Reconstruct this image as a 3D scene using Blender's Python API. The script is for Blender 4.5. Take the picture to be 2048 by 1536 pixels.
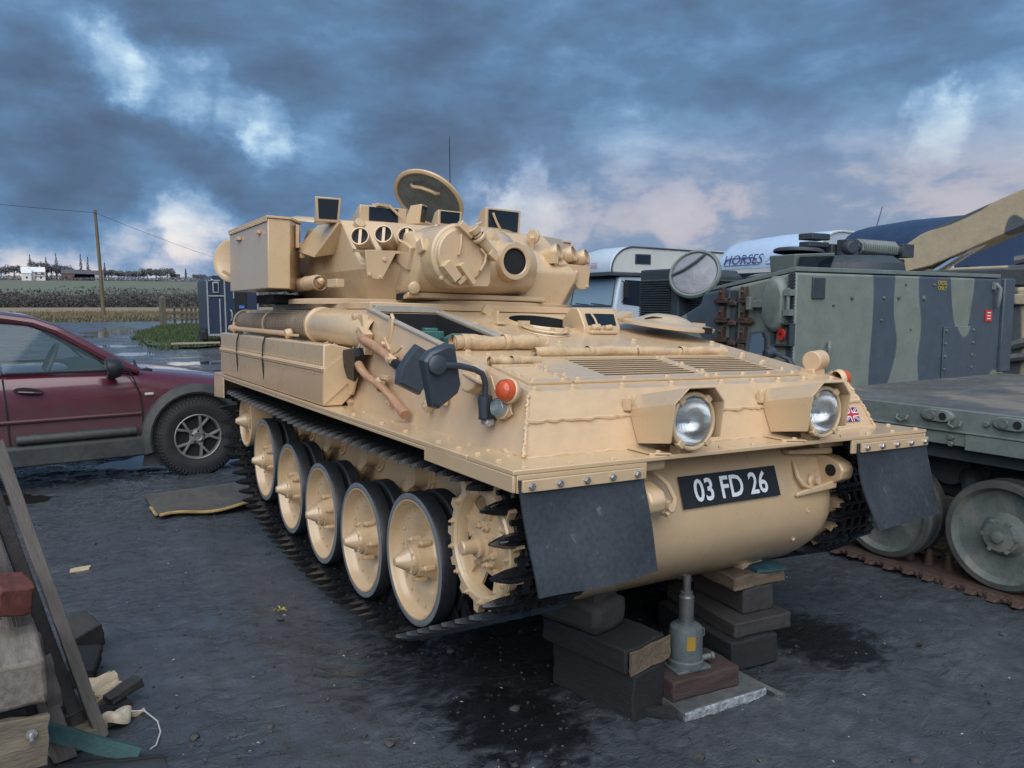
import bpy, bmesh, math, random
import numpy as np
from mathutils import Matrix, Vector, Euler
R = math.radians
random.seed(7); np.random.seed(7)
for o in list(bpy.data.objects): bpy.data.objects.remove(o)
scene = bpy.context.scene
COL = scene.collection

# ------------------------------------------------------------------ camera
CAM = Vector((-2.30996, -1.97056, 1.55503)); YAW = -0.55449; PITCH = -0.1025; FPX = 1553.967
cam_d = bpy.data.cameras.new('camera'); cam = bpy.data.objects.new('camera', cam_d); COL.objects.link(cam)
fw = Vector((-math.sin(YAW)*math.cos(PITCH), math.cos(YAW)*math.cos(PITCH), math.sin(PITCH)))
rt = Vector((math.cos(YAW), math.sin(YAW), 0)); up = rt.cross(fw)
cam.matrix_world = Matrix(((rt.x, up.x, -fw.x, CAM.x), (rt.y, up.y, -fw.y, CAM.y), (rt.z, up.z, -fw.z, CAM.z), (0, 0, 0, 1)))
cam_d.sensor_fit = 'HORIZONTAL'; cam_d.sensor_width = 36.0; cam_d.lens = FPX/2048*36
cam_d.clip_start = 0.05; cam_d.clip_end = 6000
scene.camera = cam
scene.render.engine = 'CYCLES'
scene.cycles.max_bounces = 6; scene.cycles.diffuse_bounces = 3; scene.cycles.glossy_bounces = 3; scene.cycles.transmission_bounces = 4; scene.cycles.transparent_max_bounces = 6; scene.cycles.caustics_reflective = False; scene.cycles.caustics_refractive = False
scene.view_settings.view_transform = 'Standard'; scene.view_settings.look = 'None'
scene.view_settings.gamma = 1.0; scene.view_settings.use_curve_mapping = False
scene.view_settings.exposure = 1.4

def pdir(px, py):
    d = fw*FPX + rt*(px-1024) - up*(py-768)
    return d.normalized()

# ------------------------------------------------------------------ sun (soft, from the bright side of the cloud deck behind the viewer)
SUN_EL, SUN_AZ = R(47), R(216)          # azimuth clockwise from +y
sun_d = bpy.data.lights.new('sun', 'SUN'); sun_d.energy = 1.5; sun_d.angle = R(80); sun_d.color = (1.0, 0.985, 0.965)
sun = bpy.data.objects.new('sun', sun_d); COL.objects.link(sun)
sv = Vector((math.sin(SUN_AZ)*math.cos(SUN_EL), math.cos(SUN_AZ)*math.cos(SUN_EL), math.sin(SUN_EL)))
sun.location = sv*50; sun.rotation_euler = sv.to_track_quat('Z', 'Y').to_euler()

# ------------------------------------------------------------------ world: evening sky with a broken cloud deck
world = bpy.data.worlds.new('World'); scene.world = world; world.use_nodes = True
world.cycles.sampling_method = 'MANUAL'; world.cycles.sample_map_resolution = 512
nt = world.node_tree; nt.nodes.clear()
class NG:
    """tiny node helper"""
    def __init__(s, t): s.t = t
    def n(s, typ, **kw):
        x = s.t.nodes.new(typ)
        for k, v in kw.items(): setattr(x, k, v)
        return x
    def link(s, a, b): s.t.links.new(a, b)
    def put(s, sock, v):
        if isinstance(v, bpy.types.NodeSocket): s.t.links.new(v, sock)
        else: sock.default_value = v
    def math(s, op, a, b=0.0, c=0.0, clamp=False):
        x = s.n('ShaderNodeMath', operation=op); x.use_clamp = clamp
        s.put(x.inputs[0], a); s.put(x.inputs[1], b); s.put(x.inputs[2], c); return x.outputs[0]
    def vmath(s, op, a, b=(0, 0, 0), out=0):
        x = s.n('ShaderNodeVectorMath', operation=op); s.put(x.inputs[0], a)
        if op == 'SCALE': s.put(x.inputs[3], b)
        else: s.put(x.inputs[1], b)
        return x.outputs['Value'] if out == 'v' else x.outputs[0]
    def noise(s, vec, scale, detail=4, rough=.55, dist=0.0, lac=2.0, out='Fac'):
        x = s.n('ShaderNodeTexNoise'); s.put(x.inputs['Vector'], vec); s.put(x.inputs['Scale'], scale)
        x.inputs['Detail'].default_value = detail; x.inputs['Roughness'].default_value = rough
        x.inputs['Lacunarity'].default_value = lac; x.inputs['Distortion'].default_value = dist
        return x.outputs[out]
    def ramp(s, fac, stops, interp='LINEAR'):
        x = s.n('ShaderNodeValToRGB'); x.color_ramp.interpolation = interp; s.put(x.inputs[0], fac)
        e = x.color_ramp.elements
        while len(e) < len(stops): e.new(0.5)
        for i, (p, c) in enumerate(stops):
            e[i].position = p; e[i].color = (c, c, c, 1) if not hasattr(c, '__len__') else (*c[:3], 1)
        return x.outputs[0]
    def mix(s, f, a, b, mode='MIX'):
        x = s.n('ShaderNodeMix', data_type='RGBA', blend_type=mode); s.put(x.inputs[0], f)
        for sock, v in ((x.inputs[6], a), (x.inputs[7], b)):
            if isinstance(v, bpy.types.NodeSocket): s.t.links.new(v, sock)
            else: sock.default_value = (*v[:3], 1)
        return x.outputs[2]
    def mapr(s, v, a, b, c=0., d=1., smooth=True):
        x = s.n('ShaderNodeMapRange'); x.interpolation_type = 'SMOOTHSTEP' if smooth else 'LINEAR'
        s.put(x.inputs[0], v)
        for i, q in enumerate((a, b, c, d)): s.put(x.inputs[1+i], q)
        return x.outputs[0]
g = NG(nt)
dirv = g.n('ShaderNodeTexCoord').outputs['Generated']
sep = g.n('ShaderNodeSeparateXYZ'); g.link(dirv, sep.inputs[0])
dx, dy, dz = sep.outputs
flat = g.n('ShaderNodeMapping'); g.link(dirv, flat.inputs[0]); flat.inputs['Scale'].default_value = (1.0, 1.0, 2.3); flat.inputs['Rotation'].default_value = (R(4), R(-9), 0)
cp = flat.outputs[0]
big = g.noise(cp, 2.6, 3, .5)
mid = g.noise(cp, 7.5, 8, .58, .1)
# edges of the openings are torn by warping the direction with the cloud noise
wn = g.n('ShaderNodeTexNoise'); g.link(dirv, wn.inputs['Vector']); wn.inputs['Scale'].default_value = 8.5; wn.inputs['Detail'].default_value = 6; wn.inputs['Roughness'].default_value = .62
warp = g.vmath('NORMALIZE', g.vmath('ADD', dirv, g.vmath('SCALE', g.vmath('SUBTRACT', wn.outputs['Color'], (.5, .5, .5)), .15)))
def blob(px, py, wdeg, amp):
    d = g.vmath('DOT_PRODUCT', warp, tuple(pdir(px, py)), out='v')
    return g.math('MULTIPLY', g.mapr(d, math.cos(R(wdeg)), 1.0), amp)
gap = None
for a_ in ((200, 110, 3.2, .11), (255, 135, 3.2, .16), (330, 172, 3.0, .15), (420, 215, 3.0, .11), (490, 248, 2.6, .09), (550, 274, 2.6, .18), (650, 302, 3.2, .09), (90, 60, 6, .07),
          (375, 425, 3.2, .10), (405, 462, 2.8, .17), (330, 505, 4, .05), (80, 500, 5, .03), (950, 385, 3.2, .18), (1040, 390, 3.2, .19), (1130, 405, 3.0, .11), (1000, 440, 4.0, .08),
          (1885, 268, 2.6, .12), (2010, 245, 4.0, .08), (1780, 290, 4, .06), (1240, 270, 3.4, .09), (100, 552, 3.8, .11), (250, 548, 3.8, .13), (370, 553, 3.0, .13), (1390, 450, 3.2, .10), (1980, 345, 6, .08), (1450, 330, 7, .05), (1100, 0, 8, .07), (700, 10, 6, .04), (1650, 20, 6, .03),
          (250, 380, 9, -.10), (420, 385, 4, -.06), (900, 190, 10, -.08), (1250, 160, 10, -.06), (1700, 140, 10, -.05), (60, 240, 7, -.08), (900, 330, 5, -.07), (1150, 335, 4.5, -.06), (1500, 240, 6, -.03)):
    b = blob(*a_); gap = b if gap is None else g.math('ADD', gap, b)
dens = g.math('ADD', g.math('MULTIPLY', big, .42), g.math('MULTIPLY', mid, .58))
dens = g.math('SUBTRACT', dens, gap)
shade = g.ramp(dens, [(.12, (.80, .87, .88)), (.22, (.50, .66, .78)), (.31, (.26, .41, .60)), (.40, (.150, .275, .455)), (.50, (.106, .196, .340)), (.60, (.088, .150, .250)), (.72, (.070, .112, .182))])
# low evening light: warm under the far edge of the deck, a lilac veil towards the brighter side
low = g.mapr(dz, .02, .17, 1.0, 0.0)
thin = g.mapr(dens, .46, .20)
shade = g.mix(g.math('MULTIPLY', g.math('MULTIPLY', low, thin), .75), shade, (.80, .64, .56))
side = g.mapr(g.vmath('DOT_PRODUCT', dirv, tuple(Vector((.95, .3, .05)).normalized()), out='v'), .60, .93)
shade = g.mix(g.math('MULTIPLY', g.mapr(dz, .10, .26, .62, 0.0), side), shade, (.27, .315, .42))
shade = g.mix(g.math('MULTIPLY', g.math('MULTIPLY', side, g.mapr(dz, .10, .22, .55, 0)), g.mapr(dens, .46, .36)), shade, (.56, .48, .48))
shade = g.mix(g.mapr(dz, .0, .045, .5, 0.0), shade, (.42, .42, .44))
sky = g.n('ShaderNodeTexSky'); sky.sky_type = 'NISHITA'; sky.sun_disc = False; sky.sun_elevation = SUN_EL; sky.sun_rotation = SUN_AZ
sky.air_density = 1.4; sky.ozone_density = 2.0
bg1 = g.n('ShaderNodeBackground'); g.link(sky.outputs[0], bg1.inputs[0]); bg1.inputs[1].default_value = 0.05
bg2 = g.n('ShaderNodeBackground'); g.link(shade, bg2.inputs[0]); bg2.inputs[1].default_value = 0.445
mx = g.n('ShaderNodeMixShader'); g.put(mx.inputs[0], g.mapr(dens, .10, .22, .85, 1.0)); g.link(bg1.outputs[0], mx.inputs[1]); g.link(bg2.outputs[0], mx.inputs[2])
wo = g.n('ShaderNodeOutputWorld'); g.link(mx.outputs[0], wo.inputs[0])

# ------------------------------------------------------------------ materials
MATS = {}
def mat(name, col, rough=.6, metal=0.0, var=.12, vscale=6.0, bump=0.0, bscale=60., col2=None, spot=None, spotcol=(.1, .08, .06), coat=0.0, rvar=.1, spec=.5, streak=False, trans=0.0):
    """painted / natural surface: base colour with large and small mottling, uneven gloss, fine relief and dirt spots"""
    if name in MATS: return MATS[name]
    m = bpy.data.materials.new(name); m.use_nodes = True; t = m.node_tree; t.nodes.clear(); q = NG(t)
    out = q.n('ShaderNodeOutputMaterial'); b = q.n('ShaderNodeBsdfPrincipled'); q.link(b.outputs[0], out.inputs[0])
    tc = q.n('ShaderNodeTexCoord').outputs['Object']
    if streak:
        mp = q.n('ShaderNodeMapping'); q.link(tc, mp.inputs[0]); mp.inputs['Scale'].default_value = streak; tv = mp.outputs[0]
    else: tv = tc
    n1 = q.noise(tv, vscale, 5, .6); n2 = q.noise(tv, vscale*7.3, 4, .6)
    f = q.math('ADD', q.math('MULTIPLY', n1, .65), q.math('MULTIPLY', n2, .35))
    lo = tuple(c*(1-var*1.6) for c in col); hi = tuple(min(1, c*(1+var*1.6)) for c in col)
    c = q.ramp(f, [(.3, lo), (.7, hi)])
    if col2 is not None:
        c = q.mix(q.mapr(q.noise(tv, vscale*.55, 6, .65, .4), .5, .62), c, col2)
    if spot:
        c = q.mix(q.mapr(q.noise(tc, spot, 7, .72), .60, .72, 0, .75), c, spotcol)
    q.link(c, b.inputs['Base Color'])
    q.link(q.mapr(n2, .3, .7, max(.02, rough-rvar), min(1, rough+rvar)), b.inputs['Roughness'])
    b.inputs['Metallic'].default_value = metal; b.inputs['Specular IOR Level'].default_value = spec
    b.inputs['Coat Weight'].default_value = coat; b.inputs['Coat Roughness'].default_value = .22
    if trans: b.inputs['Transmission Weight'].default_value = trans
    if bump:
        bn = q.n('ShaderNodeBump'); bn.inputs['Strength'].default_value = bump; bn.inputs['Distance'].default_value = .01
        q.link(q.math('ADD', q.noise(tv, bscale, 4, .65), q.math('MULTIPLY', n1, .8)), bn.inputs['Height']); q.link(bn.outputs[0], b.inputs['Normal'])
    MATS[name] = m; return m
def glass(name, col=(.02, .03, .04), rough=.06, alpha=None, spec=.6):
    m = bpy.data.materials.new(name); m.use_nodes = True; b = m.node_tree.nodes['Principled BSDF']
    b.inputs['Base Color'].default_value = (*col, 1); b.inputs['Roughness'].default_value = rough; b.inputs['Specular IOR Level'].default_value = spec
    if alpha is not None:
        b.inputs['Alpha'].default_value = alpha
    MATS[name] = m; return m
sand = mat('sand_paint', (.555, .40, .238), .33, var=.035, vscale=2.2, bump=.05, bscale=45, spot=9.0, spotcol=(.45, .34, .21), rvar=.07, coat=.8)
sandd = mat('sand_paint_worn', (.57, .41, .255), .42, var=.05, vscale=4, bump=.12, bscale=60, spot=5.0, spotcol=(.56, .48, .36), rvar=.1)
alu = mat('bare_metal_edge', (.36, .33, .28), .5, .0, var=.12, vscale=14, spot=18, spotcol=(.5, .36, .2))
deckm = mat('deck_paint_scuffed', (.56, .40, .245), .40, var=.06, vscale=3.0, bump=.1, bscale=50, spot=2.6, spotcol=(.60, .55, .47), rvar=.12, coat=.6, streak=(1, 2.2, 1))
rubber = mat('black_rubber', (.030, .036, .044), .5, var=.15, vscale=8, bump=.08, bscale=40, spot=16, spotcol=(.10, .115, .13), rvar=.12)
tyre_m = mat('wheel_tyre', (.016, .018, .022), .45, var=.2, vscale=12, bump=.05, spot=20, spotcol=(.05, .055, .06))
tyreface = mat('tyre_face', (.15, .17, .185), .6, var=.15, vscale=12, bump=.05)
trackm = mat('track_black', (.008, .009, .011), .34, var=.3, vscale=20, bump=.12, bscale=50, rvar=.12, spec=.6)
blackm = mat('dark_void', (.008, .009, .011), .8, var=.2)
dkmetal = mat('dark_grey_plastic', (.036, .047, .060), .38, var=.1, vscale=10, bump=.04, rvar=.08)
steel = mat('zinc_bolt', (.42, .42, .42), .35, .8, var=.15, vscale=30)
canvas = mat('canvas', (.52, .37, .225), .8, var=.14, vscale=14, bump=.6, bscale=26, spot=22, spotcol=(.30, .2, .1))
woodh = mat('tool_handle_wood', (.38, .21, .125), .5, var=.22, vscale=5, bump=.1, streak=(9, 3, 3))
axehd = mat('axe_steel_black', (.012, .014, .018), .35, .3, var=.2, vscale=18)
teal = mat('engine_green', (.035, .12, .105), .5, var=.2, vscale=8, spot=10, spotcol=(.03, .04, .04))
mirglass = glass('dark_glass', (.012, .018, .026), .05)
lensg = glass('clear_lens', (.20, .24, .25), .08, spec=.9)
amber = glass('amber_lens', (.52, .085, .025), .18)
chrome = mat('reflector', (.75, .78, .8), .15, .9, var=.05, vscale=20)
white = mat('white_letter', (.72, .76, .8), .55, var=.04, vscale=40)
plateb = mat('plate_black', (.012, .014, .017), .5, var=.1, vscale=20)

# ------------------------------------------------------------------ mesh builder
AX = {'x': Vector((1, 0, 0)), 'y': Vector((0, 1, 0)), 'z': Vector((0, 0, 1))}
def frame(p, z, x=None):
    z = Vector(z).normalized(); x = Vector(x) if x is not None else (Vector((1, 0, 0)) if abs(z.x) < .9 else Vector((0, 1, 0)))
    y = z.cross(x).normalized(); x = y.cross(z)
    return Matrix(((x.x, y.x, z.x, p[0]), (x.y, y.y, z.y, p[1]), (x.z, y.z, z.z, p[2]), (0, 0, 0, 1)))
class MB:
    def __init__(s): s.v = []; s.f = []; s.mi = []; s.cur = 0
    def add(s, vs, fs, M=None):
        b = len(s.v)
        s.v += [tuple(M @ Vector(p)) if M is not None else tuple(p) for p in vs]
        s.f += [tuple(b+i for i in f) for f in fs]; s.mi += [s.cur]*len(fs); return s
    def box(s, c, d, rot=None, M=None, ch=0.0):
        x, y, z = [q/2 for q in d]
        T = Matrix.Translation(c)
        if rot is not None: T = T @ Euler(rot).to_matrix().to_4x4()
        if M is not None: T = M @ T
        vs = [(-x, -y, -z), (x, -y, -z), (x, y, -z), (-x, y, -z), (-x, -y, z), (x, -y, z), (x, y, z), (-x, y, z)]
        return s.add(vs, [(0, 3, 2, 1), (4, 5, 6, 7), (0, 1, 5, 4), (1, 2, 6, 5), (2, 3, 7, 6), (3, 0, 4, 7)], T)
    def hexa(s, p): return s.add(p, [(0, 3, 2, 1), (4, 5, 6, 7), (0, 1, 5, 4), (1, 2, 6, 5), (2, 3, 7, 6), (3, 0, 4, 7)])
    def prism(s, poly, ax, a, b, M=None):
        """poly: 2-d points in the remaining two axes (in xyz order); extruded from a to b along ax"""
        n = len(poly)
        def P(q, h): return {'x': (h, q[0], q[1]), 'y': (q[0], h, q[1]), 'z': (q[0], q[1], h)}[ax]
        vs = [P(q, a) for q in poly]+[P(q, b) for q in poly]
        return s.add(vs, [tuple(range(n-1, -1, -1)), tuple(range(n, 2*n))]+[(i, (i+1) % n, n+(i+1) % n, n+i) for i in range(n)], M)
    def loft(s, rings, closed=True, caps=True, M=None):
        n = len(rings[0]); vs = [p for r in rings for p in r]; fs = []
        for k in range(len(rings)-1):
            for i in range(n if closed else n-1):
                j = (i+1) % n; fs.append((k*n+i, k*n+j, (k+1)*n+j, (k+1)*n+i))
        if caps: fs += [tuple(range(n-1, -1, -1)), tuple(range((len(rings)-1)*n, len(rings)*n))]
        return s.add(vs, fs, M)
    def lathe(s, prof, M=None, n=28, caps=False, a0=0., a1=2*math.pi):
        """prof: (radius, height) about local z"""
        full = abs(a1-a0-2*math.pi) < 1e-6; m = n if full else n+1
        rings = [[(r*math.cos(a0+(a1-a0)*i/n), r*math.sin(a0+(a1-a0)*i/n), h) for i in range(m)] for r, h in prof]
        return s.loft(rings, full, caps, M)
    def cyl(s, p0, p1, r0, r1=None, n=12, caps=True):
        p0 = Vector(p0); p1 = Vector(p1); L = (p1-p0).length
        return s.lathe([(r0, 0), (r0 if r1 is None else r1, L)], frame(p0, p1-p0), n, caps)
    def tube(s, pts, r, n=8, caps=True, flat=1.0):
        pts = [Vector(p) for p in pts]; rings = []; rr = r if hasattr(r, '__len__') else [r]*len(pts); prev = None
        for i, p in enumerate(pts):
            t = (pts[min(i+1, len(pts)-1)]-pts[max(i-1, 0)]).normalized()
            a = prev if prev is not None else (Vector((0, 0, 1)) if abs(t.z) < .9 else Vector((1, 0, 0)))
            a = (a-t*a.dot(t)).normalized(); b = t.cross(a); prev = a
            rings.append([tuple(p+rr[i]*(a*math.cos(2*math.pi*k/n)*flat+b*math.sin(2*math.pi*k/n))) for k in range(n)])
        return s.loft(rings, True, caps)
    def bolt(s, p, nrm, r=.012, h=.01, n=6):
        return s.lathe([(r, -.004), (r, h*.7), (r*.8, h)], frame(p, nrm), n, True)
    def ico(s, c, r, sq=(1, 1, 1), sub=1, jit=0.0, rnd=random):
        bm = bmesh.new(); bmesh.ops.create_icosphere(bm, subdivisions=sub, radius=1)
        vs = [tuple((c[k]+r*sq[k]*v.co[k]*(1+jit*(rnd.random()-.5))) for k in range(3)) for v in bm.verts]
        fs = [tuple(v.index for v in f.verts) for f in bm.faces]; bm.free(); return s.add(vs, fs)
    def mesh(s, name, mats, smooth=38):
        me = bpy.data.meshes.new(name); me.from_pydata(s.v, [], s.f)
        bm = bmesh.new(); bm.from_mesh(me); bmesh.ops.recalc_face_normals(bm, faces=bm.faces); bm.to_mesh(me); bm.free()
        for m in (mats if isinstance(mats, (list, tuple)) else [mats]): me.materials.append(m)
        if any(s.mi): me.polygons.foreach_set('material_index', s.mi)
        if smooth:
            me.polygons.foreach_set('use_smooth', [True]*len(me.polygons)); me.set_sharp_from_angle(angle=R(smooth))
        me.update(); return me
    def build(s, name, mats, parent=None, loc=(0, 0, 0), rot=(0, 0, 0), smooth=38, bevel=0, seg=2):
        return place(name, s.mesh(name, mats, smooth), parent, loc, rot, bevel, seg)
def split_build(mb, name, mats, parent, loc=(0, 0, 0), bevel=0, smooth=38):
    """every loose piece of the builder becomes an object of its own"""
    n = len(mb.v); P = list(range(n))
    def fd(i):
        while P[i] != i: P[i] = P[P[i]]; i = P[i]
        return i
    for f in mb.f:
        for k in f[1:]: P[fd(k)] = fd(f[0])
    grp = {}
    for f in mb.f: grp.setdefault(fd(f[0]), []).append(f)
    out = []
    for fs in grp.values():
        ids = sorted({k for f in fs for k in f}); mp = {k: i for i, k in enumerate(ids)}; c = Vector((0, 0, 0))
        for k in ids: c += Vector(mb.v[k])/len(ids)
        q = MB(); q.add([tuple(Vector(mb.v[k])-c) for k in ids], [tuple(mp[k] for k in f) for f in fs]); out.append(q.build(name, mats, parent, tuple(Vector(loc)+c), bevel=bevel, smooth=smooth))
    return out
def place(name, me, parent=None, loc=(0, 0, 0), rot=(0, 0, 0), bevel=0, seg=2):
    o = bpy.data.objects.new(name, me); COL.objects.link(o); o.location = loc; o.rotation_euler = rot
    if parent is not None: o.parent = parent
    if bevel:
        b = o.modifiers.new('bevel', 'BEVEL'); b.width = bevel; b.segments = seg; b.limit_method = 'ANGLE'; b.angle_limit = R(32); b.harden_normals = False
    return o
def tag(o, label, cat, group=None):
    o['label'] = label; o['category'] = cat
    if group: o['group'] = group
    return o
def kind(o, k): o['kind'] = k; return o
def empty(name, loc=(0, 0, 0), rot=(0, 0, 0), label=None, cat=None, group=None):
    o = bpy.data.objects.new(name, None); COL.objects.link(o); o.location = loc; o.rotation_euler = rot; o.empty_display_size = .1
    if label: tag(o, label, cat, group)
    return o
def fill_poly(loops, zf, mb, thick=0.0):
    """fill an outer loop with holes; loops are xy lists, zf(x, y) gives the height"""
    bm = bmesh.new(); es = []
    for lp in loops:
        vs = [bm.verts.new((x, y, 0)) for x, y in lp]
        es += [bm.edges.new((vs[i], vs[(i+1) % len(vs)])) for i in range(len(vs))]
    bmesh.ops.triangle_fill(bm, use_beauty=True, use_dissolve=False, edges=es, normal=(0, 0, 1))
    bm.verts.index_update(); vs = [(v.co.x, v.co.y, zf(v.co.x, v.co.y)) for v in bm.verts]
    fs = [tuple(v.index for v in f.verts) for f in bm.faces]; bm.free()
    mb.add(vs, fs)
def ring_xy(cx, cy, r, n=28, a0=0): return [(cx+r*math.cos(a0+2*math.pi*i/n), cy+r*math.sin(a0+2*math.pi*i/n)) for i in range(n)]
def text_mesh(name, body, size, mtl, parent, mw, depth=.0015, shear=0.0, spacing=1.0, bold=.0, align='CENTER', sx=1.0):
    cu = bpy.data.curves.new(name, 'FONT'); cu.body = body; cu.size = size; cu.align_x = align; cu.align_y = 'CENTER'; cu.extrude = depth; cu.shear = shear
    cu.space_character = spacing; cu.offset = bold; cu.resolution_u = 3
    to = bpy.data.objects.new(name, cu); COL.objects.link(to)
    dg = bpy.context.evaluated_depsgraph_get(); me = bpy.data.meshes.new_from_object(to.evaluated_get(dg)); bpy.data.objects.remove(to)
    me.materials.clear(); me.materials.append(mtl)
    o = bpy.data.objects.new(name, me); COL.objects.link(o); o.parent = parent; o.matrix_local = mw @ Matrix.Diagonal((sx, 1, 1, 1)); return o
# ================================================================== the sand-coloured light tank
# the tank stands slightly nose-up and leaning on its jack: its own axes (x across, y back, z up) are turned a little against the ground
TM = Matrix(((0.99964, 0.00166, 0.02691), (-0.00186, 0.99997, 0.00735), (-0.02689, -0.0074, 0.99961)))
piv = Vector((-.95, 2.2, 0)); TB = Vector((0, 2.2, 0))
tank = empty('tank', TM @ (TB-piv)+piv, label='sand coloured light tracked tank with a turret, raised on a jack', cat='tank')
tank.rotation_euler = TM.to_euler()
OFF = -TB
def T2W(p): return TM @ (Vector(p)-piv)+piv
def tp(name, mb, m, bevel=0, seg=2, smooth=38): return mb.build(name, m, tank, OFF, bevel=bevel, seg=seg, smooth=smooth)
def tsub(name, mb, m, par, bevel=0, smooth=38): return mb.build(name, m, par, (0, 0, 0), bevel=bevel, smooth=smooth)
zd = lambda y: 1.24+.18*(y-.268)
DN = Vector((0, -.18, 1)).normalized()

# ---- upper hull: front plates, side plates, sloping deck with its openings
ub = MB()
pf = [(.960, .165, 1.024), (.920, .217, 1.144), (.880, .268, 1.240)]
for (x0, y0, z0), (x1, y1, z1) in zip(pf[:-1], pf[1:]):
    ub.add([(-x0, y0, z0), (x0, y0, z0), (x1, y1, z1), (-x1, y1, z1)], [(0, 1, 2, 3)])
for s in (-1, 1):
    a = [(s*.96, .165, 1.024), (s*.92, .217, 1.144), (s*.88, .268, 1.24), (s*.86, 1.87, 1.528), (s*.86, 4.5, 1.528), (s*.93, 4.5, 1.024), (s*.93, 1.2, 1.024)]
    ub.add(a, [(0, 1, 2, 6), (2, 3, 6), (3, 4, 5, 6)])
ub.add([(-.93, 4.5, 1.024), (.93, 4.5, 1.024), (.86, 4.5, 1.528), (-.86, 4.5, 1.528)], [(0, 1, 2, 3)])
ub.add([(-.86, 1.87, 1.528), (.86, 1.87, 1.528), (.86, 4.5, 1.528), (-.86, 4.5, 1.528)], [(0, 1, 2, 3)])
bay = [(-.835, .99), (-.50, .99), (-.50, 1.77), (-.835, 1.77)]
g1 = (-.425, .085, .405, .712); g2 = (.145, .60, .42, .722); g3 = (-.805, -.665, .39, .592)
rc = lambda q: [(q[0], q[2]), (q[1], q[2]), (q[1], q[3]), (q[0], q[3])]
fill_poly([[(-.88, .268), (.88, .268), (.86, 1.87), (-.86, 1.87)], bay, ring_xy(.07, 1.585, .2, 32), rc(g1), rc(g2)], lambda x, y: zd(y), ub)
hull = tp('hull', ub, deckm)
wb = MB()     # raised weld beads on the front edges
def bead(p0, p1, r, n, m):
    p0 = Vector(p0); p1 = Vector(p1); pts = [p0.lerp(p1, i/n)+Vector([random.uniform(-1, 1)*r*.45 for _ in range(3)]) for i in range(n+1)]
    m.tube(pts, [r*random.uniform(.7, 1.25) for _ in pts], 6)
for s in (-1, 1):
    bead((s*.96, .165, 1.03), (s*.92, .217, 1.144), .0075, 22, wb); bead((s*.92, .217, 1.144), (s*.885, .262, 1.225), .007, 16, wb)
    bead((s*.945, .172, 1.03), (s*.958, .30, 1.03), .009, 8, wb)
bead((-.92, .215, 1.144), (.92, .215, 1.144), .008, 90, wb); bead((-.95, .163, 1.028), (.95, .163, 1.028), .007, 60, wb)
split_build(wb, 'weld_bead', sandd, hull)
# dark inside of the openings
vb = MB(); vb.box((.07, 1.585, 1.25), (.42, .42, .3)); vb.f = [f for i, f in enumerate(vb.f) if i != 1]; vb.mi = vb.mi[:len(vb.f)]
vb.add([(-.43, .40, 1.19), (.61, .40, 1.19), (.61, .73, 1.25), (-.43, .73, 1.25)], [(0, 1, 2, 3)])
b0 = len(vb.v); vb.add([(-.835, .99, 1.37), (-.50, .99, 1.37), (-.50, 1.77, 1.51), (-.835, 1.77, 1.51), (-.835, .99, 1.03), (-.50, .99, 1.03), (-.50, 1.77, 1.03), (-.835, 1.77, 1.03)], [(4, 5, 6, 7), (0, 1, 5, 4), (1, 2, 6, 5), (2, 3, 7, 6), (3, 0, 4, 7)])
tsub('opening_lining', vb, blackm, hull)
eb = MB()
eb.box((-.66, 1.42, 1.28), (.22, .5, .16)); eb.lathe([(.0, .24), (.05, .24), (.09, .22), (.095, .0)], Matrix.Translation((-.62, 1.25, 1.18)), 18); eb.box((-.63, 1.58, 1.40), (.12, .09, .05)); eb.box((-.63, 1.58, 1.43), (.07, .05, .02))
eb.cyl((-.78, 1.1, 1.25), (-.56, 1.15, 1.26), .035); eb.cyl((-.74, 1.0, 1.2), (-.74, 1.7, 1.33), .03)
tsub('engine', eb, teal, hull, .006)
hb = MB(); hb.tube([(-.80, 1.02, 1.28), (-.72, 1.12, 1.34), (-.62, 1.16, 1.35), (-.55, 1.1, 1.3)], .012); hb.tube([(-.52, 1.7, 1.35), (-.6, 1.5, 1.38), (-.66, 1.3, 1.35), (-.72, 1.05, 1.30)], .014)
hb.tube([(-.80, 1.6, 1.38), (-.70, 1.66, 1.42), (-.6, 1.7, 1.40)], .02)
tsub('hose', hb, blackm, hull)
bb = MB()   # bare metal frame of the open bay
for (x0, y0, x1, y1, w) in ((-.858, .98, -.853, 1.84, .034), (-.47, .98, -.47, 1.84, .055)):
    bb.hexa([(x0-w/2, y0, zd(y0)+.002), (x0+w/2, y0, zd(y0)+.002), (x1+w/2, y1, zd(y1)+.002), (x1-w/2, y1, zd(y1)+.002), (x0-w/2, y0, zd(y0)+.016), (x0+w/2, y0, zd(y0)+.016), (x1+w/2, y1, zd(y1)+.016), (x1-w/2, y1, zd(y1)+.016)])
bb.box((-.66, 1.81, 1.535), (.36, .06, .035))
tsub('bay_frame', bb, alu, hull, .003)

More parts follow.
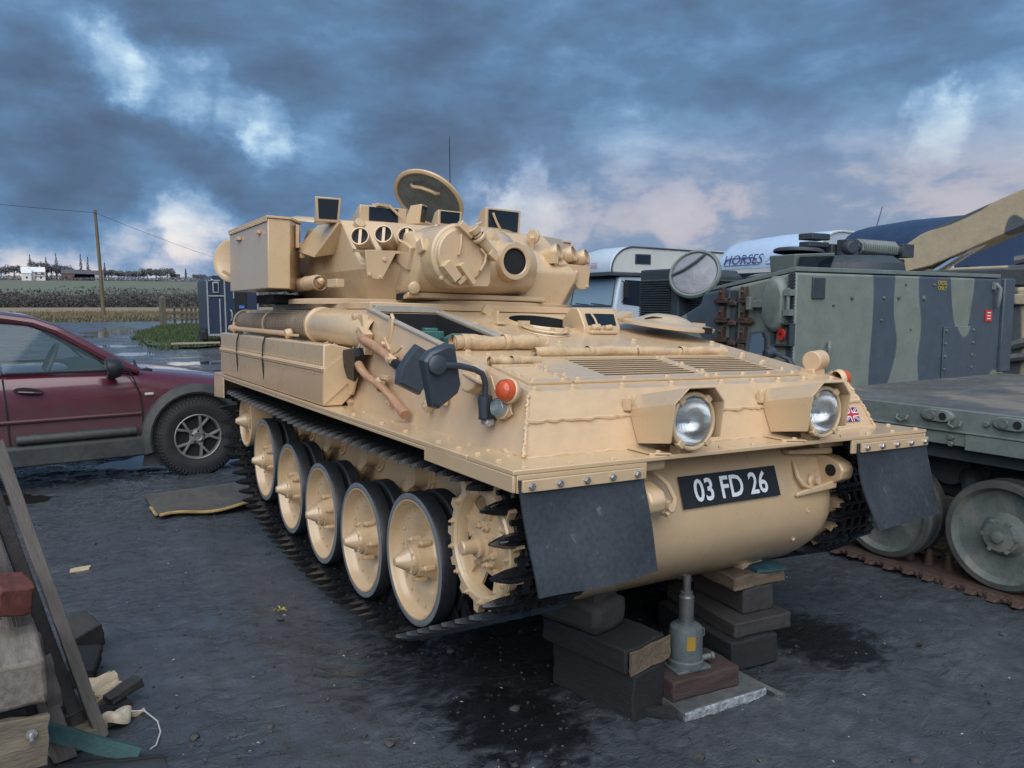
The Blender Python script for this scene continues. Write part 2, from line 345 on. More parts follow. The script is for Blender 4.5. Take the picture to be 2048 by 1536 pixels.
# ---- lower hull tub with its rounded nose
prof = [(.30, 1.005), (.245, .985), (.205, .955), (.180, .915), (.160, .86), (.140, .80), (.128, .735), (.130, .665), (.155, .595), (.20, .535), (.262, .478), (.34, .425), (.45, .39), (.62, .375), (4.3, .375), (4.42, .5), (4.45, 1.0)]
lb = MB(); ins = .045
def shrink(f):  # inset profile for rounded end caps
    cy, cz = 1.0, .75
    return [(cy+(y-cy)*(1-f*.35), cz+(z-cz)*(1-f)) for y, z in prof]
rings = []
for x, f in ((-.645, .10), (-.635, .04), (-.615, .01), (-.58, 0), (.58, 0), (.615, .01), (.635, .04), (.645, .10)):
    rings.append([(x, y, z) for y, z in shrink(f)])
lb.loft(rings)
lower = tp('lower_hull', lb, sand, smooth=40)
rv = MB()
for x, z in ((-.47, .75), (-.47, .69), (-.465, .62), (-.475, .56), (.46, .79), (.47, .70), (.44, .57)):
    yy = np.interp(-z, [-q[1] for q in prof[1:13]], [q[0] for q in prof[1:13]]); rv.lathe([(.012, -.004), (.012, .002), (.008, .003), (.006, -.002), (0, -.002)], frame((x, float(yy), z), (0, -1, 0)), 12)
split_build(rv, 'plug', sandd, lower)

# ---- number plate, painted on a curved panel of the nose
pl = MB(); xs = np.linspace(-.262, .285, 9); zs = np.linspace(.785, .903, 6)
def nose_y(z): return float(np.interp(z, [q[1] for q in prof[12:0:-1]], [q[0] for q in prof[12:0:-1]]))
py0, py1 = .131, .172           # a flat plate leaning back against the nose
grid = [[(x, py0+(py1-py0)*(z-.785)/.118-.006, z) for x in xs] for z in zs]
pv = [p for r_ in grid for p in r_]; nx = len(xs)
pl.add(pv, [(j*nx+i, j*nx+i+1, (j+1)*nx+i+1, (j+1)*nx+i) for j in range(len(zs)-1) for i in range(nx-1)])
plate = tp('number_plate', pl, plateb)
t_ = text_mesh('plate_lettering', '03 FD 26', .118, white, plate, Matrix.Identity(4), depth=0.0, spacing=1.0, bold=.0022)
for v in t_.data.vertices: v.co = Vector((v.co.x*.93+.012, py0+(py1-py0)*(v.co.y*.97+.057)/.118-.009, v.co.y*.97+.842))

# ---- fenders, skirts, front lip
fb = MB()
fb.prism([(-1.104, 0), (1.104, 0), (1.104, .30), (-1.104, .30)], 'z', 1.013, 1.029)
for s in (-1, 1):
    x0, x1 = sorted((s*1.104, s*.86)); fb.prism([(x0, .302), (x1, .302), (x1, 4.55), (x0, 4.55)], 'z', 1.011, 1.0285)
    x0, x1 = sorted((s*1.104, s*1.092)); fb.prism([(0.002, .958), (.634, .958), (.634, 1.0125), (.002, 1.0125)], 'x', x0, x1)
    fb.prism([(4.22, .85), (4.56, .83), (4.56, 1.010), (4.22, 1.010)], 'x', x0, x1)
    fb.prism([(.634, .995), (4.2, .995), (4.2, 1.0095), (.634, 1.0095)], 'x', x0, x1)
    x0, x1 = sorted((s*1.0895, s*.565)); fb.prism([(x0, .955), (x1, .955), (x1, 1.0127), (x0, 1.0127)], 'y', .001, .012)
    x0, x1 = sorted((s*1.06, s*.62)); fb.box(((x0+x1)/2, 4.56, .92), (x1-x0, .012, .18))
fender = tp('fender', fb, sand, .003)
bo = MB()
for x in np.linspace(-1.05, 1.05, 13): bo.bolt((x, .022+.012*(abs(x) < .5), 1.029), (0, 0, 1), .011, .008)
for y in (.16, .30, .44, .60, .9, 1.15, 1.5): 
    for s in (-1, 1): bo.bolt((s*1.06, y, 1.0285), (0, 0, 1), .011, .008); bo.bolt((s*.985, y+.06, 1.0285), (0, 0, 1), .008, .005)
split_build(bo, 'fender_bolt', sandd, fender)

# ---- rubber mud flaps hanging at the front corners
for s in (-1, 1):
    st = MB(); x0, x1 = sorted((s*1.082, s*.60)); st.prism([(x0, .962), (x1, .962), (x1, 1.0), (x0, 1.0)], 'y', -.024, -.012)
    strip = tp('flap_strip', st, sand, .002)
    for i in range(5):
        q = MB(); q.bolt((x0+.03+i*(x1-x0-.06)/4, -.024, .981), (0, -1, 0), .012, .012); tsub('bolt', q, steel, strip)
    fl = MB(); nx, nz = 14, 14; V = []
    for side in (0, 1):
        for j in range(nz+1):
            for i in range(nx+1):
                u = i/nx; w = j/nz
                xx = x0-.006+(x1-x0+.012)*u+(.012*math.sin(w*2.6)*(1 if s < 0 else -.3))
                z = .998-(.338+.006*math.sin(u*5+s))*w
                y = -.0-.105*w**1.5+.012*math.sin(w*5+u*3.0)*w+.008*math.sin(u*7)*w
                V.append((xx, y+(.008 if side else 0)-.0002, z))
    N = (nx+1)*(nz+1); F = []
    for j in range(nz):
        for i in range(nx):
            a = j*(nx+1)+i; F.append((a, a+1, a+nx+2, a+nx+1)); F.append((N+a, N+a+nx+1, N+a+nx+2, N+a+1))
    edge = [i for i in range(nx+1)]+[j*(nx+1)+nx for j in range(1, nz+1)]+[nz*(nx+1)+i for i in range(nx-1, -1, -1)]+[j*(nx+1) for j in range(nz-1, 0, -1)]
    for k in range(len(edge)): a, b = edge[k], edge[(k+1) % len(edge)]; F.append((a, N+a, N+b, b))
    fl.add([(p[0], p[1]-.0085, p[2]) for p in V], F)
    tp('mud_flap', fl, rubber)

# ---- headlamps in their folded guards
for cx in (-.365, .356):
    h = MB(); f_ = [(-.125, 1.075), (-.125, 1.215), (-.06, 1.268), (.065, 1.268), (.115, 1.215), (.115, 1.085)]
    bk = [(-.098, 1.045), (-.098, 1.165), (-.035, 1.215), (.075, 1.215), (.12, 1.175), (.12, 1.045)]
    def ybk(z): return float(np.interp(z, [1.024, 1.144, 1.24], [.165, .217, .268]))-.004
    fr = [(cx+x, -.045 if z > 1.2 else -.03, z) for x, z in f_]; bkk = [(cx+x, ybk(z), z) for x, z in bk]
    inn = [(cx+x*.955, (-.045 if z > 1.2 else -.03)+.0005, 1.16+(z-1.16)*.955) for x, z in f_]; inb = [(cx+x*.955, ybk(z)-.012, 1.14+(z-1.14)*.94) for x, z in bk]
    V = fr+bkk+inn+inb; F = []
    for i in range(5):
        F += [(i, i+1, 7+i, 6+i), (12+i, 18+i, 19+i, 13+i), (i, 12+i, 13+i, i+1), (6+i, 7+i, 19+i, 18+i)]
    F += [(0, 6, 18, 12), (5, 17, 23, 11)]; F += [(0, 1, 7, 6)]*0
    h.add(V, F)
    h.box((cx-.112, ybk(1.18)-.012, 1.185), (.022, .022, .045)); h.prism([(cx-.165, .03), (cx-.10, -.01), (cx-.08, .155), (cx-.16, .155)], 'z', 1.031, 1.037)
    h.bolt((cx-.085, ybk(1.2)-.002, 1.205), (0, -1, .3), .012, .012); h.bolt((cx-.125, .03, 1.037), (0, 0, 1), .01, .007)
    guard = tp('headlamp_guard', h, sand, .0025)
    c = MB(); F_ = frame((cx, .0, 1.143), (0, -1, .02))
    c.lathe([(.02, -.10), (.07, -.085), (.095, -.04), (.103, -.005), (.106, .010), (.101, .016), (.092, .016), (.088, .006), (.087, 0)], F_, 40)
    for a in (50, 130, 230, 310):
        m_ = F_ @ Matrix.Rotation(R(a), 4, 'Z'); c.box((.099, 0, .010), (.026, .026, .022), M=m_)
    c.box((cx, .05, 1.035), (.06, .05, .03))
    lamp = tp('headlamp', c, sand, .002)
    q = MB(); q.lathe([(.088, .003), (.08, .014), (.06, .022), (.035, .027), (.0, .029)], F_, 40)
    lens = tsub('lens', q, lampglass_ := MATS.get('lamp_glass') or None, lamp) if MATS.get('lamp_glass') else None
    if lens is None:
        m = bpy.data.materials.new('lamp_glass'); m.use_nodes = True; gg = NG(m.node_tree); b = m.node_tree.nodes['Principled BSDF']
        b.inputs['Base Color'].default_value = (.93, .96, .97, 1); b.inputs['Roughness'].default_value = .03; b.inputs['Transmission Weight'].default_value = .9; b.inputs['IOR'].default_value = 1.3
        w = gg.n('ShaderNodeTexWave'); w.inputs['Scale'].default_value = 60; gg.link(gg.n('ShaderNodeTexCoord').outputs['Object'], w.inputs['Vector'])
        bn = gg.n('ShaderNodeBump'); bn.inputs['Strength'].default_value = .5; bn.inputs['Distance'].default_value = .004; gg.link(w.outputs['Fac'], bn.inputs['Height']); gg.link(bn.outputs[0], b.inputs['Normal'])
        MATS['lamp_glass'] = m; lens = tsub('lens', q, m, lamp)
    q = MB(); q.lathe([(.087, .001), (.075, -.03), (.045, -.062), (.015, -.075), (.0, -.076)], F_, 32); q.cyl(F_ @ Vector((0, 0, -.07)), F_ @ Vector((0, 0, -.02)), .012, .010); tsub('reflector', q, chrome, lamp)

# ---- tow eyes, hose loops under the front edge
for s in (-1, 1):
    sx = .095 if s < 0 else 0.0; sy = -.065 if s < 0 else 0.0
    def sh(mb): mb.v = [(x+sx, y+(sy if y < .3 else 0), z) for x, y, z in mb.v]; return mb
    q = MB(); x0, x1 = sorted((s*.655, s*.575))
    q.prism([(.36, .985), (.24, .985), (.20, .93), (.12, .925), (.065, .905), (.045, .875), (.055, .835), (.09, .812), (.17, .80), (.30, .74), (.34, .78)], 'x', x0, x1)
    q.box((s*.60, .20, .985), (.16, .16, .04))
    if s > 0: q.hexa([(s*.36, .150, .945), (s*.36, .19, .945), (s*.60, .19, .935), (s*.60, .115, .935), (s*.36, .150, .962), (s*.36, .19, .962), (s*.60, .19, .965), (s*.60, .115, .965)])
    if s > 0: q.hexa([(s*.38, .118, .765), (s*.38, .16, .765), (s*.60, .16, .79), (s*.60, .085, .79), (s*.38, .118, .785), (s*.38, .16, .785), (s*.60, .16, .83), (s*.60, .085, .83)])
    eye = tp('tow_eye', sh(q), sand, .012, 3)
    q = MB(); q.cyl((s*.575-.101*(s < 0)*0+(-.002 if s > 0 else .002), .105, .868), (s*.655+(.002 if s > 0 else -.002), .105, .868), .026, n=20); tsub('eye_hole', sh(q), blackm, eye)
    q = MB(); q.tube([(s*.50-.03, .30, .965), (s*.47-.03, .22, .945), (s*.44-.03, .165, .90), (s*.43-.03, .135, .85), (s*.45-.03, .12, .815), (s*.49-.03, .115, .80)], .010); tsub('cable', sh(q), sandd, eye)
    q = MB(); q.lathe([(.03, -.01), (.03, .012), (.018, .02), (.016, .04), (0, .04)], frame((s*.50, .145, .82), (0, -1, .2)), 16); tsub('plug', sh(q), sandd, eye)

# ---- deck furniture: louvre panels, rolls of canvas, bolts, driver's hatch
def dpt(x, y, h=0.0): return Vector((x, y, zd(y)))+DN*h
def dslab(mb, x0, x1, y0, y1, h0, h1):
    mb.hexa([tuple(dpt(x, y, h)) for h in (h0, h1) for x, y in ((x0, y0), (x1, y0), (x1, y1), (x0, y1))])
def dframe(mb, o, i, h0, h1):
    dslab(mb, o[0], o[1], o[2], i[2], h0, h1); dslab(mb, o[0], o[1], i[3], o[3], h0, h1); dslab(mb, o[0], i[0], i[2], i[3], h0, h1); dslab(mb, i[1], o[1], i[2], i[3], h0, h1)
for o_, i_, n in (((-.622, .112, .352, .745), g1, 9), ((.118, .668, .360, .750), g2, 9), ((-.826, -.632, .350, .622), g3, 9)):
    q = MB(); dframe(q, o_, i_, .0005, .011)
    if i_ is g3: dslab(q, i_[0], i_[1], i_[2], i_[3], .0005, .0035)
    panel = tp('louvre_panel', q, sand, .002)
    for k in range(n):
        y = i_[2]+(i_[3]-i_[2])*(k+.5)/n; q = MB(); w = (i_[3]-i_[2])/n
        if i_ is g3: q.hexa([tuple(dpt(x, yy, h)) for yy, h in ((y-w*.35, .004), (y+w*.35, .004)) for x in (i_[0], i_[1])][:2]+[tuple(dpt(i_[1], y+w*.35, .004)), tuple(dpt(i_[0], y+w*.35, .004))]+[tuple(dpt(i_[0], y-w*.2, .0095)), tuple(dpt(i_[1], y-w*.2, .0095)), tuple(dpt(i_[1], y+w*.2, .0095)), tuple(dpt(i_[0], y+w*.2, .0095))])
        else: q.hexa([tuple(dpt(i_[0], y+w*.30, -.024)), tuple(dpt(i_[1], y+w*.30, -.024)), tuple(dpt(i_[1], y+w*.40, -.024)), tuple(dpt(i_[0], y+w*.40, -.024)), tuple(dpt(i_[0], y-w*.30, .0085)), tuple(dpt(i_[1], y-w*.30, .0085)), tuple(dpt(i_[1], y+w*.02, .0085)), tuple(dpt(i_[0], y+w*.02, .0085))])
        tsub('slat', q, sandd, panel)
    q = MB()
    for x in np.linspace(o_[0]+.03, o_[1]-.03, 4 if n == 9 and o_[1]-o_[0] > .3 else 2): q.bolt(dpt(x, o_[2]+.02, .011), DN, .012, .009)
    for yy in np.linspace(o_[2]+.09, o_[3]-.05, 3): q.bolt(dpt(o_[0]+.016, yy, .011), DN, .010, .008); q.bolt(dpt(o_[1]-.016, yy, .011), DN, .010, .008)
    split_build(q, 'panel_bolt', sand, panel)
q = MB()
for x, y in ((-.84, .287), (-.668, .295), (-.436, .298), (-.182, .30), (.097, .30), (.287, .30), (.451, .30), (.62, .30), (.80, .29), (-.80, .86), (-.735, .80), (-.69, .765), (-.56, .72), (-.63, .66), (.2, .95), (-.2, 1.05), (.72, .62), (.75, .78), (.78, .95), (.81, 1.05), (.3, 1.1), (-.41, 1.25), (-.41, 1.5)):
    q.bolt(dpt(x, y), DN, .015, .014)
split_build(q, 'deck_bolt', sand, hull)
def roll(x0, y0, x1, y1, r, twist=0):
    q = MB(); a = Vector(dpt(x0, y0, r)); b = Vector(dpt(x1, y1, r)); n = 22; pts = []; rr = []
    for i in range(n+1):
        t = i/n; pts.append(a.lerp(b, t)+Vector((0, .0035*math.sin(t*17+x0*9), .003*math.sin(t*11)-.002)))
        rr.append(r*(1+.07*math.sin(t*23+y0*30)+.05*random.uniform(-1, 1)-(.10 if abs(t-.45) < .05 else 0)))
    q.tube(pts, rr, 14, caps=False)
    ax = (b-a).normalized()                  # spiral of rolled cloth at the ends
    for e, dr in ((a, -1), (b, 1)):
        M_ = frame(e, ax*dr); V = []; m = 60
        for i in range(m+1):
            th = i/m*2*math.pi*3.2; rad = r*(.97-.75*i/m); V += [(rad*math.cos(th), rad*math.sin(th), .003*random.random()), (rad*math.cos(th)*.98, rad*math.sin(th)*.98, -r*1.6)]
        q.add(V, [(2*i, 2*i+2, 2*i+3, 2*i+1) for i in range(m)], M_)
    o = tp('canvas_roll', q, canvas, smooth=60)
    for t in ((.12, .55) if r > .025 else (.5,)):
        st = MB(); c_ = a.lerp(b, t); M_ = frame(c_-ax*.016, ax); st.lathe([(r*1.06, 0), (r*1.12, .003), (r*1.12, .03), (r*1.06, .033)], M_, 16); tsub('strap', st, canvas, o)
roll(-.842, .925, -.365, .932, .032); roll(-.533, .765, .065, .785, .024); roll(.03, .765, .605, .772, .023); roll(-.822, .645, -.586, .652, .0185)

q = MB(); q.lathe([(.198, .004), (.205, .008), (.222, .012), (.228, .0), (.228, -.02)], frame(dpt(.07, 1.585), DN), 40); co_ = tp('hatch_coaming', q, sand)
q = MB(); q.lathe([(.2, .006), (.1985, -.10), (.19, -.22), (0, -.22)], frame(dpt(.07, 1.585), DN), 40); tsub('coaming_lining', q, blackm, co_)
q = MB()                                     # driver's periscope housing with glass and wiper
q.prism([(1.30, zd(1.30)-.01), (1.30, zd(1.30)+.035), (1.345, 1.535), (1.37, 1.56), (1.42, 1.56), (1.50, 1.50), (1.50, zd(1.5)-.01)], 'x', .13, .375)
q.box((.39, 1.45, 1.49), (.06, .10, .05)); q.cyl((.17, 1.285, 1.455), (.22, 1.28, 1.46), .018); q.cyl((.26, 1.285, 1.455), (.30, 1.28, 1.46), .015); q.box((.24, 1.285, 1.432), (.18, .05, .02))
per = tp('driver_periscope', q, sand, .006)
q = MB(); q.hexa([(.158, 1.312, 1.468), (.348, 1.312, 1.468), (.348, 1.338, 1.530), (.158, 1.338, 1.530), (.158, 1.318, 1.466), (.348, 1.318, 1.466), (.348, 1.344, 1.528), (.158, 1.344, 1.528)]); q.v = [(x, y-.010, z) for x, y, z in q.v]; tsub('glass', q, mirglass, per)
q = MB(); q.tube([(.205, 1.285, 1.47), (.20, 1.30, 1.50), (.185, 1.315, 1.53)], .006); tsub('wiper', q, sand, per)
q = MB()                                     # forked latch in front of the hatch
q.tube([dpt(-.10+.11*math.cos(a), 1.33+.13*math.sin(a), .022) for a in np.linspace(2.0, 5.6, 14)], .014, flat=.5); q.tube([dpt(-.10+.11*math.cos(a), 1.33+.13*math.sin(a), .004) for a in np.linspace(2.0, 5.6, 14)], .014, flat=.5)
q.box(dpt(-.16, 1.44, .02), (.05, .04, .03)); q.cyl(dpt(-.04, 1.23, 0), dpt(-.04, 1.23, .045), .014); q.cyl(dpt(-.13, 1.22, 0), dpt(-.13, 1.22, .04), .012)
tp('hatch_latch', q, sand)
q = MB(); q.box((-.29, 1.50, zd(1.5)+.035), (.012, .045, .07)); q.box((-.27, 1.50, zd(1.5)+.008), (.05, .06, .012)); q.box((-.17, 1.80, zd(1.8)+.02), (.06, .02, .05), (0, .5, 0)); split_build(q, 'deck_bracket', sand, tank, OFF, .002)
q = MB()                                     # driver's hatch lid swung open over the deck
Hm = frame(dpt(.72, 1.33, .052), (DN+Vector((.04, .06, 0)))); q.lathe([(0, .055), (.06, .053), (.11, .040), (.15, .022), (.19, .014), (.255, .010), (.275, .004), (.275, -.012), (.25, -.014), (0, -.014)], Hm, 48)
q.box((-.25, .10, .015), (.16, .07, .022), (0, -.25, .3), M=Hm); q.box((.19, -.07, .018), (.08, .025, .012), M=Hm)
lid = tp('hatch_lid', q, sand, 0)
q = MB(); q.tube([Hm @ Vector(p) for p in ((-.16, .0, .02), (-.13, -.03, .035), (-.09, -.06, .035), (-.05, -.10, .02))], .012, flat=.4); q.box((.06, -.265, .0), (.05, .03, .035), M=Hm); tsub('lid_strap', q, blackm, lid)

# ---- front side lights and lamps
for s in (-1, 1):
    fx = -.925 if s < 0 else .885; n_ = Vector((s*.97, -.25, .18)).normalized()
    q = MB(); q.box((fx+s*.004, .355, 1.205), (.006, .06, .13), (R(-25), R(s*6), 0)); q.box((fx+s*.012, .41, 1.215), (.005, .05, .14), (R(-25), R(s*6), 0))
    br = tp('lamp_bracket', q, sand, .002)
    for (y, z, r, m, nm) in ((.312, 1.240, .040, amber, 'indicator_lamp'), (.362, 1.176, .037, lensg, 'side_lamp')):
        if s > 0 and nm == 'side_lamp': continue
        M_ = frame((fx, y, z), n_); q = MB(); q.lathe([(r*.95, -.01), (r*1.12, .0), (r*1.12, .014), (r, .018)], M_, 24); la = tp(nm, q, sandd)
        q = MB(); fz = 1.0 if m is amber else .55; q.lathe([(r, .016), (r*.98, .016+.014*fz), (r*.8, .016+.028*fz), (r*.55, .016+.036*fz), (r*.3, .016+.039*fz), (0, .016+.041*fz)], M_, 28)
        for rr in (.85, .62, .4): q.lathe([(r*rr+.003, .016+.03*(1-rr*.5)*fz), (r*rr, .024+.036*(1-rr*.5)*fz), (r*rr-.003, .016+.03*(1-rr*.5)*fz)], M_, 28)
        tsub('lens', q, m, la)
q = MB(); q.cyl((.845, .34, 1.275), (.935, .355, 1.282), .047, n=24); q.box((.885, .36, 1.222), (.085, .075, .035)); q.cyl((.885, .36, 1.235), (.885, .35, 1.26), .02); q.v = [(x-.06, y+.05, z+.045) for x, y, z in q.v]
tp('horn', q, sandd, .004)
# union flag sticker on the front plate
fl = MB(); FM = frame((.818, .189, 1.088), (0, -.917, .398), (1, 0, 0)); fw_, fh_ = .105, .066
def quad(cx, cy, w, h, a, z, m):
    fl.cur = m; c, s_ = math.cos(a), math.sin(a); P = [(cx+c*x-s_*y, cy+s_*x+c*y) for x, y in ((-w/2, -h/2), (w/2, -h/2), (w/2, h/2), (-w/2, h/2))]
    P = [(max(-fw_/2, min(fw_/2, x)), max(-fh_/2, min(fh_/2, y)), z) for x, y in P]; fl.add(P, [(0, 1, 2, 3)], FM)
quad(0, 0, fw_, fh_, 0, .001, 0)
da = math.atan2(fh_, fw_)
for a in (da, -da): quad(0, 0, .112, .013, a, .0016, 1)
for a in (da, -da): quad(0, 0, .112, .005, a, .0022, 2)
quad(0, 0, fw_, .021, 0, .0028, 1); quad(0, 0, .021, fh_, 0, .0028, 1); quad(0, 0, fw_, .012, 0, .0034, 2); quad(0, 0, .012, fh_, 0, .0034, 2)
tp('flag_sticker', fl, [mat('flag_blue', (.02, .03, .16), .4), mat('flag_white', (.75, .75, .78), .4), mat('flag_red', (.5, .03, .04), .4)], smooth=0)

# ---- mirrors on bent arms
def mirror(poly, y, nrm_tilt, thick, name='mirror'):
    q = MB(); cx = sum(p[0] for p in poly)/len(poly); cz = sum(p[1] for p in poly)/len(poly)
    k = lambda p, f: (cx+(p[0]-cx)*f, cz+(p[1]-cz)*f)
    rings = [[(*k(p, f)[:1], y+d+nrm_tilt*(p[0]-cx), k(p, f)[1]) for p in poly] for f, d in ((.86, -thick), (.96, -thick*.8), (1.0, -thick*.3), (1.0, 0), (.97, .004))]
    q.loft(rings); return tp(name, q, dkmetal, smooth=30)
m1 = mirror([(-1.188, 1.376), (-1.114, 1.403), (-1.085, 1.398), (-1.058, 1.258), (-1.069, 1.226), (-1.15, 1.172), (-1.178, 1.182), (-1.214, 1.345)], .46, .1, .045)
q = MB(); q.lathe([(.034, 0), (.034, .012), (.028, .016), (.0, .016)], frame((-1.168, .405, 1.330), (0, -1, .1)), 20); q.tube([(-1.168, .40, 1.332), (-1.08, .40, 1.325), (-1.02, .405, 1.312), (-.985, .41, 1.295), (-.970, .415, 1.265), (-.967, .42, 1.20)], .011, 10); q.lathe([(.017, 0), (.024, .06), (.024, .075), (.0, .08)], frame((-.967, .425, 1.135), (0, 0, 1)), 14); q.box((-.945, .44, 1.17), (.045, .05, .09))
tsub('mirror_arm', q, dkmetal, m1)
q = MB(); q.bolt((-.96, .41, 1.118), (0, -1, 0), .014, .012); q.box((-.95, .43, 1.12), (.03, .04, .02)); tsub('bolt', q, steel, m1)
m2 = mirror([(-1.046, 1.385), (-.984, 1.349), (-.975, 1.30), (-1.033, 1.181), (-1.124, 1.227), (-1.118, 1.283), (-1.084, 1.338)], .86, -.15, .045)
q = MB(); q.tube([(-1.03, .85, 1.24), (-.99, .84, 1.2), (-.93, .83, 1.18)], .012); q.box((-.935, .83, 1.17), (.03, .05, .06)); tsub('mirror_arm', q, sandd, m2)
q = MB()
rg = lambda f: [(.93+(x)*f, .86-.12*x, 1.365+z*f) for x, z in ((-.075, -.09), (-.045, .085), (.05, .095), (.075, .06), (.085, -.095), (.0, -.12))]
q.loft([rg(1.0), [(x, y-.02, z) for x, y, z in rg(1.0)], [(x, y-.02, z) for x, y, z in rg(.84)], [(x, y-.006, z) for x, y, z in rg(.82)]]); m3 = tp('mirror', q, dkmetal)
q = MB(); q.add([(x, y-.0075, z) for x, y, z in rg(.82)], [tuple(range(6))]); tsub('mirror_glass', q, glass('mirror_silver', (.6, .62, .62), .03, spec=.9), m3); MATS['mirror_silver'].node_tree.nodes['Principled BSDF'].inputs['Metallic'].default_value = 1
q = MB(); q.cyl((1.0, .85, 1.33), (1.06, .84, 1.34), .03); q.tube([(1.05, .84, 1.34), (1.02, .70, 1.31), (.95, .58, 1.24), (.90, .55, 1.17)], .011); tsub('mirror_arm', q, dkmetal, m3)

# ---- side stowage bin, strap lines and the tie rod on top of it
q = MB(); sec = [(-1.088, 1.032), (-1.092, 1.06), (-1.088, 1.345), (-1.05, 1.350), (-.935, 1.325), (-.90, 1.20), (-.93, 1.09), (-.99, 1.032)]
q.prism(sec, 'y', 1.86, 4.36); sbin = tp('stowage_bin', q, sand, .006)
q = MB(); q.prism([(-1.099, 1.208), (-1.099, 1.232), (-1.085, 1.235), (-1.085, 1.204)], 'y', 1.862, 4.358); q.box((-1.0975, 3.1, 1.222), (.012, 2.5, .006)); tsub('lid_edge', q, sandd, sbin, .002)
q = MB()
for i in range(60): q.ico((-1.0985, 1.9+i*.0415, 1.248), .0042, (.6, 1, 1)); q.ico((-1.0935, 1.9+i*.0415, 1.192), .0042, (.6, 1, 1))
kind(tsub('rivet', q, sandd, sbin), 'stuff')
for y in (3.05, 3.78):
    q = MB(); q.tube([(-1.085, y, 1.035), (-1.0995, y-.01, 1.2), (-1.0995, y-.02, 1.30), (-1.088, y-.03, 1.3515), (-1.03, y-.03, 1.350)], .011, 6, flat=.35); tsub('black_strap', q, blackm, sbin)
q = MB(); q.prism([(-1.0905, 1.036), (-1.0905, 1.212), (-.93, 1.335), (-.90, 1.20)], 'y', 1.852, 1.8585); tsub('end_seam', q, sand, sbin)
q = MB(); q.cyl((-1.0, 2.82, 1.378), (-1.0, 4.3, 1.382), .017, n=14); q.lathe([(.0, -.02), (.028, -.02), (.032, 0), (.028, .02), (0, .02)], frame((-1.0, 2.80, 1.378), (1, 0, .3)), 18); q.box((-.995, 2.70, 1.372), (.02, .14, .014)); q.cyl((-1.0, 4.28, 1.382), (-1.0, 4.40, 1.382), .026, n=14); q.cyl((-1.0, 4.3, 1.35), (-1.0, 4.3, 1.43), .012)
tp('tie_rod', q, sandd, .001)

# ---- exhaust silencer: perforated cylinder guard and the cast elbow in front
q = MB(); EC = (-.90, 1.43); er = .092; y0, y1 = 2.45, 4.35; na, ny = 15, 150
def ept(a, y, r=er): return (EC[0]+r*math.cos(a), y, EC[1]+r*math.sin(a))
V = []; F = []; dth = 2*math.pi/na*.5
wdt = .0022
for k in range(2):     # two crossing sets of helical wires make the expanded mesh
    for i in range(na):
        for j in range(0, 76):
            t0 = j/76; a = 2*math.pi*i/na+(1 if k else -1)*t0*2*math.pi*3.4; a2 = 2*math.pi*i/na+(1 if k else -1)*(j+1)/76*2*math.pi*3.4; yy = y0+(y1-y0)*t0; y2 = y0+(y1-y0)*(j+1)/76
            if math.sin(a) < -.72 : continue
            if j == 0 or not V: pass
            b = len(V); w = .0125
            V += [ept(a-w*2.2, yy), ept(a+w*2.2, yy), ept(a2+w*2.2, y2), ept(a2-w*2.2, y2)]; F.append((b, b+1, b+2, b+3))
q.add(V, F); exh = tp('exhaust_guard', q, mat('exhaust_mesh', (.52, .41, .27), .5, .2, var=.2, vscale=9, spot=14, spotcol=(.15, .09, .05)))
q = MB(); q.cyl((EC[0], y0, EC[1]), (EC[0], y1, EC[1]), er-.016, n=32); tsub('silencer', q, mat('silencer_rust', (.21, .16, .115), .7, .2, var=.3, vscale=9), exh)
q = MB()
for yy in (2.45, 3.45, 4.33): q.lathe([(er+.002, -.012), (er+.008, -.012), (er+.008, .012), (er+.002, .012)], frame((EC[0], yy, EC[1]), (0, 1, 0)), 36)
tsub('guard_band', q, sandd, exh)
q = MB(); P = [(-.90, 2.46, 1.435), (-.895, 2.25, 1.435), (-.885, 2.05, 1.425), (-.86, 1.88, 1.41), (-.82, 1.76, 1.395)]; rr = [.098, .100, .102, .098, .092]; q.tube(P, rr, 28, caps=False)
q.lathe([(.094, -.03), (.108, -.025), (.108, 0), (.094, .002)], frame((-.90, 2.47, 1.435), (0, 1, 0)), 30)
q.prism([(1.70, 1.30), (1.86, 1.30), (1.92, 1.50), (1.78, 1.50)], 'x', -.915, -.885)
for y, z in ((1.76, 1.34), (1.80, 1.42), (1.86, 1.49), (2.2, 1.33), (2.08, 1.325)): q.lathe([(.022, -.01), (.022, .008), (.012, .012), (.012, .02), (0, .02)], frame((-.955 if y > 2 else -.918, y, z), (-1, 0, .3)), 12)
tp('exhaust_elbow', q, sand, 0, smooth=50)
# lifting eye standing beside the bay
q = MB(); q.tube([(-.875, 1.53, 1.36), (-.875, 1.515, 1.43), (-.872, 1.51, 1.485), (-.872, 1.495, 1.50), (-.872, 1.48, 1.485), (-.875, 1.485, 1.43), (-.878, 1.50, 1.37)], .010); q.box((-.885, 1.53, 1.355), (.012, .09, .03), (R(40), 0, 0)); q.bolt((-.89, 1.55, 1.36), (-1, 0, .1), .014, .014); tp('lifting_eye', q, sand, .002)
q = MB(); q.lathe([(.04, 0), (.055, .01), (.055, .045), (.05, .05), (0, .05)], frame((-.905, .575, 1.252), (-1, -.1, .35)), 24); q.box((-.93, .55, 1.262), (.06, .14, .012), (R(10), R(20), 0)); tp('filler_cap', q, sandd, .003)
q = MB()
for y, z in ((1.93, 1.10), (1.88, 1.05), (1.35, 1.10), (1.33, 1.30), (.95, 1.12)): q.box((-.94, y, z), (.03, .045, .03), (R(30), 0, 0)); q.bolt((-.95, y, z), (-1, 0, 0), .010, .012)
split_build(q, 'tool_clip', sandd, tank, OFF, .002)
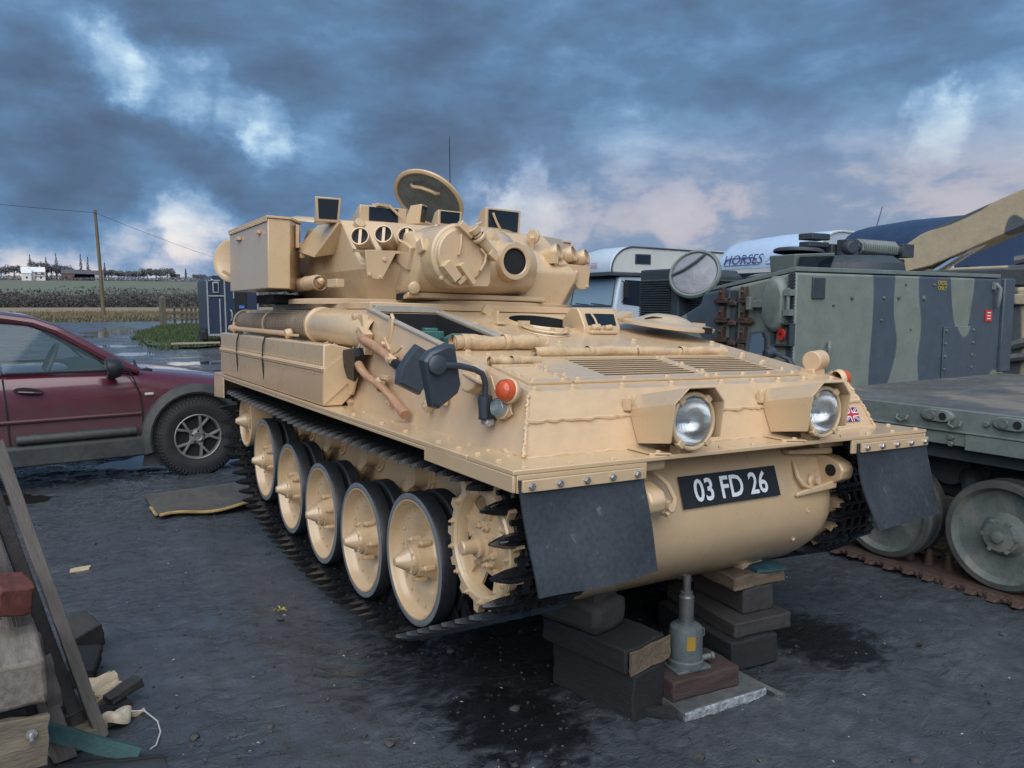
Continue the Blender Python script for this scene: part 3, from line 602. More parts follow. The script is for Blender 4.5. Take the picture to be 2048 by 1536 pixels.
q = MB(); q.hexa([(-.985, 1.965, 1.225), (-.955, 1.735, 1.20), (-.945, 1.735, 1.20), (-.93, 1.965, 1.225), (-.965, 1.96, 1.06), (-.95, 1.83, 1.09), (-.935, 1.83, 1.09), (-.93, 1.96, 1.06)]); q.box((-.93, 1.97, 1.06), (.012, .12, .06), (R(20), 0, 0)); tp('axe_holster', q, sand, .003)
q = MB(); q.box((-.915, 1.74, 1.40), (.05, .09, .05), (R(25), 0, 0)); q.box((-.925, 1.70, 1.33), (.03, .07, .03), (R(25), 0, 0)); q.lathe([(.03, -.02), (.033, -.018), (.033, .018), (.03, .02)], frame((-.945, 1.45, 1.172), (0, .85, .35)), 16); q.lathe([(.027, -.02), (.03, -.018), (.03, .018), (.027, .02)], frame((-.925, 1.36, 1.292), (0, .9, .25)), 16); q.box((-.95, 1.40, 1.21), (.02, .07, .02)); q.tube([(-.935, 1.36, 1.32), (-.93, 1.29, 1.335), (-.93, 1.24, 1.36)], .006); split_build(q, 'tool_strap', canvas, tank, OFF, .001)
# ================================================================== running gear
XM = Matrix.Rotation(-math.pi/2, 4, 'Y')     # lathe axis z -> -x (outer side of the near wheels)
def wheel_meshes():
    r = .2965; q = MB()
    q.lathe([(.262, -.002), (.264, .004), (.256, .004), (.250, -.012), (.243, -.044), (.233, -.052), (.205, -.052), (.175, -.055), (.15, -.068), (.128, -.088), (.112, -.094), (.098, -.085), (.086, -.060), (.078, -.03), (.076, -.005), (.064, -.004), (.064, -.10)], XM, 48)
    for i in range(18):
        a = 2*math.pi*i/18; q.lathe([(.007, 0), (.006, .004), (0, .005)], XM @ Matrix.Translation((.215*math.cos(a), .215*math.sin(a), -.049)), 6)
    disc = q.mesh('road_wheel', sand, 50)
    q = MB(); q.lathe([(.064, -.006), (.066, .012), (.060, .024), (.056, .026), (.050, .028), (.018, .086), (.0, .088)], XM, 24)
    for i in range(8):
        a = 2*math.pi*i/8; q.lathe([(.007, 0), (.007, .008), (0, .009)], XM @ Matrix.Translation((.057, 0, .022)) if False else XM @ Matrix.Rotation(a, 4, 'Z') @ Matrix.Translation((.058, 0, .020)), 6)
    for i in range(5):
        M_ = XM @ Matrix.Rotation(2*math.pi*(i+.3)/5, 4, 'Z') @ Matrix.Translation((.092, 0, -.062)); q.lathe([(.014, 0), (.014, .045), (.009, .050), (.009, .062), (0, .063)], M_, 8)
    hub = q.mesh('hub_cap', sand, 35)
    q = MB(); q.cur = 0
    q.lathe([(.263, -.012), (.266, .003)], XM, 56)
    q.cur = 1; q.lathe([(.266, .003), (.284, .005), (.290, .002)], XM, 56)
    q.cur = 0; q.lathe([(.290, .002), (r, -.008), (r, -.066), (.288, -.074), (.262, -.074), (.262, -.098), (.288, -.098), (r, -.106), (r, -.164), (.288, -.172), (.20, -.172)], XM, 56)
    tyre = q.mesh('tyre', [tyre_m, tyreface], 40)
    q = MB(); q.cyl((.09, 0, 0), (.30, 0, 0), .055, n=20); q.lathe([(.05, 0), (.085, 0), (.085, .02), (.05, .02)], Matrix.Translation((.275, 0, 0)) @ Matrix.Rotation(math.pi/2, 4, 'Y'), 24)
    arm = q
    return disc, hub, tyre
WD, WH, WT = wheel_meshes()
ZW = [.430, .3544, .3488, .3696, .4523]; YW = [1.0836+i*.6403 for i in range(5)]
XW = -.9411
def add_wheel(y, z, s):
    rot = (0, 0, 0) if s < 0 else (0, 0, math.pi)
    w = place('road_wheel', WD, tank, (s*-XW*1.0 if s > 0 else XW, y-2.2, z), (random.uniform(0, 6) if s < 0 else random.uniform(0, 6), 0, 0 if s < 0 else math.pi))
    place('tyre', WT, w); place('hub_cap', WH, w)
    return w
# hull-side suspension housings
q = MB()
for y in (1.55, 2.2, 2.83, 3.46): 
    M_ = frame((-.645, y, .70), (-1, 0, 0)); q.lathe([(.10, -.01), (.10, .012), (.085, .016), (.085, .024), (.06, .024), (.06, .10), (.0, .10)], M_, 28)
    for i in range(6): a = i*math.pi/3+.3; q.bolt((-.645-.012, y+.092*math.cos(a), .70+.092*math.sin(a)), (-1, 0, 0), .010, .012)
    q.tube([(-.70, y, .70), (-.72, y+.1, .60), (-.73, y+.2, .50)], .035)
q.cyl((-.645, 3.2, .84), (-.78, 3.2, .84), .06, n=20); q.box((-.70, 2.98, .82), (.06, .10, .08)); q.bolt((-.78, 3.2, .84), (-1, 0, 0), .02, .015)
split_build(q, 'suspension_mount', sand, tank, OFF)
for s in (-1, 1):
    for y, z in zip(YW, ZW): add_wheel(y, z+(.045 if s > 0 else 0), s)

# ---- drive sprocket
def sprocket_mesh():
    q = MB(); nt_ = 13; ro, rt_ = .230, .256; pts = []
    for i in range(nt_):
        a = 2*math.pi*i/nt_
        for da, rr in ((-.235, ro-.006), (-.13, ro-.010), (-.085, ro), (-.055, rt_), (.055, rt_), (.085, ro), (.13, ro-.010)): pts.append((rr*math.cos(a+da), rr*math.sin(a+da)))
    n = len(pts); ri = [(.182*p[0]/math.hypot(*p), .182*p[1]/math.hypot(*p)) for p in pts]
    for x0 in (0.0, -.24):
        lay = [[(x, y, h) for x, y in P] for P, h in ((ri, x0-.03), (pts, x0-.03), (pts, x0), (ri, x0), (ri, x0-.03))]
        q.loft(lay, True, False, XM)
    q.lathe([(.182, .0), (.19, .010), (.212, .010), (.218, .002)], XM, 60)
    for i in range(nt_):
        M_ = XM @ Matrix.Rotation(2*math.pi*(i+.5)/nt_, 4, 'Z') @ Matrix.Translation((.202, 0, .009)); q.lathe([(.011, 0), (.011, .008), (.006, .009), (.006, .018), (0, .018)], M_, 6)
    q.lathe([(.184, .0), (.178, -.008), (.174, -.045), (.178, -.05), (.184, -.05)], XM, 60)
    for i in range(5):      # web sectors with open slots between them, each with a rib
        M_ = XM @ Matrix.Rotation(2*math.pi*i/5+.25, 4, 'Z'); A_ = [(-.40+.8*k/6) for k in range(7)]
        q.loft([[(.118*math.cos(t), .118*math.sin(t), z0-.008), (.176*math.cos(t), .176*math.sin(t), z0+.004), (.176*math.cos(t), .176*math.sin(t), z0+.014), (.118*math.cos(t), .118*math.sin(t), z0+.002)] for t in A_ for z0 in (-.055,)], False, False, M_)
        q.box((.135, 0, -.040), (.085, .010, .026), M=M_)
    q.lathe([(.120, -.064), (.120, -.050), (.105, -.050), (.09, -.036), (.085, -.02), (.03, -.015)], XM, 48)
    q.lathe([(.06, -.02), (.058, .0), (.042, .002), (.042, .02), (.026, .022), (.026, .075), (.022, .08), (0, .08)], XM, 24)
    for i in range(8):
        M_ = XM @ Matrix.Rotation(2*math.pi*i/8, 4, 'Z') @ Matrix.Translation((.072, 0, -.02)); q.lathe([(.014, 0), (.014, .014), (.008, .016), (.008, .028), (0, .028)], M_, 6)
    return q.mesh('drive_sprocket', sand, 38)
SPM = sprocket_mesh(); SPC = (.405, .675)
for s in (-1, 1): place('drive_sprocket', SPM, tank, (s*.985, SPC[0]-2.2, SPC[1]+(.02 if s > 0 else 0)), (.35, 0, 0 if s < 0 else math.pi))
q = MB(); q.lathe([(.0, -.05), (.19, -.05), (.19, .0), (.12, .03), (.12, .09), (0, .09)], frame((-.66, SPC[0], SPC[1]), (-1, 0, 0)), 30); q.lathe([(.0, -.05), (.19, -.05), (.19, .0), (.12, .03), (.12, .09), (0, .09)], frame((.66, SPC[0], SPC[1]), (1, 0, 0)), 30); split_build(q, 'final_drive', blackm, tank, OFF)  # sand housings coloured black to paint in the shade behind the sprocket
# ---- idler
def idler_mesh():
    q = MB(); q.lathe([(.20, -.16), (.206, -.15), (.206, .0), (.196, .004), (.188, -.004), (.182, -.045)], XM, 48)
    for i in range(6):
        M_ = XM @ Matrix.Rotation(2*math.pi*i/6, 4, 'Z'); q.box((.12, 0, -.045), (.14, .10, .012), M=M_); q.box((.12, 0, -.03), (.14, .010, .04), M=M_)
    q.lathe([(.085, -.05), (.085, -.01), (.06, -.008), (.058, .01), (.05, .02), (.018, .075), (0, .077)], XM, 28)
    return q.mesh('idler_wheel', sand, 38)
IDM = idler_mesh(); IDC = (4.262, .662)
for s in (-1, 1): place('idler_wheel', IDM, tank, (s*.93, IDC[0]-2.2, IDC[1]), (.3, 0, 0 if s < 0 else math.pi))

# ---- track: one mesh per link, laid along the hull of sprocket, wheels and idler
def link_mesh():
    q = MB(); pitch = .1165
    q.box((0, .004, .010), (.20, .040, .020))
    for x in (-.112, -.056, .0, .056, .112): q.box((x, pitch/2-.016, .010), (.020, .052, .022))
    q.cyl((-.138, pitch/2, .010), (.138, pitch/2, .010), .011, n=6)
    for x in (-.084, -.028, .028, .084): q.box((x, -.036, .010), (.022, .048, .022))
    for s in (-1, 1):      # pointed ends of the shoe
        q.loft([[(s*x, -w_, -.004), (s*x, w_, -.004), (s*x, w_*.7, h_), (s*x, -w_*.7, h_)] for x, w_, h_ in ((.085, .024, .022), (.13, .027, .028), (.17, .022, .024), (.205, .012, .016), (.226, .003, .008))])
        q.hexa([(s*.02, -.006, .020), (s*.02, .006, .020), (s*.20, .003, .014), (s*.20, -.003, .014), (s*.02, -.004, .042), (s*.02, .004, .042), (s*.17, .002, .034), (s*.17, -.002, .034)])
    q.hexa([(-.014, -.03, .0), (.014, -.03, .0), (.014, .03, .0), (-.014, .03, .0), (-.006, -.012, -.075), (.006, -.012, -.075), (.006, .012, -.075), (-.006, .012, -.075)])
    return q.mesh('track_link', trackm, 30)
LKM = link_mesh()
def hull2d(P):
    P = sorted(set(P)); 
    def half(P):
        h = []
        for p in P:
            while len(h) > 1 and (h[-1][0]-h[-2][0])*(p[1]-h[-2][1])-(h[-1][1]-h[-2][1])*(p[0]-h[-2][0]) <= 0: h.pop()
            h.append(p)
        return h
    a = half(P); b = half(P[::-1]); return a[:-1]+b[:-1]
def track(circles, n, sag):
    P = [(y+r*math.cos(t), z+r*math.sin(t)) for y, z, r in circles for t in np.linspace(0, 2*math.pi, 120, endpoint=False)]
    H = hull2d(P)          # counter-clockwise in (y, z): bottom run goes +y, top run -y
    Q = []
    for i in range(len(H)):
        a = np.array(H[i]); b = np.array(H[(i+1) % len(H)]); m = max(1, int(np.linalg.norm(b-a)/.01))
        for k in range(m): Q.append(a+(b-a)*k/m)
    Q = np.array(Q); top = Q[:, 1] > .8
    ys = Q[top, 0]; u = np.clip((ys-.6)/(4.2-.6), 0, 1); Q[top, 1] -= sag*np.sin(u*math.pi)*(1+.25*np.sin(u*math.pi*5))
    d = np.linalg.norm(np.roll(Q, -1, 0)-Q, axis=1); s = np.concatenate([[0], np.cumsum(d)]); QQ = np.vstack([Q, Q[:1]])
    out = []
    for k in range(n):
        t = (k+.35)/n*s[-1]; y = np.interp(t, s, QQ[:, 0]); z = np.interp(t, s, QQ[:, 1]); e = .03
        y2 = np.interp((t+e) % s[-1], s, QQ[:, 0]); z2 = np.interp((t+e) % s[-1], s, QQ[:, 1]); y1 = np.interp((t-e) % s[-1], s, QQ[:, 0]); z1 = np.interp((t-e) % s[-1], s, QQ[:, 1])
        out.append((y, z, math.atan2(z2-z1, y2-y1)))
    return out, s[-1]
for s in (-1, 1):
    dz_ = .045 if s > 0 else 0
    circ = [(SPC[0], SPC[1], .236), (IDC[0], IDC[1], .222)]+[(y, z+dz_, .303) for y, z in zip(YW, ZW)]
    pts, L = track(circ, 80, .03)
    for y, z, a in pts:
        # local z points outward: bottom run (heading +y) outward is -z
        lk = place('track_link', LKM, tank, (s*.855, y-2.2, z), (a+math.pi, 0, 0))
print('TRACK', L, L/80)

# ================================================================== turret
q = MB()
bs = [(-.50, 2.05), (-.69, 2.28), (-.74, 3.4), (-.55, 3.85)]; rd = [(-.60, 2.02), (-.77, 2.20), (-.81, 3.4), (-.60, 3.95)]; rf = [(-.56, 2.36), (-.79, 2.46), (-.79, 3.1), (-.55, 3.7)]
ringz = lambda L, z: [(x, y, z) for x, y in L]+[(-x, y, z) for x, y in L[::-1]]
q.loft([ringz(bs, 1.572), ringz(rd, 1.755), ringz(rd, 1.785), ringz(rf, 2.05)])
turret = tp('turret', q, sand, .008, 2, 12)
q = MB(); q.box((0, 2.85, 1.550), (1.66, 1.94, .036)); q.lathe([(.95, .0), (.95, .03), (.9, .034)], Matrix.Translation((0, 2.85, 1.562)), 60); tp('turret_ring', q, sandd, .004)
ts = lambda n, mb, m, bev=0, sm=38: tsub(n, mb, m, turret, bev, sm)
# mantlet with the lamp drum and the gun sleeve
q = MB(); mprof = [(2.10, 1.965), (1.98, 1.97), (1.90, 1.945), (1.845, 1.895), (1.82, 1.83), (1.825, 1.76), (1.855, 1.69), (1.90, 1.645), (1.97, 1.615), (2.10, 1.605)]
rings = []
for x, f, sh in ((-.60, .80, .03), (-.592, .9, .01), (-.575, .97, 0), (-.545, 1, 0), (-.20, 1, 0), (.0, .97, .01), (.16, .90, .03), (.24, .8, .06)):
    rings.append([(x, 2.1-(2.1-y-sh)*f if y < 2.1 else y, 1.80+(z-1.80)*f) for y, z in mprof])
q.loft(rings, True, True); q.box((-.605, 1.95, 1.83), (.03, .16, .13), (R(20), 0, 0)); q.box((-.555, 1.80, 1.865), (.08, .06, .07), (R(-20), 0, R(8))); q.lathe([(.03, 0), (.034, .005), (.034, .03), (.015, .036), (0, .036)], frame((-.575, 1.90, 1.655), (-.3, -1, -.2)), 16)
q.prism([(2.04, 1.58), (2.04, 1.60), (1.92, 1.63), (1.92, 1.60)], 'x', -.60, .30)
ts('mantlet', q, sand, .008)
q = MB(); DMm = frame((-.40, 1.95, 1.822), (0, -1, 0)); q.lathe([(.18, -.06), (.175, .06), (.172, .22), (.168, .245), (.155, .252), (.145, .252), (.143, .270), (.137, .277), (.0, .279)], DMm, 44)
q.prism([(-.40, 1.66), (-.23, 1.665), (-.215, 1.69), (-.215, 1.86), (-.25, 1.95), (-.40, 1.84)], 'y', 1.695, 1.78)
q.tube([(-.415, 1.668, 1.93), (-.42, 1.660, 1.87), (-.43, 1.660, 1.82)], .014, flat=.4)
drum = ts('searchlight_drum', q, sand, .004)
q = MB(); q.box((-.475, 1.66, 1.735), (.055, .05, .11), (0, R(-42), 0)); q.box((-.385, 1.655, 1.725), (.03, .05, .13), (0, R(-40), 0)); q.box((-.405, 1.66, 1.695), (.07, .025, .025), (0, R(-40), 0))
q.cyl((-.335, 1.64, 1.935), (-.215, 1.665, 1.835), .026, n=18); q.lathe([(.032, 0), (.04, .004), (.04, .02), (.032, .024)], frame((-.325, 1.64, 1.926), (.66, .1, -.6)), 18); q.cyl((-.36, 1.64, 1.965), (-.335, 1.64, 1.94), .034, .03, n=16)
q.box((-.39, 1.665, 1.955), (.10, .05, .04), (0, R(38), 0)); q.box((-.23, 1.655, 1.83), (.06, .05, .035), (0, R(38), 0)); q.tube([(-.30, 1.662, 1.865), (-.27, 1.655, 1.83), (-.275, 1.655, 1.79), (-.30, 1.66, 1.745)], .016, flat=.5); q.tube([(-.36, 1.66, 1.955), (-.325, 1.66, 1.985), (-.29, 1.67, 2.0)], .009)
q.lathe([(.016, 0), (.016, .02), (.008, .03), (0, .03)], frame((-.50, 1.72, 1.70), (-.3, -1, 0)), 12); q.cyl((-.52, 1.74, 1.70), (-.47, 1.72, 1.70), .008)
ts('drum_latch', q, sand, .004)
q = MB(); GM = frame((.0, 2.10, 1.818), (0, -1, 0)); q.lathe([(.22, -.02), (.20, .06), (.165, .12), (.135, .17), (.115, .24), (.105, .305), (.102, .312), (.079, .312), (.074, .306), (.074, .10)], GM, 44)
q.lathe([(.05, .06), (.055, .10), (.05, .14), (.0, .15)], frame((-.10, 2.05, 1.93), (.1, -1, .2)), 16)
ts('gun_sleeve', q, sand)
q = MB(); q.lathe([(.0735, .306), (.0735, .292), (.0, .292)], GM, 30); ts('gun_bore', q, blackm)
q = MB(); q.box((-.20, 2.03, 1.603), (.80, .10, .035)); ts('mantlet_slot', q, blackm)
# smoke dischargers
for s in (-1, 1):
    dd = Vector((s*.52, -.78, .30)).normalized(); yo = -.17 if s < 0 else 0.0
    q = MB(); ox = -.03*(s < 0)
    q.hexa([(s*.80, 2.13, 1.835), (s*.50, 2.07, 1.835), (s*.48, 2.16, 1.84), (s*.78, 2.22, 1.84), (s*.80, 2.13, 1.85), (s*.50, 2.07, 1.85), (s*.48, 2.16, 1.86), (s*.78, 2.22, 1.86)])
    q.prism([(s*.76, 1.845), (s*.58, 1.845), (s*.665, 1.69), (s*.745, 1.70)], 'y', 2.085, 2.10); q.bolt((s*.65, 2.085, 1.80), (0, -1, 0), .014, .01); q.bolt((s*.735, 2.085, 1.715), (0, -1, 0), .012, .01); q.bolt((s*.67, 2.085, 1.705), (0, -1, 0), .012, .01)
    q.box((s*.46, 2.1, 1.87), (.04, .10, .05)); q.v = [(x+(-.06 if s < 0 else 0), y+(-.10 if s < 0 else 0), z) for x, y, z in q.v]; ts('discharger_bracket', q, sand, .003)
    for mx_, my_, mz_ in ((.775, 2.155, 1.915), (.655, 2.135, 1.927), (.53, 2.12, 1.932)) if s > 0 else ((.849, 2.0, 1.917), (.722, 1.985, 1.936), (.592, 1.975, 1.938)):
        M_ = frame(Vector((s*mx_, my_-.01, mz_)), dd); q = MB(); q.lathe([(.047, -.21), (.049, -.05), (.052, -.004), (.050, 0), (.044, 0), (.043, -.03), (.043, -.2)], M_, 28, True); tb = ts('smoke_discharger', q, sand)
        tb2 = MB(); tb2.lathe([(.0428, -.020), (0, -.020)], M_, 20); o = tb2.build('bore_cap', blackm, turret)
        upv = (Vector((0, 0, 1))-dd*dd.z).normalized(); q = MB(); q.box((0, 0, -.012), (.086, .016, .010), M=frame(Vector((s*mx_, my_-.01, mz_)), dd, upv)); q.build('bore_bar', sand, turret)
# left side: sight box on the upper plate, rear corner brackets
q = MB(); q.hexa([(-.905, 3.02, 1.90), (-.905, 2.62, 1.835), (-.78, 2.62, 1.86), (-.78, 3.02, 1.92), (-.805, 2.86, 2.055), (-.805, 2.46, 2.035), (-.76, 2.46, 2.02), (-.76, 2.86, 2.04)]); q.v = [(x, y-.02, z) for x, y, z in q.v]
q.box((-.89, 2.88, 1.862), (.03, .03, .03)); ts('sight_box', q, sand, .004)
# roof sights and periscopes: housing + glass
def peri(cx, y, z, w, h, d, tilt=0.12, yaw=0, taper=.85, name='periscope', gl=.80):
    M_ = Matrix.Translation((cx, y, z)) @ Matrix.Rotation(yaw, 4, 'Z'); q = MB()
    q.add([(-w/2*taper, -d*.15, 0), (w/2*taper, -d*.15, 0), (w/2*taper, d, 0), (-w/2*taper, d, 0), (-w/2, -d*.15-tilt*h, h), (w/2, -d*.15-tilt*h, h), (w/2*.85, d*.5, h*.94), (-w/2*.85, d*.5, h*.94)], [(0, 3, 2, 1), (4, 5, 6, 7), (0, 1, 5, 4), (1, 2, 6, 5), (2, 3, 7, 6), (3, 0, 4, 7)], M_)
    o = ts(name, q, sand, .004); q = MB(); e = .0035
    P = lambda u, v: (u*(w/2*(taper+(1-taper)*v)), -d*.15-tilt*h*v-e, h*v)
    q.add([P(-gl, .12), P(gl, .12), P(gl, .92), P(-gl, .92)], [(0, 1, 2, 3)], M_); q.build('glass', mirglass, turret)
    return M_
peri(-.855, 2.50, 2.035, .15, .14, .11, .15, R(-10))
M_ = peri(-.525, 2.48, 2.05, .30, .10, .16, .05, 0, 1.0, 'gunner_sight', .62)
q = MB(); q.tube([(-.50, 2.43, 2.155), (-.46, 2.42, 2.12), (-.42, 2.42, 2.085)], .008); q.box((-.53, 2.47, 2.158), (.10, .06, .016), (0, 0, R(20))); split_build(q, 'wiper', sand, turret)
peri(-.19, 2.66, 2.09, .085, .125, .10, .15, R(38)); peri(-.015, 2.60, 2.09, .175, .095, .10, .1, 0, .95)
peri(.36, 2.56, 2.06, .28, .165, .14, .05, R(2), .97, 'commander_sight', .86); peri(.55, 2.70, 2.06, .13, .13, .10, .05, R(38))
q = MB(); q.tube([(.34, 2.53, 2.085), (.30, 2.515, 2.13), (.27, 2.515, 2.19)], .009); q.box((.345, 2.525, 2.075), (.05, .03, .02)); split_build(q, 'wiper', sand, turret)
q = MB(); q.lathe([(.46, -.01), (.46, .02), (.42, .045), (.34, .05), (.30, .03)], Matrix.Translation((.20, 2.90, 2.045)), 44); q.lathe([(.34, -.01), (.34, .02), (.28, .045), (.24, .03)], Matrix.Translation((-.42, 2.92, 2.045)), 40); ts('cupola', q, sand, .004)
# open commander's hatch
HC = Vector((.06, 3.05, 2.325)); vv = (Vector((-2.36, -2.0, 1.487))-HC).normalized(); rr_ = Vector((.8502, -.5263, .0)); uu = vv.cross(rr_)*-1 if vv.cross(rr_).z < 0 else vv.cross(rr_)
wdir = (rr_*.50+uu*.86).normalized(); nrm = (vv*.66-wdir*.75).normalized()
HM = frame(HC, nrm, rr_); q = MB(); q.lathe([(.0, -.035), (.18, -.035), (.245, -.02), (.262, .0), (.262, .012), (.247, .020), (.238, .018), (.234, .004)], HM, 48)
hatch = ts('commander_hatch', q, sand)
q = MB(); q.lathe([(.236, .006), (.0, .0)], HM, 40); q.build('hatch_lining', mat('hatch_black', (.09, .125, .15), .35, var=.3, vscale=9, spot=14, spotcol=(.22, .25, .27)), turret)
q = MB(); q.tube([HM @ Vector(p) for p in ((-.12, .10, .005), (-.10, .11, .03), (-.03, .125, .035), (.04, .115, .035), (.07, .10, .03), (.085, .085, .005))], .012); q.build('hatch_handle', sand, turret)
q = MB(); hl = HM @ Vector((0, -.25, -.01)); q.tube([hl, hl+Vector((.02, .03, -.08)), Vector((.1, 3.12, 2.08))], .03); q.build('hatch_hinge', sand, turret)
q = MB(); q.lathe([(0, .03), (.2, .028), (.25, .012), (.26, 0), (0, 0)], Matrix.Translation((-.62, 3.22, 2.12)) @ Matrix.Rotation(R(8), 4, 'X'), 36); q.box((-.45, 3.0, 2.10), (.12, .2, .04)); ts('gunner_hatch', q, sand)
q = MB(); q.cyl((.33, 3.25, 2.05), (.33, 3.25, 2.16), .03, .022); q.tube([(.33, 3.25, 2.15), (.325, 3.25, 2.5), (.30, 3.22, 2.82)], [.006, .004, .0025], 6); ts('antenna', q, blackm)
q = MB(); q.cyl((-.715, 2.42, 2.0), (-.705, 2.36, 2.035), .03, n=18); q.box((.40, 2.24, 1.985), (.03, .10, .10), (R(25), 0, R(-30))); q.lathe([(.045, -.012), (.045, .012)], frame((.40, 2.22, 2.02), (1, .4, 0)), 20, True); q.box((-.25, 2.3, 2.005), (.09, .05, .03), (R(40), 0, 0)); q.tube([(-.27, 2.29, 2.03), (-.25, 2.29, 2.05), (-.23, 2.29, 2.03)], .007); split_build(q, 'lifting_lug', sand, turret, bevel=.003)
# stowage bins at the turret sides and rear
for s in (-1, 1):
    x0, x1 = sorted((s*.84, s*1.118)); q = MB(); q.prism([(s*1.118, 2.815), (s*.985, 2.815), (s*.86, 3.02), (s*.84, 3.86), (s*1.118, 3.86)], 'z', 1.652, 2.07); bn = ts('turret_bin', q, sand, .005)
    q = MB(); x0, x1 = sorted((s*.82, s*1.126)); q.prism([(s*1.126, 2.806), (s*.98, 2.806), (s*.85, 3.015), (s*.82, 3.88), (s*1.126, 3.88)], 'z', 2.0715, 2.085)
    q.box((s*1.1235, 3.34, 2.062), (.005, 1.05, .022))
    for i in range(12): q.ico((s*1.1275, 2.9+i*.08, 2.062), .006)
    q.box((s*1.13, 3.55, 2.0), (.02, .10, .02)); q.box((s*1.13, 3.0, 2.0), (.02, .06, .02)); q.box((s*.92, 2.90, 1.98), (.02, .05, .14)); q.box((s*.90, 2.93, 1.93), (.05, .03, .03)); q.build('bin_lid', sandd, turret, bevel=.002)
q = MB(); q.box((-.80, 3.55, 1.60), (.3, .5, .06)); q.box((-.95, 3.2, 1.60), (.12, .2, .05)); ts('bin_bracket', q, blackm, .003)
q = MB(); q.lathe([(.0, .016), (.13, .016), (.145, .022), (.16, .018), (.165, 0), (.165, -.02), (0, -.02)], frame((-1.06, 4.02, 1.885), (-.72, -.68, .05)), 40); q.box((-1.12, 3.99, 1.79), (.06, .03, .02), (0, R(30), 0)); ts('round_lid', q, sand)
q = MB(); q.box((-.90, 2.22, 1.672), (.05, .11, .045), (0, 0, R(8))); q.lathe([(.044, -.01), (.046, -.01), (.046, .02), (.044, .02)], frame((-.875, 2.80, 1.69), (0, 1, 0)), 20); q.lathe([(.044, -.01), (.046, -.01), (.046, .02), (.044, .02)], frame((-.875, 2.58, 1.687), (0, 1, 0)), 20); split_build(q, 'bottle_clamp', sandd, turret, bevel=.003)
# warm cloth tag and small plates on the lower turret side
# ---- things hung on the tank
TL = lambda *p: T2W(p)
def held(name, mb, m, label, cat, loc, bevel=0, extra=()):
    o = mb.build(name, m, None, T2W(loc), bevel=bevel); o.rotation_euler = TM.to_euler(); tag(o, label, cat)
    for n, b_, mm in extra: b_.build(n, mm, o)
    return o
q = MB(); q.lathe([(0, -.37), (.03, -.365), (.042, -.34), (.042, .22), (.03, .25), (.018, .26), (.018, .30), (0, .31)], frame((0, .35, 0), (0, -1, .03)), 24)
held('fire_extinguisher', q, sandd, 'small sand coloured gas bottle clamped along the lower turret side', 'gas bottle', (-.875, 2.50, 1.688))
# axe: shaped head and curved handle
q = MB(); A = lambda y, z, dx=0: (-.965+dx, y, z)
pts = [(1.735, 1.292), (1.70, 1.262), (1.655, 1.232), (1.57, 1.20), (1.47, 1.182), (1.37, 1.160), (1.27, 1.128), (1.20, 1.098), (1.15, 1.078), (1.12, 1.066)]
q.tube([A(y, z) for y, z in pts], [.018, .022, .023, .021, .020, .020, .020, .022, .026, .027], 12, flat=.8)
ax_h = MB(); ax_h.loft([[(-.985, 1.86, 1.318), (-.935, 1.86, 1.318), (-.935, 1.700, 1.335), (-.985, 1.700, 1.335)], [(-.99, 1.855, 1.295), (-.932, 1.855, 1.295), (-.932, 1.675, 1.295), (-.99, 1.675, 1.295)], [(-.985, 1.90, 1.235), (-.94, 1.90, 1.235), (-.94, 1.705, 1.222), (-.985, 1.705, 1.222)], [(-.967, 1.95, 1.18), (-.958, 1.95, 1.18), (-.958, 1.755, 1.165), (-.967, 1.755, 1.165)]])
P0 = Vector((-.96, 1.45, 1.18))
for m_ in (q, ax_h): m_.v = [tuple(Vector(v)-P0) for v in m_.v]
held('axe', q, woodh, 'axe with black head and curved wooden handle strapped to the hull side', 'axe', P0, 0, (('axe_head', ax_h, axehd),))
q = MB(); q.tube([(-.93, 1.745, 1.384), (-.93, 1.66, 1.365), (-.93, 1.55, 1.342), (-.93, 1.42, 1.308), (-.93, 1.355, 1.29)], [.020, .024, .023, .021, .021], 12)
sl = MB(); sl.tube([(-.93, 1.36, 1.292), (-.93, 1.27, 1.268), (-.93, 1.22, 1.255)], [.024, .024, .018], 12)
P0 = Vector((-.93, 1.5, 1.33))
for m_ in (q, sl): m_.v = [tuple(Vector(v)-P0) for v in m_.v]
held('pick_handle', q, woodh, 'straight wooden tool handle with black ferrule strapped behind the mirrors', 'tool handle', P0, 0, (('ferrule', sl, axehd),))
# ================================================================== ground, puddles, lane, field, hill
_G = {}
def vnoise(x, y, seed):
    if seed not in _G: _G[seed] = np.random.RandomState(seed).rand(256, 256)
    G = _G[seed]; xi = np.floor(x).astype(int); yi = np.floor(y).astype(int); fx = x-xi; fy = y-yi
    fx = fx*fx*(3-2*fx); fy = fy*fy*(3-2*fy); a = G[xi % 256, yi % 256]; b = G[(xi+1) % 256, yi % 256]; c = G[xi % 256, (yi+1) % 256]; d = G[(xi+1) % 256, (yi+1) % 256]
    return (a*(1-fx)+b*fx)*(1-fy)+(c*(1-fx)+d*fx)*fy
def sst(a, b, v): t = min(1, max(0, (v-a)/(b-a))); return t*t*(3-2*t)
gh1 = lambda x, y: sst(358, 650, y+.1*x)*19+sst(700, 1500, y)*20
def vn1(x, y, seed):
    if seed not in _G: _G[seed] = np.random.RandomState(seed).rand(256, 256)
    G = _G[seed]; i, j = math.floor(x), math.floor(y); fx, fy = x-i, y-j; fx = fx*fx*(3-2*fx); fy = fy*fy*(3-2*fy); i1, j1 = (i+1) % 256, (j+1) % 256; i %= 256; j %= 256
    return (G[i, j]*(1-fx)+G[i1, j]*fx)*(1-fy)+(G[i, j1]*(1-fx)+G[i1, j1]*fx)*fy
def fbm(x, y, s, o, seed): return sum(vnoise(x*s*2**k, y*s*2**k, seed+k)*.5**k for k in range(o))/sum(.5**k for k in range(o))
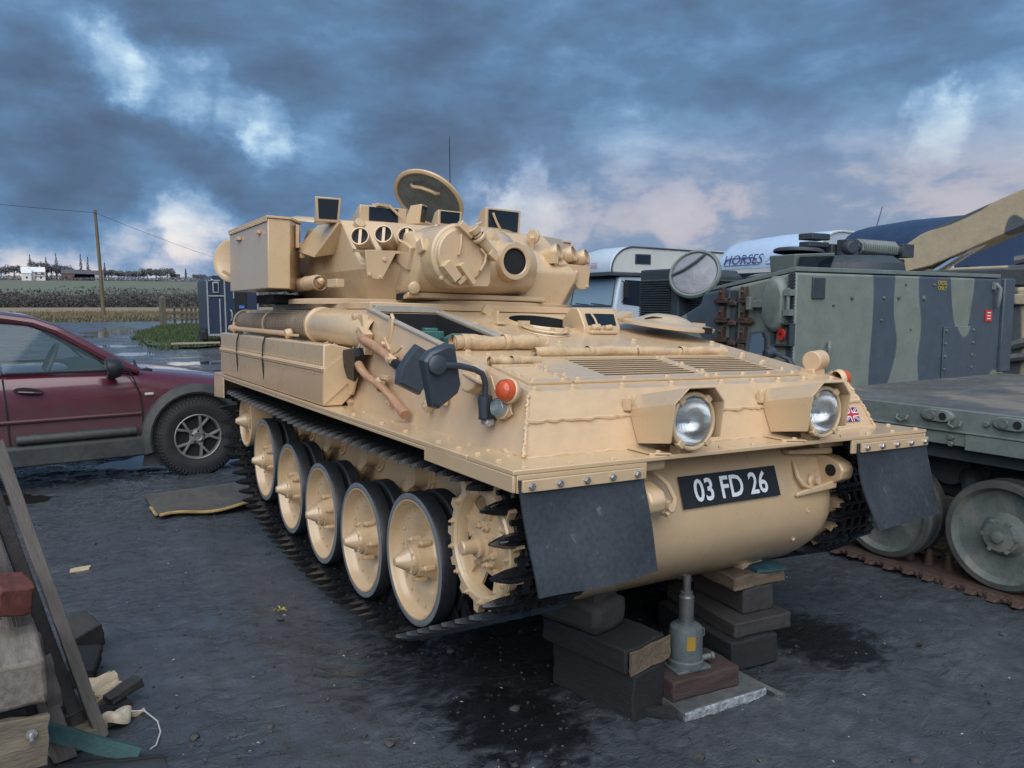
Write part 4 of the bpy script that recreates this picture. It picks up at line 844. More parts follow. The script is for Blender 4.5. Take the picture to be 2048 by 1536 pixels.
def smooth(a, b, v): t = np.clip((v-a)/(b-a), 0, 1); return t*t*(3-2*t)
PUD = [(-1.35, 6.45, .55, .38), (-.45, 6.9, .9, .45), (-.55, 6.0, .5, .25), (-2.3, 7.3, .6, .3), (.3, 8.2, 1.2, .5), (.67, 25.6, 1.0, .55), (.9, 31.2, .8, 1.0), (1.5, 24.2, 1.5, .45), (1.9, 20.0, 1.3, .6), (.1, 30.4, .7, .9), (2.9, 24.4, 1.3, .4), (1.2, 17.0, 1.4, .5),
       (2.8, 21.0, 1.2, .4), (-.5, 40.0, 1.5, 2.5), (2.8, 18.0, 1.0, .4), (-2.2, 2.05, .16, .16), (-2.9, 12.5, 1.6, .7), (.5, 13.0, 1.2, .5), (1.5, 45, 1.5, 3), (2.2, 52, 1.5, 3), (-3.0, 5.4, .9, .3)]
def gheight(x, y):
    d = np.hypot(x+2.3, y+2.0); far = np.clip(d/14., 0, 1)
    n1 = fbm(x, y, 1.1, 4, 3)-.5; n2 = fbm(x, y, 7.0, 3, 20)-.5; n3 = np.abs(fbm(x, y, 17., 2, 40)-.5)
    h = n1*.026+n2*.030*(1-.5*far)-n3*.034*(1-.4*far)+.008
    h = h+.05*far*(fbm(x, y, .35, 3, 60)-.5)*smooth(9, 20, y)
    for px, py, rx, ry in PUD:
        e = np.sqrt(((x-px)/rx)**2+((y-py)/ry)**2)+(fbm(x, y, 2.2 if ry < 1 else .8, 3, 77)-.5)*.9; h = h-.045*smooth(1.15, .55, e)*(1 if ry > .2 else .45)
    rut = smooth(.62, .30, np.abs(x+.87))*smooth(.5, 1.0, y)*smooth(4.9, 4.2, y); h = h*(1-.6*rut)-.030*rut
    h = h+smooth(358, 650, y+.1*x)*19+smooth(700, 1500, y)*20
    return h
def axis(a, b, step, lo, hi, gr=1.09):
    v = list(np.arange(a, b, step)); s = step
    while v[-1] < hi: s *= gr; v.append(v[-1]+s)
    s = step; w = [v[0]]
    while w[-1] > lo: s *= gr; w.append(w[-1]-s)
    return np.array(w[:0:-1]+v)
gx = axis(-3.2, 4.6, .026, -2500, 4000); gy = axis(-.35, 7.6, .026, -400, 4000)
GX, GY = np.meshgrid(gx, gy); GZ = gheight(GX, GY)
me = bpy.data.meshes.new('ground'); nxg, nyg = len(gx), len(gy)
co = np.stack([GX, GY, GZ], -1).reshape(-1, 3); me.vertices.add(len(co)); me.vertices.foreach_set('co', co.ravel())
I, J = np.meshgrid(np.arange(nxg-1), np.arange(nyg-1)); a = (J*nxg+I).ravel(); quads = np.stack([a, a+1, a+1+nxg, a+nxg], 1)
me.loops.add(quads.size); me.loops.foreach_set('vertex_index', quads.ravel()); me.polygons.add(len(quads)); me.polygons.foreach_set('loop_start', np.arange(len(quads))*4); me.polygons.foreach_set('loop_total', np.full(len(quads), 4))
me.update(calc_edges=True); me.polygons.foreach_set('use_smooth', [True]*len(quads))
m = bpy.data.materials.new('wet_yard_mud'); m.use_nodes = True; q = NG(m.node_tree); b = m.node_tree.nodes['Principled BSDF']
tc = q.n('ShaderNodeTexCoord').outputs['Object']; s3 = q.n('ShaderNodeSeparateXYZ'); q.link(tc, s3.inputs[0])
nA = q.noise(tc, 1.3, 5, .6); mpA = q.n('ShaderNodeMapping'); q.link(tc, mpA.inputs[0]); mpA.inputs['Scale'].default_value = (.8, 1.35, 1.0); mpA.inputs['Rotation'].default_value = (0, 0, R(25)); nB = q.noise(mpA.outputs[0], 13, 5, .62, .5); nC = q.noise(tc, 75, 3, .65)
c = q.ramp(q.math('ADD', q.math('MULTIPLY', nA, .5), q.math('MULTIPLY', nB, .5)), [(.30, (.034, .040, .049)), (.55, (.058, .066, .078)), (.75, (.095, .103, .115))])
brown = q.math('MULTIPLY', q.mapr(q.noise(tc, .5, 4, .6), .45, .6), q.mapr(s3.outputs[1], 4.5, 9, .0, .8)); c = q.mix(brown, c, (.050, .036, .026))
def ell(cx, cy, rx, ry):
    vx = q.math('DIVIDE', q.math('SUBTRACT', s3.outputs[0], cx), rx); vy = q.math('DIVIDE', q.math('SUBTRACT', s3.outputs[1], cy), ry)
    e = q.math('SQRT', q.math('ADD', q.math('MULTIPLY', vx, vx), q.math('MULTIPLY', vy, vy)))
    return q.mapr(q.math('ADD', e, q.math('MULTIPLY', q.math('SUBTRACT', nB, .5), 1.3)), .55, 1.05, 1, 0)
oil_shade = q.math('MAXIMUM', q.math('MAXIMUM', ell(-.85, .38, .30, .45), ell(.74, .25, .30, .38)), q.math('MULTIPLY', ell(-.2, .95, 1.15, .95), .8))  # two oil stains; the broad ellipse also paints shade under the nose
c = q.mix(q.math('MULTIPLY', oil_shade, .88), c, (.004, .0045, .006))
grassm = q.math('MULTIPLY', q.mapr(s3.outputs[1], 340, 356), 1.0); hillc = q.ramp(q.noise(tc, .006, 3, .5), [(.40, (.085, .12, .075)), (.46, (.13, .125, .095)), (.55, (.105, .14, .09)), (.65, (.08, .105, .07))])
c = q.mix(grassm, c, hillc)
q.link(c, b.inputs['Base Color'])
wv = q.math('ADD', q.noise(tc, 1.1, 4, .6), q.math('MULTIPLY', q.math('SUBTRACT', nB, .5), .55)); wet = q.math('ADD', q.mapr(wv, .40, .54, .13, .30), q.mapr(wv, .54, .66, 0, .14))
rough = q.math('SUBTRACT', wet, q.math('MULTIPLY', oil_shade, .12)); rough = q.math('ADD', rough, q.math('MULTIPLY', grassm, .5), clamp=True); q.link(rough, b.inputs['Roughness'])
b.inputs['Specular IOR Level'].default_value = .5
bn = q.n('ShaderNodeBump'); bn.inputs['Strength'].default_value = .6; bn.inputs['Distance'].default_value = .012
q.link(q.math('MULTIPLY', q.math('ADD', q.math('MULTIPLY', nB, .9), q.math('MULTIPLY', nC, .8)), q.mapr(wv, .38, .52, .22, 1.0)), bn.inputs['Height']); q.link(bn.outputs[0], b.inputs['Normal'])
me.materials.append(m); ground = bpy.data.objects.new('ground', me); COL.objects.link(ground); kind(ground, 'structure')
# standing water in the hollows
wm = bpy.data.materials.new('puddle_water'); wm.use_nodes = True; q = NG(wm.node_tree); b = wm.node_tree.nodes['Principled BSDF']; b.inputs['Base Color'].default_value = (.018, .017, .016, 1); b.inputs['Roughness'].default_value = .03; b.inputs['IOR'].default_value = 1.33; b.inputs['Specular IOR Level'].default_value = .75
bn = q.n('ShaderNodeBump'); bn.inputs['Strength'].default_value = .06; bn.inputs['Distance'].default_value = .01; q.link(q.noise(q.n('ShaderNodeTexCoord').outputs['Object'], 9, 3), bn.inputs['Height']); q.link(bn.outputs[0], b.inputs['Normal'])
q = MB(); q.add([(-30, 5.05, -.0215), (40, 5.05, -.0215), (40, 75, -.0215), (-30, 75, -.0215)], [(0, 1, 2, 3)]); q.add([(-4, 1.2, -.0215), (-1.75, 1.2, -.0215), (-1.75, 5.04, -.0215), (-4, 5.04, -.0215)], [(0, 1, 2, 3)]); kind(q.build('puddle_water', wm), 'structure')

# stubble field beyond the lane and the rough verge in front of it
fm = mat('stubble', (.20, .155, .10), .9, var=.22, vscale=.35, bump=.8, bscale=2.2, col2=(.25, .20, .13), streak=(1, .25, 1))
q = MB(); pts = [(-60, 82), (-20, 80), (0, 80), (3.2, 80.5), (8, 86), (20, 100), (60, 120), (160, 150), (160, 352), (-60, 352)]; fill_poly([pts], lambda x, y: .22, q); kind(q.build('stubble_field', fm), 'structure')
gm = mat('rough_grass', (.040, .068, .022), .8, var=.35, vscale=1.2, bump=.6, bscale=20, col2=(.075, .085, .035))
verge = [(1.7, 34.5), (1.35, 29.5), (1.75, 27.2), (2.6, 26.6), (4, 28.3), (7, 32), (15, 45), (14, 62), (6.2, 59), (4.2, 52), (2.9, 44)]
q = MB(); fill_poly([verge], lambda x, y: .07, q); vg = q.build('grass_verge', gm); kind(vg, 'structure')
def inpoly(x, y, P):
    c_ = False; j = len(P)-1
    for i in range(len(P)):
        if (P[i][1] > y) != (P[j][1] > y) and x < (P[j][0]-P[i][0])*(y-P[i][1])/(P[j][1]-P[i][1])+P[i][0]: c_ = not c_
        j = i
    return c_
def blades(name, n, gen, h, w, m, lean=.5):
    V = []; F = []
    for _ in range(n):
        p = gen()
        if p is None: continue
        a = random.uniform(0, 6.28); hh = h*random.uniform(.5, 1.3); lx, ly = [random.uniform(-lean, lean)*hh for _ in '12']; b_ = len(V)
        V += [(p[0]-w*math.cos(a), p[1]-w*math.sin(a), p[2]), (p[0]+w*math.cos(a), p[1]+w*math.sin(a), p[2]), (p[0]+lx, p[1]+ly, p[2]+hh)]; F.append((b_, b_+1, b_+2))
    q = MB(); q.add(V, F); me_ = bpy.data.meshes.new(name); me_.from_pydata(V, [], F); me_.materials.append(m); o = bpy.data.objects.new(name, me_); COL.objects.link(o); return kind(o, 'stuff')
def gen_verge():
    x, y = random.uniform(1.1, 11), random.uniform(26.3, 60)
    e = (vn1(x*1.2, y*1.2, 5)-.5)*1.6
    return (x, y, .03) if inpoly(x-e, y-e, verge) else None
blades('verge_grass', 26000, gen_verge, .17, .03, gm)
dry = mat('dry_grass', (.16, .13, .075), .9, var=.3, vscale=1)
blades('field_edge_grass', 9000, lambda: (random.uniform(-12, 9), random.gauss(79.2, 1.6), .0), .28, .10, mat('edge_grass', (.12, .115, .065), .9, var=.3, vscale=1))
blades('stubble_stalks', 16000, lambda: (random.uniform(-14, 40), 80+abs(random.gauss(0, 30)), .2), .34, .09, dry)

# ------------------------------------------------------------------ far hedge, woods, hill with trees and houses
LEAF = MB()
def clump_mesh(name, n, gen, size, m):
    V = []; F = []
    for _ in range(n):
        p = gen(); 
        if p is None: continue
        u = Vector([random.gauss(0, 1) for _ in '123']).normalized(); w = Vector([random.gauss(0, 1) for _ in '123']).normalized(); s_ = size*random.uniform(.5, 1.4); b_ = len(V); p = Vector(p)
        V += [tuple(p+u*s_), tuple(p+w*s_), tuple(p-u*s_*.7-w*s_*.4)]; F.append((b_, b_+1, b_+2))
    me_ = bpy.data.meshes.new(name); me_.from_pydata(V, [], F); me_.materials.append(m); return me_
hed = mat('bare_hedge', (.085, .082, .084), .95, var=.14, vscale=.12); hed2 = mat('bare_wood', (.125, .115, .108), .95, var=.14, vscale=.06)

def gen_h():
    x = random.uniform(-25, 130); top = 4.2+2.2*vn1(x*.15, 3., 9); return (x, 352+random.uniform(-3, 6), .2+random.random()**1.3*top)
o = bpy.data.objects.new('field_hedge', clump_mesh('field_hedge', 26000, gen_h, .45, hed)); COL.objects.link(o); kind(o, 'stuff'); tag(o, 'dark bare hedge along the far edge of the stubble field', 'hedge')
def gen_w():
    x = random.uniform(-40, 230); y = random.uniform(362, 440); d_ = sst(362, 470, y)
    if d_ > .45+.8*(vn1(x*.03, y*.02, 31)-.3): return None
    return (x, y, gh1(x, y)+random.random()**1.5*(5.5+3*vn1(x*.12, y*.1, 12)))
o = bpy.data.objects.new('bare_woodland', clump_mesh('bare_woodland', 40000, gen_w, .65, hed2)); COL.objects.link(o); kind(o, 'stuff'); tag(o, 'bare brown woodland on the slope behind the hedge', 'woodland')
twig = mat('bare_twigs', (.15, .15, .165), .95, var=.3, vscale=.2); bark = mat('bark', (.055, .045, .038), .9, var=.3, vscale=3, bump=.5)
evg = mat('dark_conifer', (.025, .035, .028), .95, var=.3, vscale=.3)
def tree(px_x, Y, hgt, wid, label, kind_='round', name='bare_tree', m=twig):
    x = CAM.x+(Y-CAM.y)*0; d = pdir(px_x, 608); t = (Y-CAM.y)/d.y; x = CAM.x+d.x*t; z0 = gh1(x, Y)
    root = empty(name, (x, Y, z0), label=label, cat='tree', group='trees along the far hilltop')
    q = MB(); q.tube([(0, 0, -.5), (.05*wid, 0, hgt*.35), (0, .02*wid, hgt*.75)], [hgt*.03, hgt*.022, hgt*.008], 6)
    if kind_ == 'round':
        for i in range(7): a = i*2.4; q.tube([(0, 0, hgt*(.25+.04*i)), (wid*.2*math.cos(a), wid*.2*math.sin(a), hgt*(.5+.04*i)), (wid*.38*math.cos(a), wid*.38*math.sin(a), hgt*(.68+.03*i))], [hgt*.014, hgt*.009, hgt*.004], 5)
    q.build('trunk', bark, root)
    rs = random.Random(px_x*7)
    def gen():
        if kind_ == 'poplar':
            u = rs.random(); r_ = wid*.5*(math.sin(min(1, u*1.08+.05)*math.pi)**.7)*math.sqrt(rs.random()); a = rs.uniform(0, 6.3); return (r_*math.cos(a), r_*math.sin(a), hgt*(.08+.94*u))
        k = int(rs.random()*9); c_ = (wid*.33*math.cos(k*2.4), wid*.33*math.sin(k*2.4), hgt*(.55+.05*(k % 5))); v = Vector([rs.gauss(0, 1) for _ in '123']).normalized()*(rs.random()**.4)
        return (c_[0]+v.x*wid*.24, c_[1]+v.y*wid*.24, c_[2]+v.z*hgt*.22)
    cm = clump_mesh('crown', 420 if kind_ == 'poplar' else 900, gen, .42 if kind_ == 'poplar' else .6, m); place('crown', cm, root)
tl = [(65, 'poplar', 11, 2.0), (97, 'poplar', 10, 1.8), (117, 'poplar', 12, 1.9), (166, 'poplar', 12, 1.7), (180, 'poplar', 11, 1.7), (213, 'poplar', 8, 1.4), (374, 'poplar', 6, 1.3),
      (5, 'round', 6, 7), (32, 'round', 7, 8), (50, 'round', 6.5, 6), (78, 'round', 9, 8), (88, 'round', 8.5, 8), (106, 'round', 8, 8), (126, 'round', 7, 7), (134, 'round', 7.5, 8), (219, 'round', 5.5, 6), (239, 'round', 5, 6), (252, 'round', 4.5, 6), (267, 'round', 5, 6), (282, 'round', 5, 6), (296, 'round', 6.5, 7), (314, 'round', 6.2, 8), (322, 'round', 6, 6), (337, 'round', 7, 8), (352, 'round', 4, 5), (397, 'round', 3.5, 5), (408, 'round', 3.5, 4)]
tn = {65: 'tall narrow poplar rising beside the white farmhouse', 97: 'narrow poplar between bare round crowns, right of the farmhouse', 117: 'tallest narrow poplar right of the white farmhouse', 166: 'narrow poplar left of its twin, left of the leaning pole', 180: 'narrow poplar nearest the left side of the leaning pole', 213: 'slim poplar just right of the leaning pole', 374: 'small lone poplar near the horse trailer'}
for i, (px_, k_, h_, w_) in enumerate(tl):
    lab = tn.get(px_, 'bare round tree, %s' % ('at the left edge of the view' if px_ < 40 else 'behind the white farmhouse' if px_ < 95 else 'between the farmhouse and the pole' if px_ < 200 else 'right of the leaning pole' if px_ < 300 else 'above the fence gate' if px_ < 360 else 'close to the horse trailer'))
    if k_ == 'round':
        same = [t_[0] for t_ in tl if t_[1] == 'round' and (lambda z: 0 if z < 40 else 1 if z < 95 else 2 if z < 200 else 3 if z < 300 else 4 if z < 360 else 5)(t_[0]) == (lambda z: 0 if z < 40 else 1 if z < 95 else 2 if z < 200 else 3 if z < 300 else 4 if z < 360 else 5)(px_)]; same.sort(); lab = lab.replace('bare round tree', ('leftmost', 'second', 'third', 'fourth', 'fifth', 'sixth')[same.index(px_)]+' bare round tree' if same.index(px_) else 'leftmost bare round tree')
    tree(px_, 610+(i % 5)*6, h_*1.45, w_*1.35, lab, k_, 'poplar_tree' if k_ == 'poplar' else 'bare_tree')
for o in COL.objects:
    pass
def gen_hl():
    x = random.uniform(-30, 320); return (x, 600+random.uniform(-6, 6), gh1(x, 600.)+random.random()*(1.4+1.4*vn1(x*.1, 7., 14)))
o = bpy.data.objects.new('hilltop_hedge', clump_mesh('hilltop_hedge', 9000, gen_hl, .7, twig)); COL.objects.link(o); kind(o, 'stuff'); tag(o, 'grey bare hedge line running along the hilltop', 'hedge')
def house(px_, Y, w, d, h, rh, col, roofc, label, nwin=3):
    dv = pdir(px_, 608); t = (Y-CAM.y)/dv.y; x = CAM.x+dv.x*t; z0 = gh1(x, Y)
    r_ = empty('house', (x, Y, z0), label=label, cat='house'); q = MB(); q.box((0, 0, h/2-.5), (w, d, h+1)); q.prism([(-d/2, h), (d/2, h), (0, h+rh*.98)], 'x', -w/2, w/2); q.build('wall', col, r_)
    q = MB()
    for s in (-1, 1): q.add([(-w/2-.3, s*(d/2+.4), h-.25), (w/2+.3, s*(d/2+.4), h-.25), (w/2+.3, 0, h+rh+.1), (-w/2-.3, 0, h+rh+.1)], [(0, 1, 2, 3)])
    q.box((w*.3, 0, h+rh), (.9, .9, 1.6)); q.build('roof', roofc, r_)
    for i in range(nwin):
        for zz in (1.5, 4.0):
            if zz+.8 < h: q = MB(); q.box((-w/2+w*(i+.5)/nwin, -d/2-.02, zz), (1.1, .08, 1.2)); q.build('window', mirglass, r_)
wr = mat('white_render', (.62, .62, .62), .8, var=.05, vscale=.5); br = mat('brick_far', (.16, .09, .06), .85, var=.15, vscale=.5); sl_ = mat('slate_far', (.07, .07, .08), .7, var=.15, vscale=.5); tl_ = mat('tile_far', (.15, .10, .08), .8, var=.15, vscale=.5)
house(70, 596, 13, 7, 5.2, 3, wr, wr, 'white rendered farmhouse on the hilltop with pale roof', 4)
house(57, 592, 5, 9, 4.4, 2.6, wr, wr, 'white gabled wing at the left of the hilltop farmhouse', 1)
house(85, 592, 5, 5, 2.6, 1.2, wr, tl_, 'low white outbuilding right of the hilltop farmhouse', 1)
house(150, 604, 14, 7, 4.2, 2.6, br, sl_, 'dark brick house among trees left of the two poplars', 3)
house(172, 604, 12, 7, 4.0, 2.4, mat('grey_render', (.3, .3, .32), .8, var=.08), sl_, 'grey house behind the two poplars left of the pole', 3)
house(190, 604, 12, 7, 4.0, 2.4, mat('pale_render', (.42, .42, .42), .8, var=.08), sl_, 'pale house partly hidden by the leaning pole', 3)

# ------------------------------------------------------------------ pole, wires, fence gate, trailer
oldw = mat('old_pole_wood', (.13, .105, .062), .85, var=.25, vscale=1.0, bump=.4, bscale=30, streak=(6, 6, .4))
q = MB(); q.tube([(0, 0, -.5), (-.12, 0, 5), (-.30, 0, 10.6)], [.62/2*.62, .165, .13], 12); pole = q.build('utility_pole', oldw, None, (3.95, 84.2, 0)); tag(pole, 'weathered leaning wooden utility pole at the field edge', 'utility pole')
q = MB(); q.box((-.3, 0, 10.3), (.06, .5, .08)); q.build('bracket', bark, pole)
def wire(a, b, sag, label):
    a = Vector(a); b = Vector(b); pts = [a.lerp(b, i/24)-Vector((0, 0, sag*4*(i/24)*(1-i/24))) for i in range(25)]; q = MB(); q.tube(pts, .018, 4); o = q.build('overhead_wire', blackm); tag(o, label, 'wire')
wire((3.65, 84.2, 10.35), (-32, 62, 11.2), .6, 'thin overhead wire running left from the pole'); wire((3.65, 84.2, 10.35), (60, 210, 9.5), 1.4, 'thin overhead wire running right and away from the pole')
fwood = mat('fence_wood', (.11, .098, .075), .85, var=.3, vscale=2.5, bump=.4, bscale=40, streak=(5, 5, .6))
fence = empty('paddock_fence', (5.55, 56.5, 0), (0, 0, R(14)), 'old wooden paddock fence with gate pickets by the lane', 'fence')
q = MB(); q.box((0, 0, .95), (.34, .34, 2.1)); q.loft([[(-.17, -.17, 2.0), (.17, -.17, 2.0), (.17, .17, 2.0), (-.17, .17, 2.0)], [(-.05, -.05, 2.12), (.05, -.05, 2.12), (.05, .05, 2.12), (-.05, .05, 2.12)]]); q.build('gate_post', fwood, fence, bevel=.01)
for i, xx in enumerate((.8, 1.3, 1.62, 2.0, 2.32, 2.75, 3.2, 3.45, 4.0, 4.3, 4.7, 5.1, 5.5, 6.1, 6.8)):
    q = MB(); hh = 1.45+.12*math.sin(i*2.1); q.hexa([(xx-.07, -.05, .0), (xx+.07, -.05, .0), (xx+.07, .05, 0), (xx-.07, .05, 0), (xx-.06+.04*math.sin(i), -.04, hh), (xx+.06+.04*math.sin(i), -.04, hh), (xx+.06+.04*math.sin(i), .04, hh), (xx-.06+.04*math.sin(i), .04, hh)]); q.build('fence_post', fwood, fence)
for z in (.55, .92, 1.28):
    q = MB(); q.box((3.6, -.09, z), (7.0, .04, .12), (0, R(.6*(z-.9)), 0)); q.build('rail', fwood, fence)
q = MB(); q.tube([(.35, -.1, .02), (.5, -.1, .25), (.7, -.1, .8)], .03); q.build('blue_rope', mat('blue_rope', (.08, .2, .32), .7), fence)
# dark horse trailer
navy = mat('trailer_navy', (.018, .030, .058), .35, var=.15, vscale=2, spot=4, spotcol=(.03, .04, .06)); galv = mat('galvanised', (.32, .34, .36), .45, .5, var=.15, vscale=6)
tr = empty('horse_trailer', (3.15, 27.6, 0), (0, 0, R(-4)), 'dark blue horse trailer with pale metal edges parked on the mud', 'horse trailer')
q = MB(); q.prism([(0, .42), (1.75, .42), (1.75, 2.35), (1.55, 2.58), (.2, 2.58), (0, 2.40)], 'y', 0, 3.0); q.build('body', navy, tr, bevel=.02)
q = MB()
for x in (.012, .60, 1.738): q.box((x, -.02, 1.42), (.05, .035, 2.0))
q.box((.87, -.02, .45), (1.75, .035, .07)); q.box((.31, -.03, 1.85), (.52, .03, .05)); q.box((.42, -.025, 1.05), (.04, .035, 1.4)); q.box((.2, -.02, 2.40), (.5, .035, .05)); q.box((.9, -.03, 1.9), (.04, .04, .3)); q.build('edge_trim', galv, tr)
q = MB(); q.box((.30, -.04, 2.15), (.22, .03, .40)); win = q.build('window', galv, tr, bevel=.03); q = MB(); q.box((.30, -.055, 2.15), (.14, .012, .30)); q.build('pane', mirglass, win)
q = MB(); q.box((1.15, -.015, 1.75), (.42, .03, .85)); q.build('ramp_window', blackm, tr, bevel=.05); q = MB(); q.box((1.17, -.036, 1.45), (.18, .01, .10)); q.build('sticker', mat('sticker_blue', (.05, .15, .5), .4), tr)
q = MB(); q.tube([(.78, -.06, .95), (.82, -.10, 1.05), (.82, -.10, 1.25), (.78, -.06, 1.35)], .025); q.tube([(.15, -.05, 2.45), (.2, -.08, 2.4)], .03); split_build(q, 'grab_handle', galv, tr)
q = MB(); q.box((-.12, .6, .55), (.24, .9, .06)); q.box((-.12, .12, .42), (.24, .06, .30)); q.build('mudguard', blackm, tr, bevel=.03)
for y in (.5, 1.2):
    q = MB(); q.lathe([(.12, -.09), (.30, -.09), (.33, -.06), (.33, .06), (.30, .09), (.12, .09)], frame((-.1, y, .33), (1, 0, 0)), 28); wl = q.build('wheel', tyre_m, tr); q = MB(); q.lathe([(.17, -.092), (.15, -.07), (0, -.065)], frame((-.1, y, .33), (1, 0, 0)), 20); q.build('rim', galv, wl)
q = MB(); q.lathe([(.12, -.09), (.30, -.09), (.33, -.06), (.33, .06), (.30, .09), (.12, .09)], frame((1.85, .8, .33), (1, 0, 0)), 28); q.build('wheel', tyre_m, tr)
q = MB(); q.box((2.6, -.1, .10), (1.6, .10, .06)); o = q.build('timber_pole', mat('pale_timber', (.35, .3, .22), .8, var=.2), None, (.0, 26.9, .1), (0, 0, R(3))); tag(o, 'pale timber pole lying in the grass beside the trailer', 'timber')
# ================================================================== green camouflaged flatbed carrier parked alongside
def camo(name, base, dark, scale, thr, stretch, rough=.5, seed=0.0):
    m = bpy.data.materials.new(name); m.use_nodes = True; q = NG(m.node_tree); b = m.node_tree.nodes['Principled BSDF']
    tc = q.n('ShaderNodeTexCoord').outputs['Object']; mp = q.n('ShaderNodeMapping'); q.link(tc, mp.inputs[0]); mp.inputs['Scale'].default_value = stretch; mp.inputs['Location'].default_value = (seed, seed*.7, seed*1.3)
    n = q.noise(mp.outputs[0], scale, 1.5, .35, .8); d = q.mapr(n, thr-.005, thr+.005); n2 = q.noise(tc, 7, 5, .65); n3 = q.noise(tc, 40, 4, .6)
    wear = q.ramp(q.math('ADD', q.math('MULTIPLY', n2, .6), q.math('MULTIPLY', n3, .4)), [(.3, .82), (.7, 1.18)])
    c = q.mix(d, base, dark); c = q.mix(1.0, c, wear, 'MULTIPLY'); dirt = q.mapr(q.noise(tc, 3.3, 6, .7), .56, .75, 0, .35); c = q.mix(dirt, c, (.09, .085, .075))
    q.link(c, b.inputs['Base Color']); q.link(q.mapr(n2, .3, .7, rough-.12, rough+.12), b.inputs['Roughness'])
    bn = q.n('ShaderNodeBump'); bn.inputs['Strength'].default_value = .08; bn.inputs['Distance'].default_value = .01; q.link(n3, bn.inputs['Height']); q.link(bn.outputs[0], b.inputs['Normal']); MATS[name] = m; return m
GRN = (.165, .195, .172); DRK = (.054, .076, .104)
scam = camo('carrier_camo', GRN, DRK, 1.25, .50, (1.0, 1.0, .42), seed=2.3)
sgrn = mat('carrier_green', (.14, .17, .162), .5, var=.14, vscale=5, bump=.08, spot=9, spotcol=(.12, .12, .11)); sdk = mat('carrier_dark', (.034, .045, .055), .6, var=.2, vscale=6)
rust = mat('rusty_track', (.050, .030, .024), .75, var=.3, vscale=12, bump=.4, spot=12, spotcol=(.09, .05, .035)); dust = mat('dusty_deck', (.085, .09, .092), .7, var=.25, vscale=2.5, bump=.3, col2=(.17, .155, .13))
muddy = mat('muddy_wheel', (.10, .118, .112), .7, var=.22, vscale=7, bump=.2, col2=(.16, .16, .145), spot=11, spotcol=(.06, .065, .065)); mudtyre = mat('muddy_tyre', (.06, .066, .064), .7, var=.2, vscale=8, col2=(.095, .09, .08))
CB = Vector((3.2, 1.4, 0)); car_ = empty('flatbed_carrier', CB, label='green camouflaged tracked flatbed carrier parked beside the tank', cat='tracked vehicle')
cp_ = lambda n, mb, m, bev=0, sm=38: mb.build(n, m, car_, -CB, bevel=bev, smooth=sm)
cs_ = lambda n, mb, m, par, bev=0: mb.build(n, m, par, bevel=bev)
# flat bed with its side rail
q = MB(); q.prism([(1.96, -2.6), (4.62, -2.6), (4.62, 1.42), (1.96, 1.42)], 'z', .93, .978); bed = cp_('load_bed', q, dust, .004)
q = MB(); q.prism([(-2.6, .79), (1.30, .79), (1.42, .86), (1.42, .986), (-2.6, .986)], 'x', 1.925, 1.957); q.prism([(-2.6, .862), (1.36, .862), (1.36, .874), (-2.6, .874)], 'x', 1.912, 1.9245); rail = cp_('side_rail', q, sgrn, .004)
q = MB(); q.prism([(-2.6, .776), (.245, .776), (.245, .86), (-2.6, .86)], 'x', 1.916, 1.9235); cs_('rail_plate', q, sgrn, rail, .002)
for y in (-.62, .02, .40):
    q = MB(); q.loft([[(x, y+dy*f, .945+dz_*f) for dy, dz_ in [(.062*math.cos(a)+(.03 if math.cos(a) > 0 else -.03), .034*math.sin(a)) for a in np.linspace(0, 2*math.pi, 20, endpoint=False)]] for x, f in ((1.926, 1.0), (1.908, 1.0), (1.902, .9))]); lash = cs_('lashing_plate', q, sgrn, rail)
    q = MB(); q.lathe([(.022, 0), (.022, .012), (0, .012)], frame((1.903, y+.03, .945), (-1, 0, 0)), 16); q.build('pin', muddy, rail); q = MB(); q.lathe([(.021, .001), (0, .001)], frame((1.901, y-.035, .945), (-1, 0, 0)), 16); q.build('lashing_hole', blackm, rail)
for y in (.60, .30, -.3):
    q = MB(); q.tube([(1.915, y-.03, .925), (1.90, y-.03, .905), (1.90, y, .89), (1.90, y+.03, .905), (1.915, y+.03, .925)], .008); q.build('rope_hook', muddy, rail)
for y, z in ((.32, .835), (.32, .80), (.9, .93), (.14, .93), (-.1, .83)):
    q = MB(); q.bolt((1.915, y, z), (-1, 0, 0), .016, .012); q.build('rail_bolt', muddy, rail)
# hull tub
q = MB(); q.prism([(-2.7, .40), (4.2, .40), (4.5, .62), (4.4, .92), (-2.7, .92)], 'x', 2.36, 4.2); cp_('hull', q, sdk, .01)
q = MB(); q.prism([(-2.6, .70), (4.2, .70), (4.2, .79), (-2.6, .79)], 'x', 2.0, 2.4); cp_('sponson', q, sdk)
# cab: side profile extruded across
q = MB(); q.prism([(1.40, .985), (1.40, 1.765), (2.22, 1.635), (2.25, 1.555), (3.02, 1.20), (4.1, .95), (4.1, .80), (1.40, .80)], 'x', 1.955, 4.55); cab = cp_('cab', q, scam, .02)
q = MB(); q.prism([(1.38, .99), (1.38, 1.765), (1.46, 1.765), (1.46, .99)], 'x', 4.556, 4.72); cs_('rear_door_edge', q, scam, cab, .01)
q = MB(); q.prism([(1.41, 1.77), (1.41, 1.80), (2.15, 1.68), (2.15, 1.655)], 'x', 1.975, 4.54); cs_('cab_roof', q, sgrn, cab, .004)
q = MB()     # stitched corner strip
for i in range(34):
    z = 1.755-i*.0205; q.box((1.947, 1.425, z), (.016, .05, .010), (R(18), 0, 0))
q.box((1.950, 1.425, 1.40), (.012, .03, .72)); cs_('corner_strip', q, sdk, cab)
